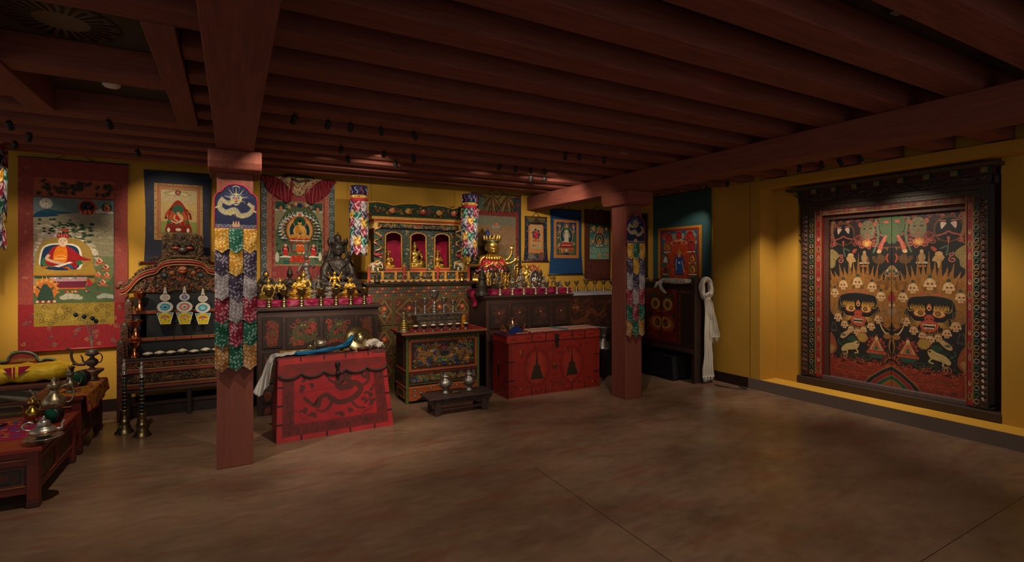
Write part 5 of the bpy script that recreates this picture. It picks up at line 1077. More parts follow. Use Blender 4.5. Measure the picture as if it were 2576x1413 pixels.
mb = MB(); relief(mb, lambda x, y, d: (x, TF+.018-d, y), tx0+.05, .52, tx1-.05, DZ-.045, ['6c4a24', '4a3420', '7c4a28', '8a3424'], 170, .020, 6, .014, .005)
for x in (-.42, -.27, .1, .2): mb.lathe([(.036, 0), (.032, .008), (.014, .012), (0, .013)], '5c4424', seg=14) if False else mb.tube([(tcx+x+.034*math.cos(a), TF+.006, .555+.03*math.sin(a)) for a in [k*PI/7 for k in range(14)]], .006, '7c6038', 5, True)
bw(mb, 'carved_band', CARVE, t)
# stepped back: black boards and red rails
z_r2 = tz(850, 6.50); z_r1 = tz(783, 6.60)
mb = MB(); mb.box((tx0+.05, 6.53, DZ), (tx1-.05, 6.56, z_r2-.005), '1c1c1e'); mb.box((tx0+.05, 6.625, z_r2), (tx1-.05, 6.65, z_r1-.005), '1e1f22'); mb.box((tx0+.08, 6.70, z_r1), (tx1-.08, 6.73, z_r1+.26), '1c1d20'); mb.box((tx0+.05, 6.56, z_r2-.02), (tx1-.05, 6.63, z_r2-.003), '1c1c1e'); mb.box((tx0+.05, 6.65, z_r1-.02), (tx1-.05, 6.72, z_r1-.003), '1c1c1e')
for dx in (.1, .52): mb.box((tcx-THW+.16+dx*0, 6.61, z_r2+.01), (tcx-THW+.21, 6.63, z_r1-.02), '0c0c0d')
bw(mb, 'black_boards', WOOD, t)
for z, y in ((z_r2, 6.50), (z_r1, 6.60)):
    mb = MB(); mb.box((tx0+.04, y, z-.018), (tx1-.04, y+.03, z+.014), '98401f', .004)
    for k in range(8): x = tx0+.12+k*.16; mb.box((x, y-.003, z-.019), (x+.008, y+.002, z+.015), '3a1c12')
    mb.box((tx0+.04, y-.003, z+.010), (tx1-.04, y+.03, z+.016), '8a6a38'); bw(mb, 'red_rail', LACQ, t)
# stepped side posts
for s_ in (-1, 1):
    for (dx, y0_, y1_, zt_, zb_) in ((0, TF-.01, TF+.05, .82, .0), (.012, 6.48, 6.54, .98, DZ), (.03, 6.58, 6.64, 1.22, DZ)):
        x = tcx+s_*(THW-.03-dx); mb = MB(); mb.box((x-.03, y0_, zb_), (x+.03, y1_, zt_-.05), '55281c', .004)
        mb.ell((x, (y0_+y1_)/2, zt_-.05), (.036, .032, .055), '4a3422'); relief(mb, lambda a, b, d, x=x, y0_=y0_: (x+a, y0_-d, b), -.025, max(.4, zb_+.02), .025, zt_-.06, ['5c4426', '4a3420', '7a4028'], 26, .018, int(x*100) % 7, .008, .004)
        for k in range(5): mb.box((x-.033, y0_-.004, zt_-.10-k*.03), (x+.033, y0_+.01, zt_-.09-k*.03), '6a3c24')
        bw(mb, 'side_post', CARVE, t)
# red arch
AYp = 6.68
def tp(x, y, yy=AYp): p = onY(*c5(x, y), yy); return p
half = [(70, 775), (130, 760), (190, 715), (250, 640), (330, 570), (430, 530), (520, 508), (570, 455), (640, 418), (740, 402), (860, 398)]
hl = [tp(*p) for p in half]; cx_ = tp(860, 398)[0]; fullp = hl+[(2*cx_-p[0], p[1]) for p in hl[::-1][1:]]
sm = smooth([(p[0], p[1]) for p in fullp], 4, False)
mb = MB(); mb.tube([(x, AYp-.02, z) for x, z in sm], .026, '8c1f24', 8, flat=.7); mb.tube([(x, AYp-.035, z-.028) for x, z in sm], .008, '9a7434', 6); mb.tube([(x, AYp-.035, z+.026) for x, z in sm], .008, '8a6a34', 6); bw(mb, 'red_arch', LACQ, t)
zb_ = z_r1+.20
pan = [(sm[0][0]+.05, zb_)]+[(x, z-.01) for x, z in sm]+[(sm[-1][0]-.05, zb_)]
mb = MB(); mb.prism(pan, '352416', lambda a, b, d: (a, AYp+.01+d, b), .03)
R = random.Random(8)
def zat(x):
    for i in range(len(sm)-1):
        if sm[i][0] <= x <= sm[i+1][0]: return sm[i][1]+(sm[i+1][1]-sm[i][1])*(x-sm[i][0])/(sm[i+1][0]-sm[i][0]+1e-9)
    return zb_
PC = ['6a4a22', '3c3a26', '8a3a24', '5a3a1c', '7c5c2c', '2f3c34', 'a04a2a', '4a341c']
for i in range(420):
    x = R.uniform(sm[0][0]+.06, sm[-1][0]-.06); zm = zat(x)-.05
    if zm < zb_+.03: continue
    z = R.uniform(zb_+.02, zm); rr = R.uniform(.016, .03); c = R.choice(PC); a = R.uniform(0, 6)
    mb.tube([(x+rr*(1-k/9*.8)*math.cos(a+7*k/9), AYp-.004-.014*k/9, z+rr*(1-k/9*.8)*math.sin(a+7*k/9)) for k in range(9)], .0055, c, 5)
    if i % 3 == 0: mb.ell((x, AYp-.01, z), (.012, .012, .012), R.choice(PC), 8, 5)
zc = sm[len(sm)//2][1]; mb.ell((cx_, AYp-.02, zc-.09), (.05, .03, .05), '9c4428'); mb.ell((cx_-.02, AYp-.05, zc-.075), (.012, .008, .012), 'c8a05c', 8, 6); mb.ell((cx_+.02, AYp-.05, zc-.075), (.012, .008, .012), 'c8a05c', 8, 6); mb.ell((cx_, AYp-.045, zc-.11), (.03, .02, .014), 'b05a30', 10, 6)
for s_ in (-1, 1): mb.ell((cx_+s_*.10, AYp-.015, zc-.12), (.028, .02, .026), '9c5a2c'); mb.ell((cx_+s_*.17, AYp-.015, zc-.15), (.035, .02, .03), '2c3c3c'); mb.ell((cx_+s_*.13, AYp-.015, zc-.06), (.026, .02, .02), '8a3424')
bw(mb, 'carved_back', CARVE, t)
mb = MB()
for s_ in (-1, 1):
    ex, ez = (tp(80, 700)); ex = cx_+s_*abs(cx_-ex)
    for k in range(3): mb.tube([(ex+s_*-1*(.045-.012*k)*math.cos(a)*1.0, AYp-.02-.008*k, ez+(.045-.012*k)*math.sin(a)) for a in [q*PI/6-1.2 for q in range(11)]], .011, ['5a4020', '8c2424', '6c4a24'][k], 6)
    for i in range(26):
        f_ = i/26; ii = int(f_*len(sm)*.38); x, z = sm[ii]; x = cx_+s_*abs(cx_-x); mb.ell((x+R.uniform(-.01, .01), AYp-.01, z+.045+R.uniform(-.01, .02)), (.022, .018, .02), R.choice(GC[:5]), 8, 5)
        mb.tube([(x+.02*math.cos(a+i), AYp-.03, z+.05+.02*math.sin(a+i)) for a in [q*.6 for q in range(8)]], .005, R.choice(GC), 5)
bw(mb, 'scroll_ends', CARVE, t)
cr = [tp(*p) for p in ((590, 345), (595, 90), (620, 62), (700, 58), (770, 40), (860, 28))]; cr = cr+[(2*cx_-p[0], p[1]) for p in cr[::-1][1:]]
mb = MB(); mb.prism(cr, '3c2816', lambda a, b, d: (a, AYp-.01+d, b), .05); xa, xb = cr[0][0], cr[-1][0]; za, zb2 = cr[0][1], cr[3][1]
relief(mb, lambda x, y, d: (x, AYp-.01-d, y), xa, za, xb, zb2+.01, GC[:5]+['2f2416'], 240, .026, 9, .018, .0065)
zc2 = (za+zb2)/2-.02
mb.ell((cx_, AYp-.03, zc2-.02), (.055, .03, .04), '2c2018')
for s_ in (-1, 1):
    mb.ell((cx_+s_*.065, AYp-.045, zc2+.005), (.036, .016, .018), '8c3424'); mb.tube([(cx_+s_*.02, AYp-.05, zc2+.03), (cx_+s_*.06, AYp-.055, zc2+.045), (cx_+s_*.10, AYp-.045, zc2+.02)], .009, '1c1a18', 6)
    for k in range(7): mb.ell((cx_+s_*(.01+.016*k), AYp-.04, za+.015), (.012, .014, .016), '5c4424', 8, 5)
bw(mb, 'crest', CARVE, t)
mb = MB(); relief(mb, lambda x, y, d: (x, AYp-.015-d, y), cx_-.30, sm[len(sm)//2][1]+.02, cx_+.30, sm[len(sm)//2][1]+.065, GC[:5], 80, .022, 19, .018, .006); bw(mb, 'crest_foliage', CARVE, t)

# copper vessels on the steps
def goblet_prof(h, r, foot=.62):
    return [(0, 0), (r*foot, 0), (r*foot, .04*h), (r*foot*.72, .10*h), (r*foot*.78, .16*h), (r*.38, .20*h), (r*.46, .26*h), (r*.22, .31*h), (r*.2, .38*h), (r*.30, .42*h), (r*.18, .47*h), (r*.30, .54*h), (r*.62, .64*h), (r*.78, .80*h), (r*.8, .90*h), (r, .97*h), (r*1.02, h), (r*.94, h), (r*.76, .9*h), (0, .74*h)]
def copper(u, v, y, h, lab):
    x, z = onY(u, v, y); t = thing('copper_vessel', lab, 'vessel', (x, y, z), 0, 'copper vessels on the throne steps')
    mb = MB(); mb.lathe([(0, 0), (.045, 0), (.046, .012), (.034, .03), (.030, .05), (.014, .062), (.022, .075), (.012, .088), (.014, .10), (.05, .125), (.057, .15), (.062, .155), (.055, .156), (.05, .15), (0, .14)], 'd07a4c', seg=24); o = mb.build('body', COPPER, t); o.scale = (h/.156,)*3 if False else (1, 1, h/.156)
    mb = MB(); mb.tube([(.06*math.cos(a), .06*math.sin(a), .155*h/.156) for a in [k*PI/10 for k in range(20)]], .004, 'd8905c', 6, True); mb.build('rim', COPPER, t)
copper(352, 781, 6.57, .19, 'copper stem vessel on the upper step of the throne')
copper(342, 851, 6.47, .185, 'copper stem vessel on the middle step of the throne')
copper(339, 900, 6.40, .17, 'copper and brass stem vessel lowest of three on the throne')

# painted offering boards
def torma(cxp, lab, mid, sc=1.0, ci=0):
    y = 6.49; x, z = onY(*c5(cxp, 1190), y); x2, _ = onY(*c5(cxp+100*sc, 1190), y); k = (x2-x)/100.0
    t = thing('offering_board', lab, 'offering board', (x, y, z), 0, 'painted offering boards on the throne')
    def pr(pts, c, nm, d=.008): mb = MB(); mb.prism(pts, c, lambda a, b, dd: (a*k, -dd, b*k), d); return mb.build(nm, CANVAS, t)
    def el(cx, cy, rx, ry): return [(cx+rx*math.cos(a*PI/16), cy+ry*math.sin(a*PI/16)) for a in range(32)]
    pr([(-108, 180), (-60, 5), (70, 5), (110, 180)], 'dcd8bc', 'base_board'); pr(el(0, 265, 102, 84), 'd8d6c4', 'large_disc'); pr(el(0, 410, 66, 54), 'd8d6c4', 'small_disc'); pr([(-27, 455), (-10, 560), (0, 575), (10, 560), (27, 455)], 'd8d6c4', 'spire')
    A = Art(cxp); A.poly([(-90, 168), (-52, 12), (62, 12), (92, 168)], 'e6c81c'); 
    for s_ in (-1, 1): A.poly([(s_*96, 173), (s_*40, 173), (s_*46, 158), (s_*74, 156), (s_*82, 130), (s_*88, 130)], '5a9cc0')
    A.ell(0, 96, 54, 40, ['7c3468', 'c8564c', '7c3468'][ci], 20, 0, 0, PI); A.ell(0, 96, 42, 30, ['e8a0a8', 'f0c4a8', 'e87a70'][ci], 18, 0, 0, PI)
    for q in range(7): a = PI*(q+.5)/7; A.line([(8*math.cos(a), 96+5*math.sin(a)), (40*math.cos(a), 96+28*math.sin(a))], 3, 'a83a4c')
    for q in range(-2, 3): A.curve([(0, 92), (q*7, 78), (q*13, 62)], 5, ['1c7aa0', '2a9a5c'][q % 2], 3)
    for q, (a, b, c) in enumerate(((-66, 118, '28a05c'), (-40, 142, 'd84a4c'), (0, 148, '28a05c'), (40, 142, 'd84a4c'), (66, 118, '28a05c'), (-50, 60, '3a8ac8'), (50, 60, '3a8ac8'), (-40, 28, 'd86a5c'), (40, 28, 'd86a5c'))): A.ell(a, b, 8, 7, c, 8)
    A.ell(0, 265, 62, 52, ['2c5c9a', '7c2c5c', '4a3c8a'][ci]); A.ell(0, 265, 57, 47, [mid, mid, mid][ci])
    for q in range(20): a = 2*PI*q/20; A.ell(59*math.cos(a), 265+49*math.sin(a), 5, 5, ['3a2c7c', '7a2c4c', '3a2c7c'][ci], 6)
    A.ell(0, 265, 38, 31, ['6cc0d0', 'f0d8c0', '7cd0d8'][ci]); A.ell(0, 262, 22, 12, ['2c2c3c', '3aa07c', 'f0f0e0'][ci]); A.ell(0, 270, 10, 8, ['d84a4c', 'd84a6c', 'c8505c'][ci]); A.curve([(-20, 256), (0, 248), (20, 256)], 4, '28907c')
    A.ell(0, 410, 38, 32, ['a8844c', '3c4ca0', 'a88a5c'][ci]); A.ell(0, 410, 30, 25, ['e8d8b8', '5c8ad0', 'e8d8b8'][ci]); A.ell(0, 410, 18, 15, ['8a6ab0', 'e85a3c', '9a7ab8'][ci]); A.ell(0, 410, 8, 7, 'f0e8d0')
    A.ell(0, 508, 8, 8, ['28a05c', 'e89a7c', '28a05c'][ci], 8); A.poly([(-16, 470), (0, 462), (16, 470), (10, 482), (0, 474), (-10, 482)], 'd84a4c'); A.ell(0, 535, 5, 7, 'e8b89c', 8)
    A.build('board_painting', CANVAS, t, (0, -.0085, 0), Vector((1, 0, 0))*k, Vector((0, 0, 1))*k, (0, -1, 0), eps=4e-5)
torma(633, 'yellow and white painted offering board with blue disc, leftmost of three', '48a8c8', 1, 0)
torma(880, 'yellow and white painted offering board with pink disc, middle of three', 'e88078', 1, 1)
torma(1112, 'yellow and white painted offering board with pale blue disc, rightmost of three', '50b0c8', .93, 2)
# rice bowls
b0 = None
BN = ['first', 'second', 'third', 'fourth', 'fifth', 'sixth', 'seventh']
for k, xx in enumerate((449, 592, 732, 873, 1014, 1156, 1292)):
    x, z = onY(*c6(xx, 375-13*k), 6.42); x = onY(c6(xx, 0)[0], 890, 6.42)[0]
    if not b0:
        b0 = thing('rice_bowl', 'small steel bowl heaped with rice, %s from left on the throne ledge' % BN[k], 'bowl', (x, 6.42, DZ), 0, 'rice bowls on the throne ledge')
        mb = MB(); mb.lathe([(0, 0), (.034, 0), (.05, .022), (.056, .034), (.052, .034), (.046, .024), (0, .02)], '8a8078', seg=24); mb.build('bowl', SILVER, b0)
        mb = MB(); mb.lathe([(.052, .030), (.040, .038), (.02, .047), (0, .052)], 'e6d8b8', seg=24, smooth=True); mb.build('rice', RICE, b0)
    else: dup(b0, (x, 6.42, DZ), 'small steel bowl heaped with rice, %s from left on the throne ledge' % BN[k], rz=k*.7, scale=(1, 1, [1, 1.1, 1, 1.25, .9, 1.15, 1][k]))
# long horns standing on their bells
def horn(loc, lab):
    t = thing('ritual_horn', lab, 'horn', loc, 0, 'long horns before the throne')
    mb = MB(); mb.lathe([(.078, 0), (.076, .008), (.058, .03), (.045, .065), (.040, .10), (.046, .105), (.046, .115), (.038, .12), (.034, .20), (.040, .205), (.040, .215), (.024, .222)], '8a7a58', seg=28); mb.build('bell', BRASS, t)
    mb = MB(); mb.lathe([(.020, .222), (.017, .40), (.015, .54)], '2a1512', seg=16); mb.build('pipe', LACQ, t)
    for k in range(9):
        mb = MB(); mb.lathe([(.019, 0), (.023, .003), (.023, .009), (.019, .012)], ['9a9a90', '3c8a8a'][k % 2] if k % 3 else '9a8a60', seg=14, o=(0, 0, .235+k*.034)); mb.build('ring', SILVER, t)
    mb = MB(); mb.lathe([(.015, .54), (.034, .546), (.034, .55), (.018, .556), (.016, .585), (.022, .60), (.014, .615), (.022, .63), (.012, .645), (.008, .66), (.016, .675), (.010, .69), (0, .693)], 'b0aca0', seg=16); mb.build('mouthpiece', SILVER, t)
    return t
h1 = horn(onZ(313, 1088)+(0,), 'long ritual horn with silver tip standing on its bell, left of the pair')
dup(h1, onZ(357, 1096)+(0,), 'long ritual horn with silver tip standing on its bell, right of the pair', rz=.7, scale=(1, 1, .985))

# ================================================================ low tables and seat at the left
def low_table(name, lab, x0, x1, y0, y1, z, cols, top, bays=3, seed=1):
    t = thing(name, lab, 'table', (x1, y0, 0)); d1, d2, d3 = cols
    mb = MB(); mb.box((x0-.02, y0-.02, z-.03), (x1+.02, y1+.02, z), top, .006); bw(mb, 'top', LACQ, t)
    zb = .09
    for x in (x0, x1-.06):
        for y in (y0, y1-.06):
            mb = MB(); mb.box((x, y, .045), (x+.06, y+.06, z-.03), d2, .004); mb.box((x-.004, y-.004, 0), (x+.064, y+.064, .045), d1, .008); bw(mb, 'leg', LACQ, t)
    mb = MB(); mb.box((x0+.02, y0+.02, zb), (x1-.02, y1-.02, z-.03), d3)
    for (zz0, zz1, c, o) in ((z-.07, z-.03, d2, .0), (z-.082, z-.072, '9a6a40', -.008), (z-.12, z-.085, d2, .005), (zb, zb+.04, d2, .005), (zb+.045, zb+.055, '8a4a2c', .0)):
        mb.box((x0+.01+o, y0+.01+o, zz0), (x1-.01-o, y1-.01-o, zz1), c, .003)
    bw(mb, 'body', LACQ, t)
    ph = (z-.13-zb-.06)*100
    n = max(1, int((x1-x0-.1)/.3)); w_ = (x1-x0-.12)/n
    for i in range(n):
        A = Art(seed+i); pw = w_*100-4; A.rect(0, 0, pw, ph, '241c14'); A.scatter(1, 1, pw-1, ph-1, ['33302a', '4a2a1c', '2c3424'], 50, .8, 2.4); A.cloud(pw*.5, ph*.5, pw*.5, '6a2418', '3a2c20', .8); A.scroll(pw*.25, 1, pw*.8, ph-1, ['7c2c1c', '5a2418', '4a4428'], 26, 2.2, .7); A.frame(0, 0, pw, ph, .6, '7c3c20')
        aw(A, 'front_panel', LACQ, t, x0+.06+i*w_+.02, y0+.019, zb+.06)
    n = max(1, int(round((y1-y0)/.42))); w_ = (y1-y0-.12)/n
    for i in range(n):
        A = Art(seed+9+i); pw = w_*100-5; A.rect(0, 0, pw, ph, '3a2a1a'); A.scroll(1, 1, pw-1, ph-1, ['5c3a1c', '4c4424', '6c2c1a', '33301c'], 60, 2.6, .8); A.frame(0, 0, pw, ph, .7, '8a3c20')
        yy = y0+.06+i*w_+.025; l = t.location
        A.build('side_panel', LACQ, t, (x1-.019-l[0], yy-l[1], zb+.06), Vector((0, 1, 0))*.01, Vector((0, 0, 1))*.01, (1, 0, 0))
        if i: mb = MB(); mb.box((x1-.022, yy-.05, zb+.04), (x1-.008, yy, z-.08), d2, .003); bw(mb, 'stile', LACQ, t)
    return t
NZ = .392
low_table('low_table', 'low red lacquered table at the left front, carrying the silver teapot', -1.98, -1.10, 4.37, 5.27, NZ, ('4a2018', '6e2418', '33180f'), '8a2c20', seed=2)
MZ = .48
low_table('low_table', 'small red table behind the front one, covered with a bright patterned cloth', -1.44, -1.10, 5.42, 6.22, MZ, ('3a1410', '5c1c16', '2c120e'), '541c16', seed=5)
# seat with yellow cushion
sx0, sx1, sy0, sy1 = -2.75, onY(172, 950, 6.25)[0], 6.25, 6.82
t = thing('platform_seat', 'red platform seat with arched painted back along the wall, left edge', 'seat', (sx1, sy0, 0))
mb = MB(); mb.box((sx0, sy0, .0), (sx1, sy1, .30), '3f2416'); mb.box((sx0, sy0-.015, .30), (sx1+.01, sy1, .325), '4a1f18', .004); mb.box((sx0, sy0-.02, .43), (sx1+.015, sy1, .465), '5a2a1e', .005); mb.box((sx0, sy0-.012, .28), (sx1, sy0, .30), '5c4a24'); bw(mb, 'frame', LACQ, t)
A = Art(4); W_ = (sx1-sx0)*100; A.rect(0, 0, W_, 28, '3c2616')
for k in range(7): x = W_-24-k*24; A.rect(x, 2, x+20, 20, '4a1c14'); A.scroll(x+2, 3, x+18, 19, ['7c2418', '5a3018', '4a4420'], 16, 3, 1); A.rect(x+20.5, 0, x+23.5, 26, '4c4020')
A.rect(0, 21, W_, 23, '5c4824'); aw(A, 'front_panels', LACQ, t, sx0, sy0-.002, 0)
mb = MB()
def f(u, v): return (sx0+(sx1-sx0-.02)*u, sy0+.0+.012*math.sin(v*7+u*30)-.004, .328+.10*v)
mb.grid(f, 60, 8, '5c5646'); mb.box((sx0, sy0+.02, .326), (sx1-.02, sy1-.02, .428), '56503f', .01); bw(mb, 'mattress', BROCADE, t)
def bp(u, v): return onY(u, v, 6.80)
bk = [bp(172, 935), bp(142, 908), bp(128, 902), bp(112, 903), bp(104, 908), bp(95, 903), bp(90, 893), bp(75, 886), bp(55, 884), bp(35, 888), bp(23, 898), bp(19, 908), bp(8, 910), bp(-10, 910), bp(-40, 908), bp(-80, 912)]
pts = [(bk[0][0], .45)]+bk+[(sx0, bk[-1][1]), (sx0, .45)]
mb = MB(); mb.prism(pts, '7c2018', lambda a, b, d: (a, 6.80+d, b), .022); mb.tube([(p[0], 6.795, p[1]) for p in smooth(bk, 4, False)], .012, '4a5a44', 6); bw(mb, 'back', LACQ, t)
A = Art(9)
p0 = bp(30, 912); p1 = bp(85, 905); cxx = (p0[0]+p1[0])/2
A.scroll(0, 0, 22, 5, ['a8742c', '8a5c24'], 16, 1.6, .5, False); A.poly([(1, 1), (21, 1), (17, 3.5), (5, 3.5)], '8a6424'); aw(A, 'back_painting', LACQ, t, cxx-.11, 6.799, .60)
t = thing('yellow_cushion', 'long yellow cloth cushion with crimson vajra pattern on the platform seat', 'cushion', (sx1-.05, 6.30, .466))
mb = MB()
def f(u, v):
    a = v*2*PI; s_ = .30; r1, r2 = .20, .072; e = min(1, (1-u)*14)**.5
    cy = 6.50; zz = .545
    X = sx0+(sx1-.03-sx0)*u; q = .5; cyv = math.copysign(abs(math.cos(a))**q, math.cos(a)); szv = math.copysign(abs(math.sin(a))**q, math.sin(a))
    return (X, cy-r1*cyv*(.5+.5*e), zz+r2*szv*(.6+.4*e)+.006*math.sin(X*30+a*2)+.004*math.sin(X*53-a*3))
mb.grid(f, 70, 28, 'c9a422'); mb.v = [(a, b, max(c, .4665)) for a, b, c in mb.v]; 
bw(mb, 'cushion', SATIN, t)
A = Art(2)
def cu(u, v): p = onY(u, v, 6.295); return ((p[0]-sx0)*100, (p[1]-.47)*100)
for pl, c in (([cu(8, 927), cu(30, 924), cu(30, 951)], 'a8143c'), ([cu(33, 924), cu(39, 923), cu(38, 955), cu(35, 955)], 'a8143c'), ([cu(47, 922), cu(80, 919), cu(47, 945)], 'a8143c')): A.poly(pl, c)
aw(A, 'pattern', SATIN, t, sx0, 6.288, .47)
tag(bpy.data.objects[t.name], t['label'], 'cushion')

# ================================================================ cabinet with the staring eyes, near the right wall
oz = math.radians(88)
t = thing('painted_cabinet', 'old wooden cabinet with staring eyes painted on its red doors, by right wall', 'cabinet', (5.375, 4.80, 0), oz); owl = t
OL, OD, OT, OB = 1.27, .315, 1.335, .40
mb = MB(); mb.box((.045, -OD+.02, OB+.02), (OL, -.03, OT-.02), '2a1813'); mb.box((0.03, -OD, OT-.03), (OL+.02, .02, OT), '2f1f19', .005); mb.box((.03, -OD, OB-.005), (OL+.02, .025, OB+.045), '452d22', .006); mb.box((.03, -.02, OB+.045), (OL, .01, OB+.09), '3a241a', .004)
mb.build('body', WOOD, t)
mb = MB(); mb.box((0, -OD-.01, 0), (.05, .01, 1.40), '33211a', .006); mb.build('end_panel', WOOD, t)
mb = MB(); mb.box((-.004, -OD-.008, 0), (.0, -OD+.05, 1.398), '2a1a14'); mb.box((-.004, -.04, 0), (0, .01, 1.398), '3a271f'); mb.box((-.006, -OD+.05, 1.30), (0, -.04, 1.36), '2c1c16'); mb.box((-.006, -OD+.05, .5), (0, -.04, .55), '2c1c16'); mb.build('end_rails', WOOD, t)
mb = MB(); mb.box((OL-.03, -OD-.01, 0), (OL+.02, .01, 1.36), '33211a', .006); mb.build('end_panel', WOOD, t)
A = Art(3); A.rect(0, 0, OL*100, 84, '3a1f16'); A.rect(0, 78, OL*100, 84, '2c1c16')
for i in range(50): A.rect(1+i*2.5, 74, 2.8+i*2.5, 77.4, '8a4a1c' if i % 2 else '6a3418')
for xa in (6, 99):
    A.rect(xa, 3, xa+22, 73, '261610')
    for i in range(10):
        for j in range(26): A.ell(xa+1.5+i*2.1+(j % 2), 5+j*2.65, .75, .9, ['4a2c1a', '5c3418', '3c2a20'][(i+j) % 3], 6)
for xa in (28.5, 95.5):
    A.rect(xa, 3, xa+3, 73, '6a2418')
    for j in range(16): A.rect(xa+.4, 4+j*4.3, xa+2.6, 6.8+j*4.3, ['8a5a24', '3c4a2c', '7c3424'][j % 3])
A.build('front_frame', PAINT, t, (0, -.028, OB+.05), (.01, 0, 0), (0, 0, .01), (0, 1, 0))
for k, (xa, xb) in enumerate(((.325, .630), (.636, .945))):
    mb = MB(); mb.box((xa, -.028, OB+.09), (xb, -.008, OT-.09), '7a1c1a', .003); o = mb.build('door', LACQ, t)
    A = Art(5+k); w_ = (xb-xa)*100; h_ = (OT-.18-OB)*100; s_ = 1 if k == 0 else -1; mx = lambda x: (w_-x) if k == 0 else x   # x measured from the split
    A.rect(0, 0, w_, h_, '741a1a'); A.scatter(0, 0, w_, h_, ['841f1c', '5e1616', '8c2a1e'], 40, 1.5, 4)
    A.blob([(mx(1), h_*.66), (mx(5), h_*.86), (mx(14), h_*.93), (mx(24), h_*.88), (mx(21), h_*.80), (mx(12), h_*.76)], '3c3a22'); A.flames(mx(13), h_*.80, 9, 5, '4a4a2a', '2f3420', 8, .6, .1*PI, .9*PI)
    A.ell(mx(12), h_*.70, 10.2, 9.2, 'a8742c'); A.ell(mx(12), h_*.705, 8, 7.4, 'd0a050'); A.ell(mx(12), h_*.70, 4.6, 4.6, '3a2416'); A.ell(mx(12), h_*.70, 2.6, 2.6, 'a87a3c'); A.ell(mx(12), h_*.70, 1.5, 1.5, '120c0a')
    A.curve([(mx(0), h_*.60), (mx(4), h_*.56), (mx(9), h_*.58)], 1.8, 'a8642c')
    A.blob([(mx(0), h_*.44), (mx(8), h_*.48), (mx(20), h_*.44), (mx(26), h_*.33), (mx(20), h_*.22), (mx(8), h_*.20), (mx(0), h_*.24)], '9c4a24'); A.blob([(mx(0), h_*.42), (mx(8), h_*.45), (mx(17), h_*.41), (mx(20), h_*.33), (mx(14), h_*.26), (mx(5), h_*.24), (mx(0), h_*.28)], 'c08034')
    A.ell(mx(8), h_*.35, 4.6, 5.4, '241610'); A.line([(mx(8), h_*.40), (mx(7), h_*.30)], 1.2, 'c88a40'); A.line([(mx(11), h_*.39), (mx(9.5), h_*.31)], .9, 'c88a40'); A.ell(mx(23), h_*.5, 4, 3, '3c3a22'); A.flames(mx(21), h_*.36, 5, 12, '3c3a24', '4a4428', 6, .5, -.3*PI if k else .7*PI, .3*PI if k else 1.3*PI)
    A.frame(0, 0, w_, h_, .8, '3a1c14'); A.build('door_painting', LACQ, o, (xa, -.0075, OB+.09), (.01, 0, 0), (0, 0, .01), (0, 1, 0))
# black draped box beneath
t = thing('draped_box', 'low box under a black cloth beneath the eye-painted cabinet', 'draped box', (5.375, 4.80, 0), oz)
mb = MB(); x0_, x1_, y0_, y1_, hh = .30, 1.15, -.30, .12, .32
def f(u, v):
    # u around the skirt, v down
    P4 = [(x0_, y1_), (x0_, y0_), (x1_, y0_), (x1_, y1_), (x0_, y1_)]; k = u*4; i = min(3, int(k)); q = k-i
    x = P4[i][0]*(1-q)+P4[i+1][0]*q; y = P4[i][1]*(1-q)+P4[i+1][1]*q; cx0, cy0 = (x0_+x1_)/2, (y0_+y1_)/2
    d = Vector((x-cx0, y-cy0)); d.normalize(); o = .05*v+.014*math.sin(u*60)*v
    return (x+d.x*o, y+d.y*o*.6, hh-.02*math.sin(u*19)*(1-v)*0-(hh-.01-.02*math.sin(u*23))*v)
mb.grid(f, 96, 10, '15151a'); mb.box((x0_+.0, y0_+.0, .01), (x1_-.0, y1_-.0, hh), '15151a', .01); mb.build('black_cloth', BROCADE, t)
# ================================================================ great painted temple doorway in the niche
DXF = RX+.02
def dyz(u, v, x=DXF): return onX(u, v, x)
dyl = dyz(2017, 900)[0]; dyr = dyz(2487, 900)[0]; dzt = dyz(2017, 510)[1]
DB = SILL
t = thing('temple_doorway', 'huge painted temple doorway with two door leaves of wrathful faces, in the niche', 'doorway', (DXF, (dyl+dyr)/2, DB)); door = t
def vy(u): return dyz(u, 900)[0]
TZ = dyz(2240, 487)[1]
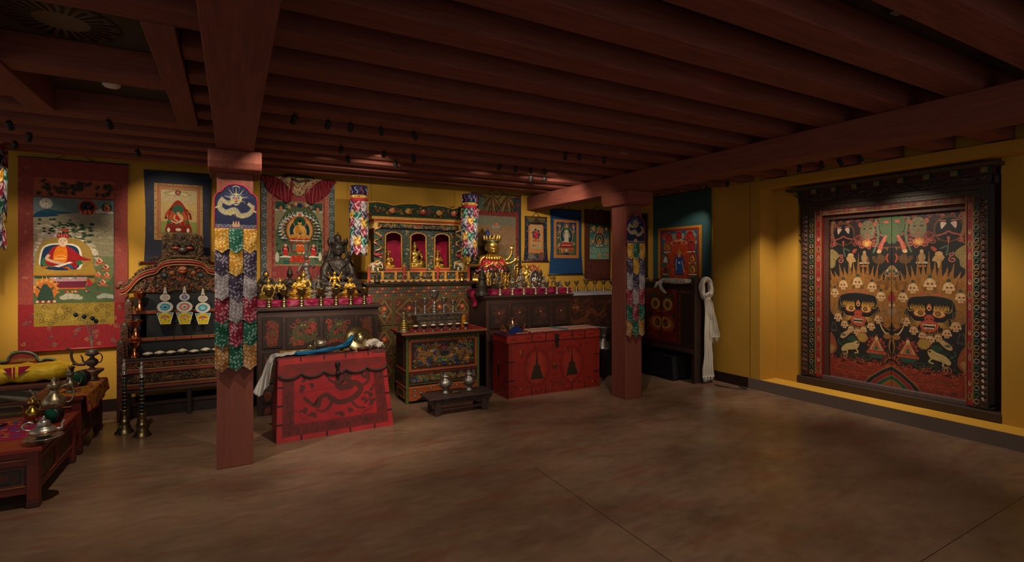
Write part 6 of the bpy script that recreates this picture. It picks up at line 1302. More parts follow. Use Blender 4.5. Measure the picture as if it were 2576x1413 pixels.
# frame bands from outside in: dark carved, scallop, red; y decreases to the right
bl = [vy(2017), vy(2034), vy(2050), vy(2066), vy(2078)]; br = [vy(2487), vy(2467), vy(2449), vy(2428), vy(2424)]
th = [dyz(2240, v)[1] for v in (487, 499, 512, 527, 540)]
sb = dyz(2240, 975)[1]
cols_ = ['30201a', '3a2a1a', '8c1c24', '4a2a1e']; deep = [-.012, -.002, .008, .05]
names = ['outer_frame', 'scalloped_frame', 'red_frame', 'inner_reveal']
LEAFX = DXF+.085
for i in range(4):
    mb = MB(); x = DXF+deep[i]; xb = DXF+.14
    mb.box((x, bl[i+1], sb-.03), (xb, bl[i], th[i]), cols_[i], .003); mb.box((x, br[i], sb-.03), (xb, br[i+1], th[i]), cols_[i], .003); mb.box((x, br[i+1], th[i+1]), (xb, bl[i+1], th[i]), cols_[i], .003)
    if i == 0:
        for (ya, yb2) in ((bl[1], bl[0]), (br[0], br[1])):
            yc = (ya+yb2)/2; wdt = (yb2-ya)/2
            for k in range(34):
                z = sb+.02+k*.056
                mb.add([(x-.0, yc-wdt*.8, z), (x, yc+wdt*.8, z), (x, yc+wdt*.8, z+.045), (x, yc-wdt*.8, z+.045), (x-.02, yc, z+.0225)], [(0, 1, 4), (1, 2, 4), (2, 3, 4), (3, 0, 4)], ['4a2a20', '3a241c', '5c3a2c'][k % 3])
                mb.ell((x-.012, yc, z+.05), (.006, .008, .006), '8a6a5c', 6, 4)
    if i == 1:
        for (ya, yb2) in ((bl[2], bl[1]), (br[1], br[2])):
            yc = (ya+yb2)/2
            for k in range(30):
                z = sb+.02+k*.063; mb.tube([(x-.004, yc+.018*math.cos(a), z+.022*math.sin(a)) for a in [q*PI/6 for q in range(12)]], .005, ['8a7a5c', '2c5a48', '7c8478', '8a6424'][k % 4], 5, True)
    if i == 2:
        for (ya, yb2) in ((bl[3], bl[2]), (br[2], br[3])): mb.box((x-.008, ya, sb), (x, ya+.012, th[2]), '8a6234'); mb.box((x-.006, yb2-.01, sb), (x, yb2, th[2]), '8a6234')
        mb.box((x-.008, br[3], th[3]), (x, bl[3], th[3]+.012), '8a6234')
    o = bw(mb, names[i], CARVE if i < 2 else PAINT, t)
def DA(A, name, x, y, z, s=.01, par=None): # art on the doorway: u runs towards -y
    l = t.location; return A.build(name, PAINT, par or t, (x-l[0], y-l[1], z-l[2]), Vector((0, -1, 0))*s, Vector((0, 0, 1))*s, (-1, 0, 0))
for (ya, yb2, sd) in ((bl[3], bl[2], 1), (br[2], br[3], 2)):
    A = Art(sd); w_ = (yb2-ya)*100-2.4; H_ = (th[2]-sb)*100
    for k in range(16):
        y = 6+k*(H_-10)/15.5; q = k % 4
        if q == 0: A.ring(w_/2, y, w_*.42, 4, .9, '8a6a3c'); A.ell(w_/2, y, w_*.22, 2.4, '5c2c24')
        elif q == 1: A.ell(w_/2, y, w_*.30, 2.6, 'b08a5c'); A.ell(w_/2, y+1, w_*.14, 1.2, '6a2c24')
        elif q == 2: A.flower(w_/2, y, w_*.34, '7c5c34', '2c2018')
        else: A.ring(w_/2, y, w_*.34, 2.6, .8, '9a7a4c'); A.ring(w_/2, y+3, w_*.2, 1.6, .6, '9a7a4c')
    DA(A, 'frame_painting', DXF+.0075, yb2-.012, sb)
A = Art(5); W_ = (bl[2]-br[2])*100; H_ = (th[2]-th[3])*100
A.rect(0, 0, W_, H_, '6c1c24')
for k in range(9): A.ring(12+k*(W_-24)/8, H_/2, 5, H_*.34, .8, '7c5c3c'); A.ell(12+k*(W_-24)/8, H_/2, 3, H_*.2, ['8a6a4c', '4a3c3a'][k % 2]); A.spiral(20+k*(W_-24)/8, H_/2, 2, '8a6a3c', .5)
DA(A, 'lintel_painting', DXF+.0075, bl[2], th[3])
# painted leaves
lw = bl[4]-br[4]; lh = th[4]-sb; S = lw/100.0; HH = lh/S
def leaf_art(A, H):
    Y = lambda y: H*(1-y/138.0)
    k_ = H/138.0
    A.rect(0, 0, 50, H, '1b1a1b'); A.rect(0, Y(22), 50, H, '2c1c1c')
    # top: red clouds, black face, pale face, green face at the middle
    for i in range(64): A.spiral(A.r.uniform(4, 49), Y(A.r.uniform(0, 25)), A.r.uniform(1.2, 2.6), A.r.choice(['a0483a', '8a3a30', 'b05a48', '7c3428']), .8, 1.1, A.r.choice((-1, 1)), i)
    A.blob([(0, Y(0)), (8, Y(0)), (9, Y(10)), (5, Y(19)), (0, Y(22))], '4a5a38'); A.flames(3, Y(22), 7, 4, '7a4a1c', '6a3c18', 7, 1.0, -PI*.9, -PI*.1)
    A.ell(4, Y(5), 2, 1.2, 'b0543c'); A.curve([(12, Y(2)), (10, Y(14)), (11, Y(22)), (14, Y(30))], 2.2, '5a6a48', 1.2); A.curve([(4, Y(16)), (7, Y(22)), (9, Y(28))], 1.8, 'b85c4c', 3.4); A.ell(9.4, Y(29), 1.8, 1.6, 'c8a070')
    A.ell(18.5, Y(11), 6, 8.6, '70684a'); A.ell(12.6, Y(6), 1.6, 2.2, 'a0503c', 8); A.ell(24.4, Y(6), 1.6, 2.2, 'a0503c', 8)
    for d in (-1, 1): A.ell(18.5+d*2.4, Y(9.6), 1.2, .7, '3a2418', 8); A.line([(18.5+d*1, Y(7)), (18.5+d*4, Y(6.2))], .5, '5a3a28')
    A.line([(18.5, Y(9)), (17.8, Y(12.5)), (19.2, Y(12.5))], .4, '8a5a40'); A.ell(18.5, Y(15), 2.2, .8, 'a8503c', 8); A.ell(19, Y(22), 4, 3.4, 'c8783c'); A.ell(19, Y(22), 2.2, 2, 'd8a85c'); 
    for k in range(7): A.spiral(19+6*math.cos(k*.9), Y(22+3.4*math.sin(k*.9)), 1.8, 'b05a4c', .8, 1.1, 1, k)
    A.ell(38.5, Y(13), 10, 10.5, '5a3a20'); A.ell(38.5, Y(13.4), 8.6, 9, '17161a')
    for d in (-1, 1): A.blob([(38.5+d*1.4, Y(8.6)), (38.5+d*5, Y(8)), (38.5+d*4.6, Y(13)), (38.5+d*2.6, Y(11))], 'c8a898'); A.line([(38.5+d*1.5, Y(7)), (38.5+d*6, Y(6.6))], .8, 'b05a4c')
    A.curve([(31, Y(18)), (36, Y(16.5)), (38.5, Y(15)), (41, Y(16.5)), (46, Y(18))], 1.2, 'a84c3c'); A.poly([(37.5, Y(19)), (39.5, Y(19)), (38.5, Y(26))], 'b0543c')
    A.curve([(47, Y(0)), (48.5, Y(10)), (46, Y(20))], 3, '8a5c3c', 1.5)
    # middle emblems
    A.rect(17, Y(39), 25, Y(37.6), 'b8a888'); A.rect(18, Y(41.5), 24, Y(40.2), 'a85c3c'); A.ell(21, Y(34), 2.6, 3.4, 'a07c54'); A.ell(21, Y(29.6), 1.4, 1.7, 'b08a60'); A.ell(21, Y(37), 2.2, 1.6, 'a07c54')
    A.blob([(29, Y(34)), (32, Y(31)), (36, Y(34)), (34, Y(38)), (32, Y(43)), (31, Y(38)), (28, Y(37))], 'b8905c'); A.ell(32.3, Y(31.5), 2.6, 1.8, 'c89a60'); A.blob([(27, Y(27)), (29.5, Y(30)), (31, Y(28)), (28.5, Y(26))], 'b04a38'); A.curve([(33, Y(28)), (38, Y(26)), (37, Y(33))], 1.4, '4a5a44')
    A.blob([(42, Y(32)), (46, Y(27)), (50, Y(27)), (50, Y(42)), (46, Y(41)), (45, Y(36))], '8a7444'); A.spiral(41, Y(36), 2.6, 'b0604c', .9, 1.2, 1, 2); A.spiral(40, Y(32), 1.8, 'b0604c', .8, 1.2, -1, 1)
    A.blob([(5, Y(36)), (8, Y(31)), (12, Y(35)), (15, Y(33)), (13, Y(38)), (8, Y(39))], '5c4020'); A.flames(9, Y(36), 5, 3, '6a4a22', '50381c', 8, .5, .1, PI-.1); A.curve([(2.5, Y(38)), (3.6, Y(34)), (2.6, Y(31))], 1.2, 'a83c28')
    # hair of flames
    A.blob([(0, Y(138*.62)), (1.5, Y(58)), (4, Y(54)), (10, Y(51)), (20, Y(48)), (30, Y(48)), (42, Y(50)), (50, Y(54)), (50, Y(78)), (44, Y(84)), (30, Y(70)), (12, Y(72)), (5, Y(90))], '8a5a22')
    for i in range(15):
        x = 2+i*3.4; b = 57-7*math.sin(PI*min(1, x/50)); h_ = (10, 13, 9, 15, 11, 18, 12, 21, 13, 15, 10, 14, 9, 12, 8)[i]; lean = (x-26)*.12
        A.blob([(x-2.1, Y(b+5)), (x-1.3+lean*.4, Y(b-h_*.35)), (x-.5+lean*.9, Y(b-h_*.6)), (x+lean*1.7, Y(b-h_)), (x+1.0+lean*.8, Y(b-h_*.45)), (x+2.1, Y(b+5))], '8a5a22' if i % 2 else '966226', 3)
    for i in range(200): x = A.r.uniform(1, 49.5); y = A.r.uniform(50, 66); A.line([(x, Y(y)), (x+(x-26)*.05, Y(y-3))], .22, A.r.choice(['9a6c2c', '6a421a', 'a87a38']))
    for i in range(8): x = .2+i*1.6; A.curve([(x+2, Y(58-i*.4)), (x-.5, Y(52+i*.2)), (x+.6, Y(47+i*1.4))], .9, '6c4a1e', .2)
    for i in range(16):
        x = 1+i*3.2; lean = (x-26)*.10; h_ = 7+3*math.sin(i*2.1); A.blob([(x-1.4, Y(60)), (x-.9+lean*.5, Y(60-h_*.45)), (x+.6+lean, Y(60-h_)), (x+.7+lean*.5, Y(60-h_*.4)), (x+1.4, Y(60))], ['936425', '6e4519'][i % 2], 3)
    for i in range(60): x, y = A.r.uniform(1, 49), A.r.uniform(88, 120); A.spiral(x, Y(y), A.r.uniform(.6, 1.4), A.r.choice(['3c3a2c', '4c3a24', '2c3c34', '54301f']), .35, 1, 1, i)
    # crown skulls
    cx = 26
    A.curve([(8, Y(70)), (14, Y(65)), (cx, Y(62.5)), (38, Y(65)), (46, Y(70))], 2.2, '8a5a2c')
    for (x, y, s_, tl) in ((8, 66, 8.6, -1), (15, 58.5, 9, -.7), (26.5, 55, 10, 0), (38.5, 57.5, 9.4, .7), (46, 64.5, 8.4, 1)):
        A.skull(x, Y(y), s_, 'c4a274', '8a5a20', tl); A.ell(x, Y(y-s_*.62), s_*.16, s_*.13, '1f4a3a' if x in (26.5,) else '2c3a3c', 8)
    for x in (21, 32): A.ell(x, Y(62.5), 2.6, .9, 'a84c34')
    # face
    A.blob([(11, Y(72)), (13, Y(66)), (20, Y(64.5)), (27, Y(63.8)), (35, Y(64.5)), (41, Y(67)), (43, Y(74)), (42, Y(86)), (37, Y(94)), (26, Y(97)), (16, Y(93)), (11.5, Y(84))], '121214')
    for s2 in (-1, 1):
        for k in range(9): A.blob([(26+s2*(3.2+k*1.15)-.5, Y(74.6-k*.06)), (26+s2*(3.2+k*1.15)+s2*.4, Y(70.8-(k % 2))), (26+s2*(3.2+k*1.15)+.6, Y(74.6))], ['b08430', '9a6c24'][k % 2], 2)
        A.curve([(26+s2*2.6, Y(75)), (26+s2*7, Y(74.2)), (26+s2*13, Y(76)), (26+s2*14.6, Y(72.6))], .9, 'b4883a', .3)
        A.ell(26+s2*6.4, Y(77.4), 4.4, 2.9, 'a04830'); A.ell(26+s2*6.4, Y(77.2), 3.7, 2.4, 'c89a54'); A.ell(26+s2*5.8, Y(77), 1.9, 1.9, '3a1c10'); A.ell(26+s2*5.8, Y(77), 1.1, 1.1, 'c88a3c'); A.ell(26+s2*5.8, Y(77), .6, .6, '0c0808')
        for k in range(4): A.curve([(26+s2*(5.5+k*.6), Y(84+k)), (26+s2*(10+k*.7), Y(83.5+k*1.1)), (26+s2*(12.5+k*.2), Y(80.5+k*1.6))], 1.0, 'b08438', .2)
        A.ring(26+s2*18.6, Y(80), 3.0, 7, .5, '5c5444'); A.ring(26+s2*18.6, Y(81), 1.8, 4.6, .4, '6a5c44'); A.line([(26+s2*15, Y(68)), (26+s2*15, Y(88))], .3, '6a5a44')
    A.blob([(26, Y(69.5)), (27.8, Y(73)), (26, Y(75.4)), (24.2, Y(73))], 'b0562c'); A.ell(26, Y(73.2), 1.4, 1.6, 'd0a058'); A.ell(26, Y(73.3), .8, .9, '1c1210')
    A.blob([(22.8, Y(82)), (23.6, Y(79)), (26, Y(78)), (28.4, Y(79)), (29.2, Y(82)), (26, Y(83.4))], 'a0402c'); A.ell(24.6, Y(81.6), .6, .5, '3a120c', 6); A.ell(27.4, Y(81.6), .6, .5, '3a120c', 6)
    A.blob([(19.6, Y(85.6)), (22, Y(83.2)), (26, Y(83)), (30, Y(83.2)), (32.4, Y(85.6)), (31, Y(89.6)), (26, Y(91.6)), (21, Y(89.6))], 'a84230'); A.blob([(21.4, Y(86)), (26, Y(84.8)), (30.6, Y(86)), (29, Y(88.6)), (26, Y(89.4)), (23, Y(88.6))], '2a0e0a')
    for k in range(6): A.rect(22.8+k*1.12, Y(86.6), 23.6+k*1.12, Y(85.3), 'd8c498'); A.rect(22.8+k*1.12, Y(89), 23.6+k*1.12, Y(87.9), 'd8c498')
    for s2 in (-1, 1): A.poly([(26+s2*3.6, Y(85.2)), (26+s2*4.4, Y(85.4)), (26+s2*4.1, Y(88))], 'd8c498')
    # garland of heads below
    for (x, y, s_, tl) in ((10, 85, 8.0, -1), (15.6, 91.4, 7.6, -.6), (21.5, 95, 6.6, -.3), (26.6, 97.4, 7.4, 0), (32, 95.4, 6.6, .3), (37.4, 91.6, 7.6, .6), (43, 86, 8.4, 1)): A.skull(x, Y(y), s_, 'bc966a', '8a5a20', tl)
    # ornaments by the split: ring, horn, torch
    A.ring(4.6, Y(82), 4.8, 5.2, .9, '7a5228', 20, 0, 2*PI); A.curve([(2, Y(96)), (5, Y(95)), (8, Y(90)), (8.6, Y(87))], 1.6, 'c8a070', .3); A.ell(3, Y(98), 3.2, 2.2, '8a5a2c'); A.curve([(1, Y(93)), (4, Y(91)), (8, Y(88))], 1, '8a4a2c')
    A.ell(1.6, Y(77), 1.6, 2.6, '8a6a54'); A.ell(1.4, Y(72.5), 1, 1.3, 'a88a70'); A.rect(0, Y(80.4), 3, Y(79.6), '8a6a54'); A.ell(1.6, Y(67), 1.2, 2.4, '8c2c28'); A.blob([(0, Y(62)), (1.6, Y(64)), (1, Y(68)), (0, Y(69))], '7c2420')
    A.curve([(.6, Y(100)), (1.8, Y(106)), (.6, Y(112))], 1.6, '8a5a20', .4)
    # offering at top of split
    A.blob([(0, Y(40.5)), (3.4, Y(43)), (5.4, Y(48.4)), (0, Y(49.4))], '8a6a40'); A.ell(1.6, Y(45), 1.2, 1.3, '2a4a34'); A.ell(3.4, Y(47), 1.2, 1.1, '2c3a54'); A.ell(1, Y(48), .9, .8, 'a04030'); A.ell(3, Y(44.4), .8, .8, 'b0a888')
    # triangle offering, sun, lion, knots, swirl
    x = 11.5
    A.flames(x, Y(108), 6.5, 7.5, '8a3020', '9c3c24', 12, .34, .05, PI-.05); A.poly([(x-7.4, Y(112)), (x, Y(97)), (x+7.4, Y(112))], '8a3424'); A.poly([(x-5.4, Y(110.4)), (x, Y(99.4)), (x+5.4, Y(110.4))], 'b0905c'); A.poly([(x-4, Y(110)), (x-1, Y(103)), (x+1, Y(103)), (x+4, Y(110))], 'a8583c'); A.poly([(x-1.8, Y(110)), (x, Y(105)), (x+1.8, Y(110))], '2f5a34'); A.ell(x, Y(100.6), 1.4, 1.6, 'c0a070'); A.rect(x-7.8, Y(113.4), x+7.8, Y(111.6), 'a04a2c'); A.poly([(x-7.2, Y(113.4)), (x+7.2, Y(113.4)), (x+3.6, Y(117)), (x-3.6, Y(117))], '26463a')
    A.flames(22.5, Y(101), 4, 4, '8a4424', '9c5428', 12, .3); A.ell(22.5, Y(101), 4.2, 4.2, 'a07030'); A.ell(22.5, Y(101), 3.2, 3.2, '9a7c34')
    A.blob([(31, Y(95.5)), (36, Y(97)), (40, Y(100)), (41, Y(103)), (38, Y(103.4)), (34, Y(100))], 'b08c5c'); A.ell(38, Y(100.6), 2, 1.2, '4a5a44', 8)
    A.ell(31, Y(104), 4, 3.4, '26402a'); A.ell(35.8, Y(107), 3.4, 3, '1c2c20'); A.blob([(25, Y(106)), (27.4, Y(104.4)), (31, Y(106.4)), (36, Y(108)), (40, Y(112)), (39, Y(115)), (34, Y(113)), (29, Y(112)), (26, Y(110))], 'b49a64'); A.curve([(28, Y(111)), (26, Y(114)), (29, Y(115))], 1.2, 'b49a64'); A.curve([(36, Y(112)), (35, Y(116)), (38, Y(117))], 1.2, 'b49a64'); A.ell(26.4, Y(106.2), 1, .8, '3a2a1c', 6); A.curve([(39, Y(110)), (43, Y(107)), (42, Y(104))], 1.6, '2c4a34', .6)
    for (x, y) in ((20, 118), (25, 117.6), (30, 119)): A.ring(x, Y(y), 3.4, 2.4, .5, '3c4a34'); A.ring(x+1, Y(y+1), 1.8, 1.2, .4, '5a5434')
    A.ring(37.5, Y(118.6), 3.2, 3.0, .7, '8a5a44'); A.spiral(37.5, Y(118.6), 2.2, '9a7c5c', .6, 1.2, 1, 1)
    A.blob([(44, Y(112)), (46, Y(104)), (50, Y(100)), (50, Y(118)), (46, Y(117))], '8a4426'); A.blob([(45.6, Y(113)), (50, Y(110)), (50, Y(118))], '9a7444'); A.ell(47, Y(97.6), 3.6, 1.2, '3c342c'); A.line([(44, Y(97)), (45.6, Y(90))], .3, '6a5c44'); A.line([(49, Y(97)), (47.6, Y(90))], .3, '6a5c44')
    A.ell(47, Y(124), 2.6, 1.2, '3c4a34')
    # sea of fire and the peak
    A.blob([(0, Y(118)), (4, Y(121)), (8, Y(123)), (12, Y(121)), (18, Y(122)), (24, Y(124)), (32, Y(122)), (40, Y(124)), (46, Y(122)), (50, Y(123)), (50, 0), (25, -0.0), (0, 0)], '802c1c', 3)
    for i in range(15): x = 3+i*3.3; A.spiral(x, Y(121.5+1.2*math.sin(i*1.7)), 1.9, ['a0462c', '8a3020'][i % 2], 1.0, 1.0, 1 if i % 3 else -1, i)
    for i in range(170): x = A.r.uniform(2, 48); A.curve([(x, Y(A.r.uniform(124, 137))), ] + [(x+1.2, Y(0))][0:0] + [(x+A.r.uniform(1, 2.4), Y(A.r.uniform(124, 137)))], .35, A.r.choice(['a0462c', '5c2a1c', '3a3a24', '8c3c24', '94301c']), k=2) if False else A.ell(x, Y(A.r.uniform(125, 137)), A.r.uniform(.7, 2), A.r.uniform(.25, .6), A.r.choice(['a0462c', '5c2a1c', '3a3a24', '8c3c24', '94301c', '6e2418']), 6, A.r.uniform(-.4, .4))
    A.flames(0, Y(120), 5, 5, '7c3420', '8c4426', 8, .8, .0, PI*.5)
    for q, (w_, top_, c) in enumerate(((21, 121, '8a6234'), (20, 122, '191a20'), (16.5, 125, '7c5430'), (15.8, 125.6, '7c1c20'), (12, 128.6, '8a6234'), (11.4, 129.2, '1c4a2c'), (7.6, 132.2, '8a6234'), (7, 132.8, '8a4a24'))):
        A.poly([(0, Y(138)), (0, Y(top_)), (w_*.32, Y(top_+(138-top_)*.22)), (w_*.6, Y(top_+(138-top_)*.5)), (w_*.82, Y(top_+(138-top_)*.72)), (w_, Y(138))], c)
for s_, nm in ((-1, 'left'), (1, 'right')):
    yc = (bl[4]+br[4])/2; ya, yb2 = (yc+.002, bl[4]) if s_ < 0 else (br[4], yc-.002)
    mb = MB(); mb.box((LEAFX, ya, sb), (LEAFX+.04, yb2, th[4]), '1b1a1b'); lf = bw(mb, 'door_leaf', PAINT, t)
    A = Art(12, (0, 0, 50, HH)); leaf_art(A, HH)
    l = t.location
    A.build('leaf_painting', PAINT, lf, (LEAFX-.001-l[0], yc-s_*.002-l[1], sb-l[2]), Vector((0, -s_, 0))*S*.995, Vector((0, 0, 1))*S, (-1, 0, 0))
    lf['label'] = 'painted wooden door leaf'
mb = MB(); mb.box((DXF-.03, vy(2487)-.10, DB), (DXF+.14, vy(2017)+.05, sb-.045), '38261a', .012); mb.box((DXF+.02, vy(2487), sb-.045), (DXF+.14, vy(2034), sb), '5a4a48', .004); bw(mb, 'threshold', WOOD, t)
# cornice: carved wave band, bracket ends, top board
ct = th[0]; cy0, cy1 = vy(2487)-.06, vy(2017)+.05
mb = MB(); mb.box((DXF-.03, cy0+.03, ct), (DXF+.14, cy1-.03, ct+.075), '2a1a17', .004)
R = random.Random(3)
for k in range(90):
    y = cy0+.06+(cy1-cy0-.12)*R.random(); z = ct+R.uniform(.01, .066); mb.tube([(DXF-.034-.010*q/6, y+.022*(q/6-.5)*2, z+.010*math.sin(q*.9+k)) for q in range(7)], .0055, R.choice(['4a2a24', '5c3a34', '32201c', '6a4a40']), 5)
bw(mb, 'carved_cornice', CARVE, t)
n = 9; ct2 = ct+.075
for k in range(n):
    y = cy0+.05+(cy1-cy0-.10)*k/(n-1); mb = MB(); mb.box((DXF-.13, y-.028, ct2+.006), (DXF+.08, y+.028, ct2+.062), '22382a', .004); mb.box((DXF-.134, y-.024, ct2+.010), (DXF-.129, y+.024, ct2+.058), '8a6a2c'); mb.box((DXF-.137, y-.014, ct2+.020), (DXF-.133, y+.014, ct2+.048), '3c5c44'); mb.ell((DXF-.138, y, ct2+.034), (.004, .008, .008), 'b8842c', 8, 5); bw(mb, 'bracket_end', PAINT, t)
mb = MB(); mb.box((DXF-.05, cy0, ct2), (DXF+.12, cy1, ct2+.064), '4a1a1c'); bw(mb, 'bracket_board', PAINT, t)
mb = MB(); mb.box((DXF-.17, cy0-.06, ct2+.064), (DXF+.12, cy1+.05, ct2+.098), '43331f', .003)
for k in range(46):
    y = cy0-.05+(cy1-cy0+.08)*k/46; mb.tube([(DXF-.172, y, ct2+.07), (DXF-.172, y, ct2+.09), (DXF-.172, y+.018, ct2+.09), (DXF-.172, y+.018, ct2+.074), (DXF-.172, y+.009, ct2+.074), (DXF-.172, y+.009, ct2+.084)], .0016, '8a6a30', 4)
bw(mb, 'top_board', PAINT, t)
mb = MB(); y, z = dyz(2010, 598); mb.tube([(DXF+.02, bl[0]+.0, z+.05), (DXF-.0, bl[0]+.05, z+.03), (DXF, bl[0]+.04, z-.03), (DXF+.02, bl[0], z-.05)], .008, '1c1614', 6); bw(mb, 'iron_hook', BLACK, t)

# ================================================================ silk banners
TG = {'gold': ('b07c1c', 'ceb070', '8a5e18'), 'green': ('125440', '7c9c90', '0c3e30'), 'purple': ('332a40', '877e8c', '221b2e'), 'silver': ('8c8488', 'b0a8aa', '6a6268'), 'red': ('861a32', 'b08c94', '621224'), 'ochre': ('a06c2c', 'b8a08c', '744a20')}
def tongue(A_, w_, h_, tip, col, seed, par, loc, m=BROCADE, nm='tongue', bulge=.010):
    base, hi, lo = TG[col]; R = random.Random(seed); mb = MB(); n = 14; rows = 20
    def fn(u, v):
        x = w_*(u-.5); z = -(h_+tip*(1-abs(2*u-1)))*v; return (x, -bulge*math.sin(PI*u)-.004*v-.003*math.sin(v*7+seed), z)
    ph = [R.uniform(0, 6) for _ in range(4)]
    def cf_(u, v):
        s_ = math.sin(u*13+ph[0]+2.4*math.sin(v*15+ph[1]))*math.sin(v*19+ph[2]+2*math.sin(u*9+ph[3])); return hi if s_ > .42 else (lo if s_ < -.62 else base)
    mb.grid(fn, n*2, rows*2, base, colf=cf_)
    mb.tube([fn(0, 1), fn(.5, 1), fn(1, 1)], .0022, hi, 5)
    return mb.build(nm, m, par, loc, solid=.002)
def banner(name, lab, loc):
    t = thing(name, lab, 'banner', loc, 0, 'dragon-headed silk banners on the posts')
    W_, top = .285, 1.43; hd = .345
    # headpiece with dragon
    o = [(-.5, 0), (-.5, .62), (-.485, .72), (-.42, .79), (-.33, .82), (-.28, .90), (-.18, .97), (0, 1.0), (.18, .97), (.28, .90), (.33, .82), (.42, .79), (.485, .72), (.5, .62), (.5, 0)]
    z0 = top-hd; q = [(a*W_*1.02, z0+b*hd) for a, b in o]
    mb = MB(); mb.prism(q, '181c3c', lambda a, b, d: (a, .004-d, b), .012); h = mb.build('headpiece', BROCADE, t)
    mb = MB(); mb.tube([(a, -.008, b) for a, b in q], .005, 'b01c44', 6, True); mb.tube([(0, -.004, z0+hd), (0, -.002, z0+hd+.03)], .002, 'b01c44', 5); mb.build('piping', SATIN, h)
    A = Art(5, (-49, 1, 49, 99)); c = 'a0946a'
    for k in range(11): a = PI*(k+.5)/11; A.curve([(0, 66), (0+18*math.cos(a), 66+16*math.sin(a)), (38*math.cos(a), 70+(28 if abs(math.cos(a)) < .6 else 16)*math.sin(a))], 1.5, '4c5a94', .4, 2)
    A.dragon([(0, 68), (-16, 56), (-34, 62), (-38, 46), (-24, 36), (-4, 42), (10, 30), (30, 34), (40, 48), (28, 58)], 11, c, '3a4468', '7a8ab0', True, 1.2)
    A.ell(0, 66, 4, 5, 'a8603c'); A.ring(0, 92, 8, 5, 2, '9a9684', 16, 0, PI); A.spiral(-34, 66, 4, 'a8a07c', 1.2)
    A.rect(-50, 0, 50, 8, '3c4a5c')
    for k in range(11): A.ring(-46+k*9.2, 3, 6, 7, 1.4, ['6a7a7c', '8a7c5c', '4c5c8a'][k % 3], 12, 0, PI); A.ring(-46+k*9.2, 3, 3, 3.6, 1, '8c4a54', 10, 0, PI)
    for k in (-6, 0, 6): A.blob([(k-3, 5), (k-2, 13), (k, 18), (k+2, 13), (k+3, 5)], 'b0886c')
    for k in range(3): A.curve([(38+k*2, 40+k*2), (44, 46+k*2), (45, 52+k*2)], 1.6, 'a85060', .5)
    A.build('dragon_embroidery', BROCADE, h, (0, -.0085, z0), (W_/100, 0, 0), (0, 0, hd/100), (0, -1, 0))
    seqs = (('gold', 'purple', 'silver', 'red', 'green', 'ochre'), ('green', 'gold', 'purple', 'silver', 'red', 'green'), ('gold', 'purple', 'silver', 'red', 'green', 'ochre'))
    rh = (z0-.0)/6.0
    for ci, seq in enumerate(seqs):
        for r_ in range(5, -1, -1):
            zt_ = z0-r_*rh+.02*(r_ > 0)
            tongue(None, W_/3-.001, rh-.03+.02*(r_ > 0), .036, seq[r_], ci*11+r_*3+1, t, ((ci-1)*W_/3, -.004-(5-r_)*.0032, zt_))
    return t
bz = onY(593, 929, 4.50)[1]
b1 = banner('silk_banner', 'dragon-headed brocade banner with pointed tongues on the nearer left post', (onY(594, 700, 4.50)[0], P1Y-.150, bz))
bz2 = onY(1596, 845, P2Y-.145)[1]
dup(b1, (onY(1597, 700, P2Y-.145)[0]-.0, P2Y-.150, bz2), 'dragon-headed brocade banner with pointed tongues on the farther right post', scale=(.97, 1, 1))

# tubular victory banners
VC = ['red', 'green', 'silver', 'purple', 'gold']
def tube_banner(lab, loc, r=.095, H=.80):
    t = thing('tubular_banner', lab, 'banner', loc, 0, 'tubular silk banners')
    mb = MB(); n = 28
    mb.lathe([(r*.98, H-.11), (r, H-.005), (r*.9, H), (0, H)], '1b1c40', seg=n); mb.lathe([(r*.99, H-.15), (r*.99, H-.11)], 'b08a34', seg=n); mb.lathe([(r, H-.19), (r, H-.15)], 'a01c34', seg=n); h = mb.build('header', BROCADE, t)
    mb = MB()
    for k in range(9):
        a = 2*PI*k/9; mb.tube([((r+.002)*math.cos(a+.2*math.sin(q)), (r+.002)*math.sin(a+.2*math.sin(q)), H-.10+q*.013) for q in range(7)], .005, ['a89cb0', 'b0404c', '8a8aa0'][k % 3], 5); mb.ell(((r+.002)*math.cos(a+.3), (r+.002)*math.sin(a+.3), H-.13), (.012, .012, .012), ['b03c44', 'd0c09a'][k % 2], 8, 5)
    mb.build('embroidery', BROCADE, h)
    mb = MB(); mb.lathe([(r*.93, .08), (r*.93, H-.1)], '2a1a28', seg=n); mb.build('lining', BROCADE, t)
    m = 8; rows = 6; rh = (H-.19)/rows
    for k in range(m):
        a = 2*PI*(k+.5)/m
        for r_ in range(rows-1, -1, -1):
            cc = VC[(r_+k*2) % 5]; zt_ = H-.185-r_*rh+(.02 if r_ else 0); rr = r+.002+.0022*(rows-r_)
            base, hi, lo = TG[cc]; mb = MB(); hw = PI/m*1.0; h_ = rh-.01; R = random.Random(k*7+r_); p1, p2 = R.uniform(0, 6), R.uniform(0, 6)
            def fn(u, v, a=a, rr=rr, zt_=zt_, h_=h_): th_ = a+(u-.5)*2*hw; return ((rr+.004*math.sin(PI*u))*math.cos(th_), (rr+.004*math.sin(PI*u))*math.sin(th_), zt_-(h_+.045*(1-abs(2*u-1)))*v)
            def cf_(u, v): s_ = math.sin(u*9+p1+2*math.sin(v*9+p2)); return hi if s_ > .35 else (lo if s_ < -.7 else base)
            mb.grid(fn, 8, 10, base, colf=cf_); mb.build('flag_tongue', BROCADE, t, solid=.0015)
    mb = MB(); mb.tube([(0, 0, H), (0, 0, ZC-loc[2])], .0025, '2a1a14', 5); mb.build('cord', WOOD, t)
    return t
vy_ = 6.08
def vb(u, vt, y): x, z = onY(u, vt, y); return (x, y, z-.80)
v1 = tube_banner('tubular banner of coloured pointed flags, hanging left of the gilded shrine', vb(903, 468, vy_))
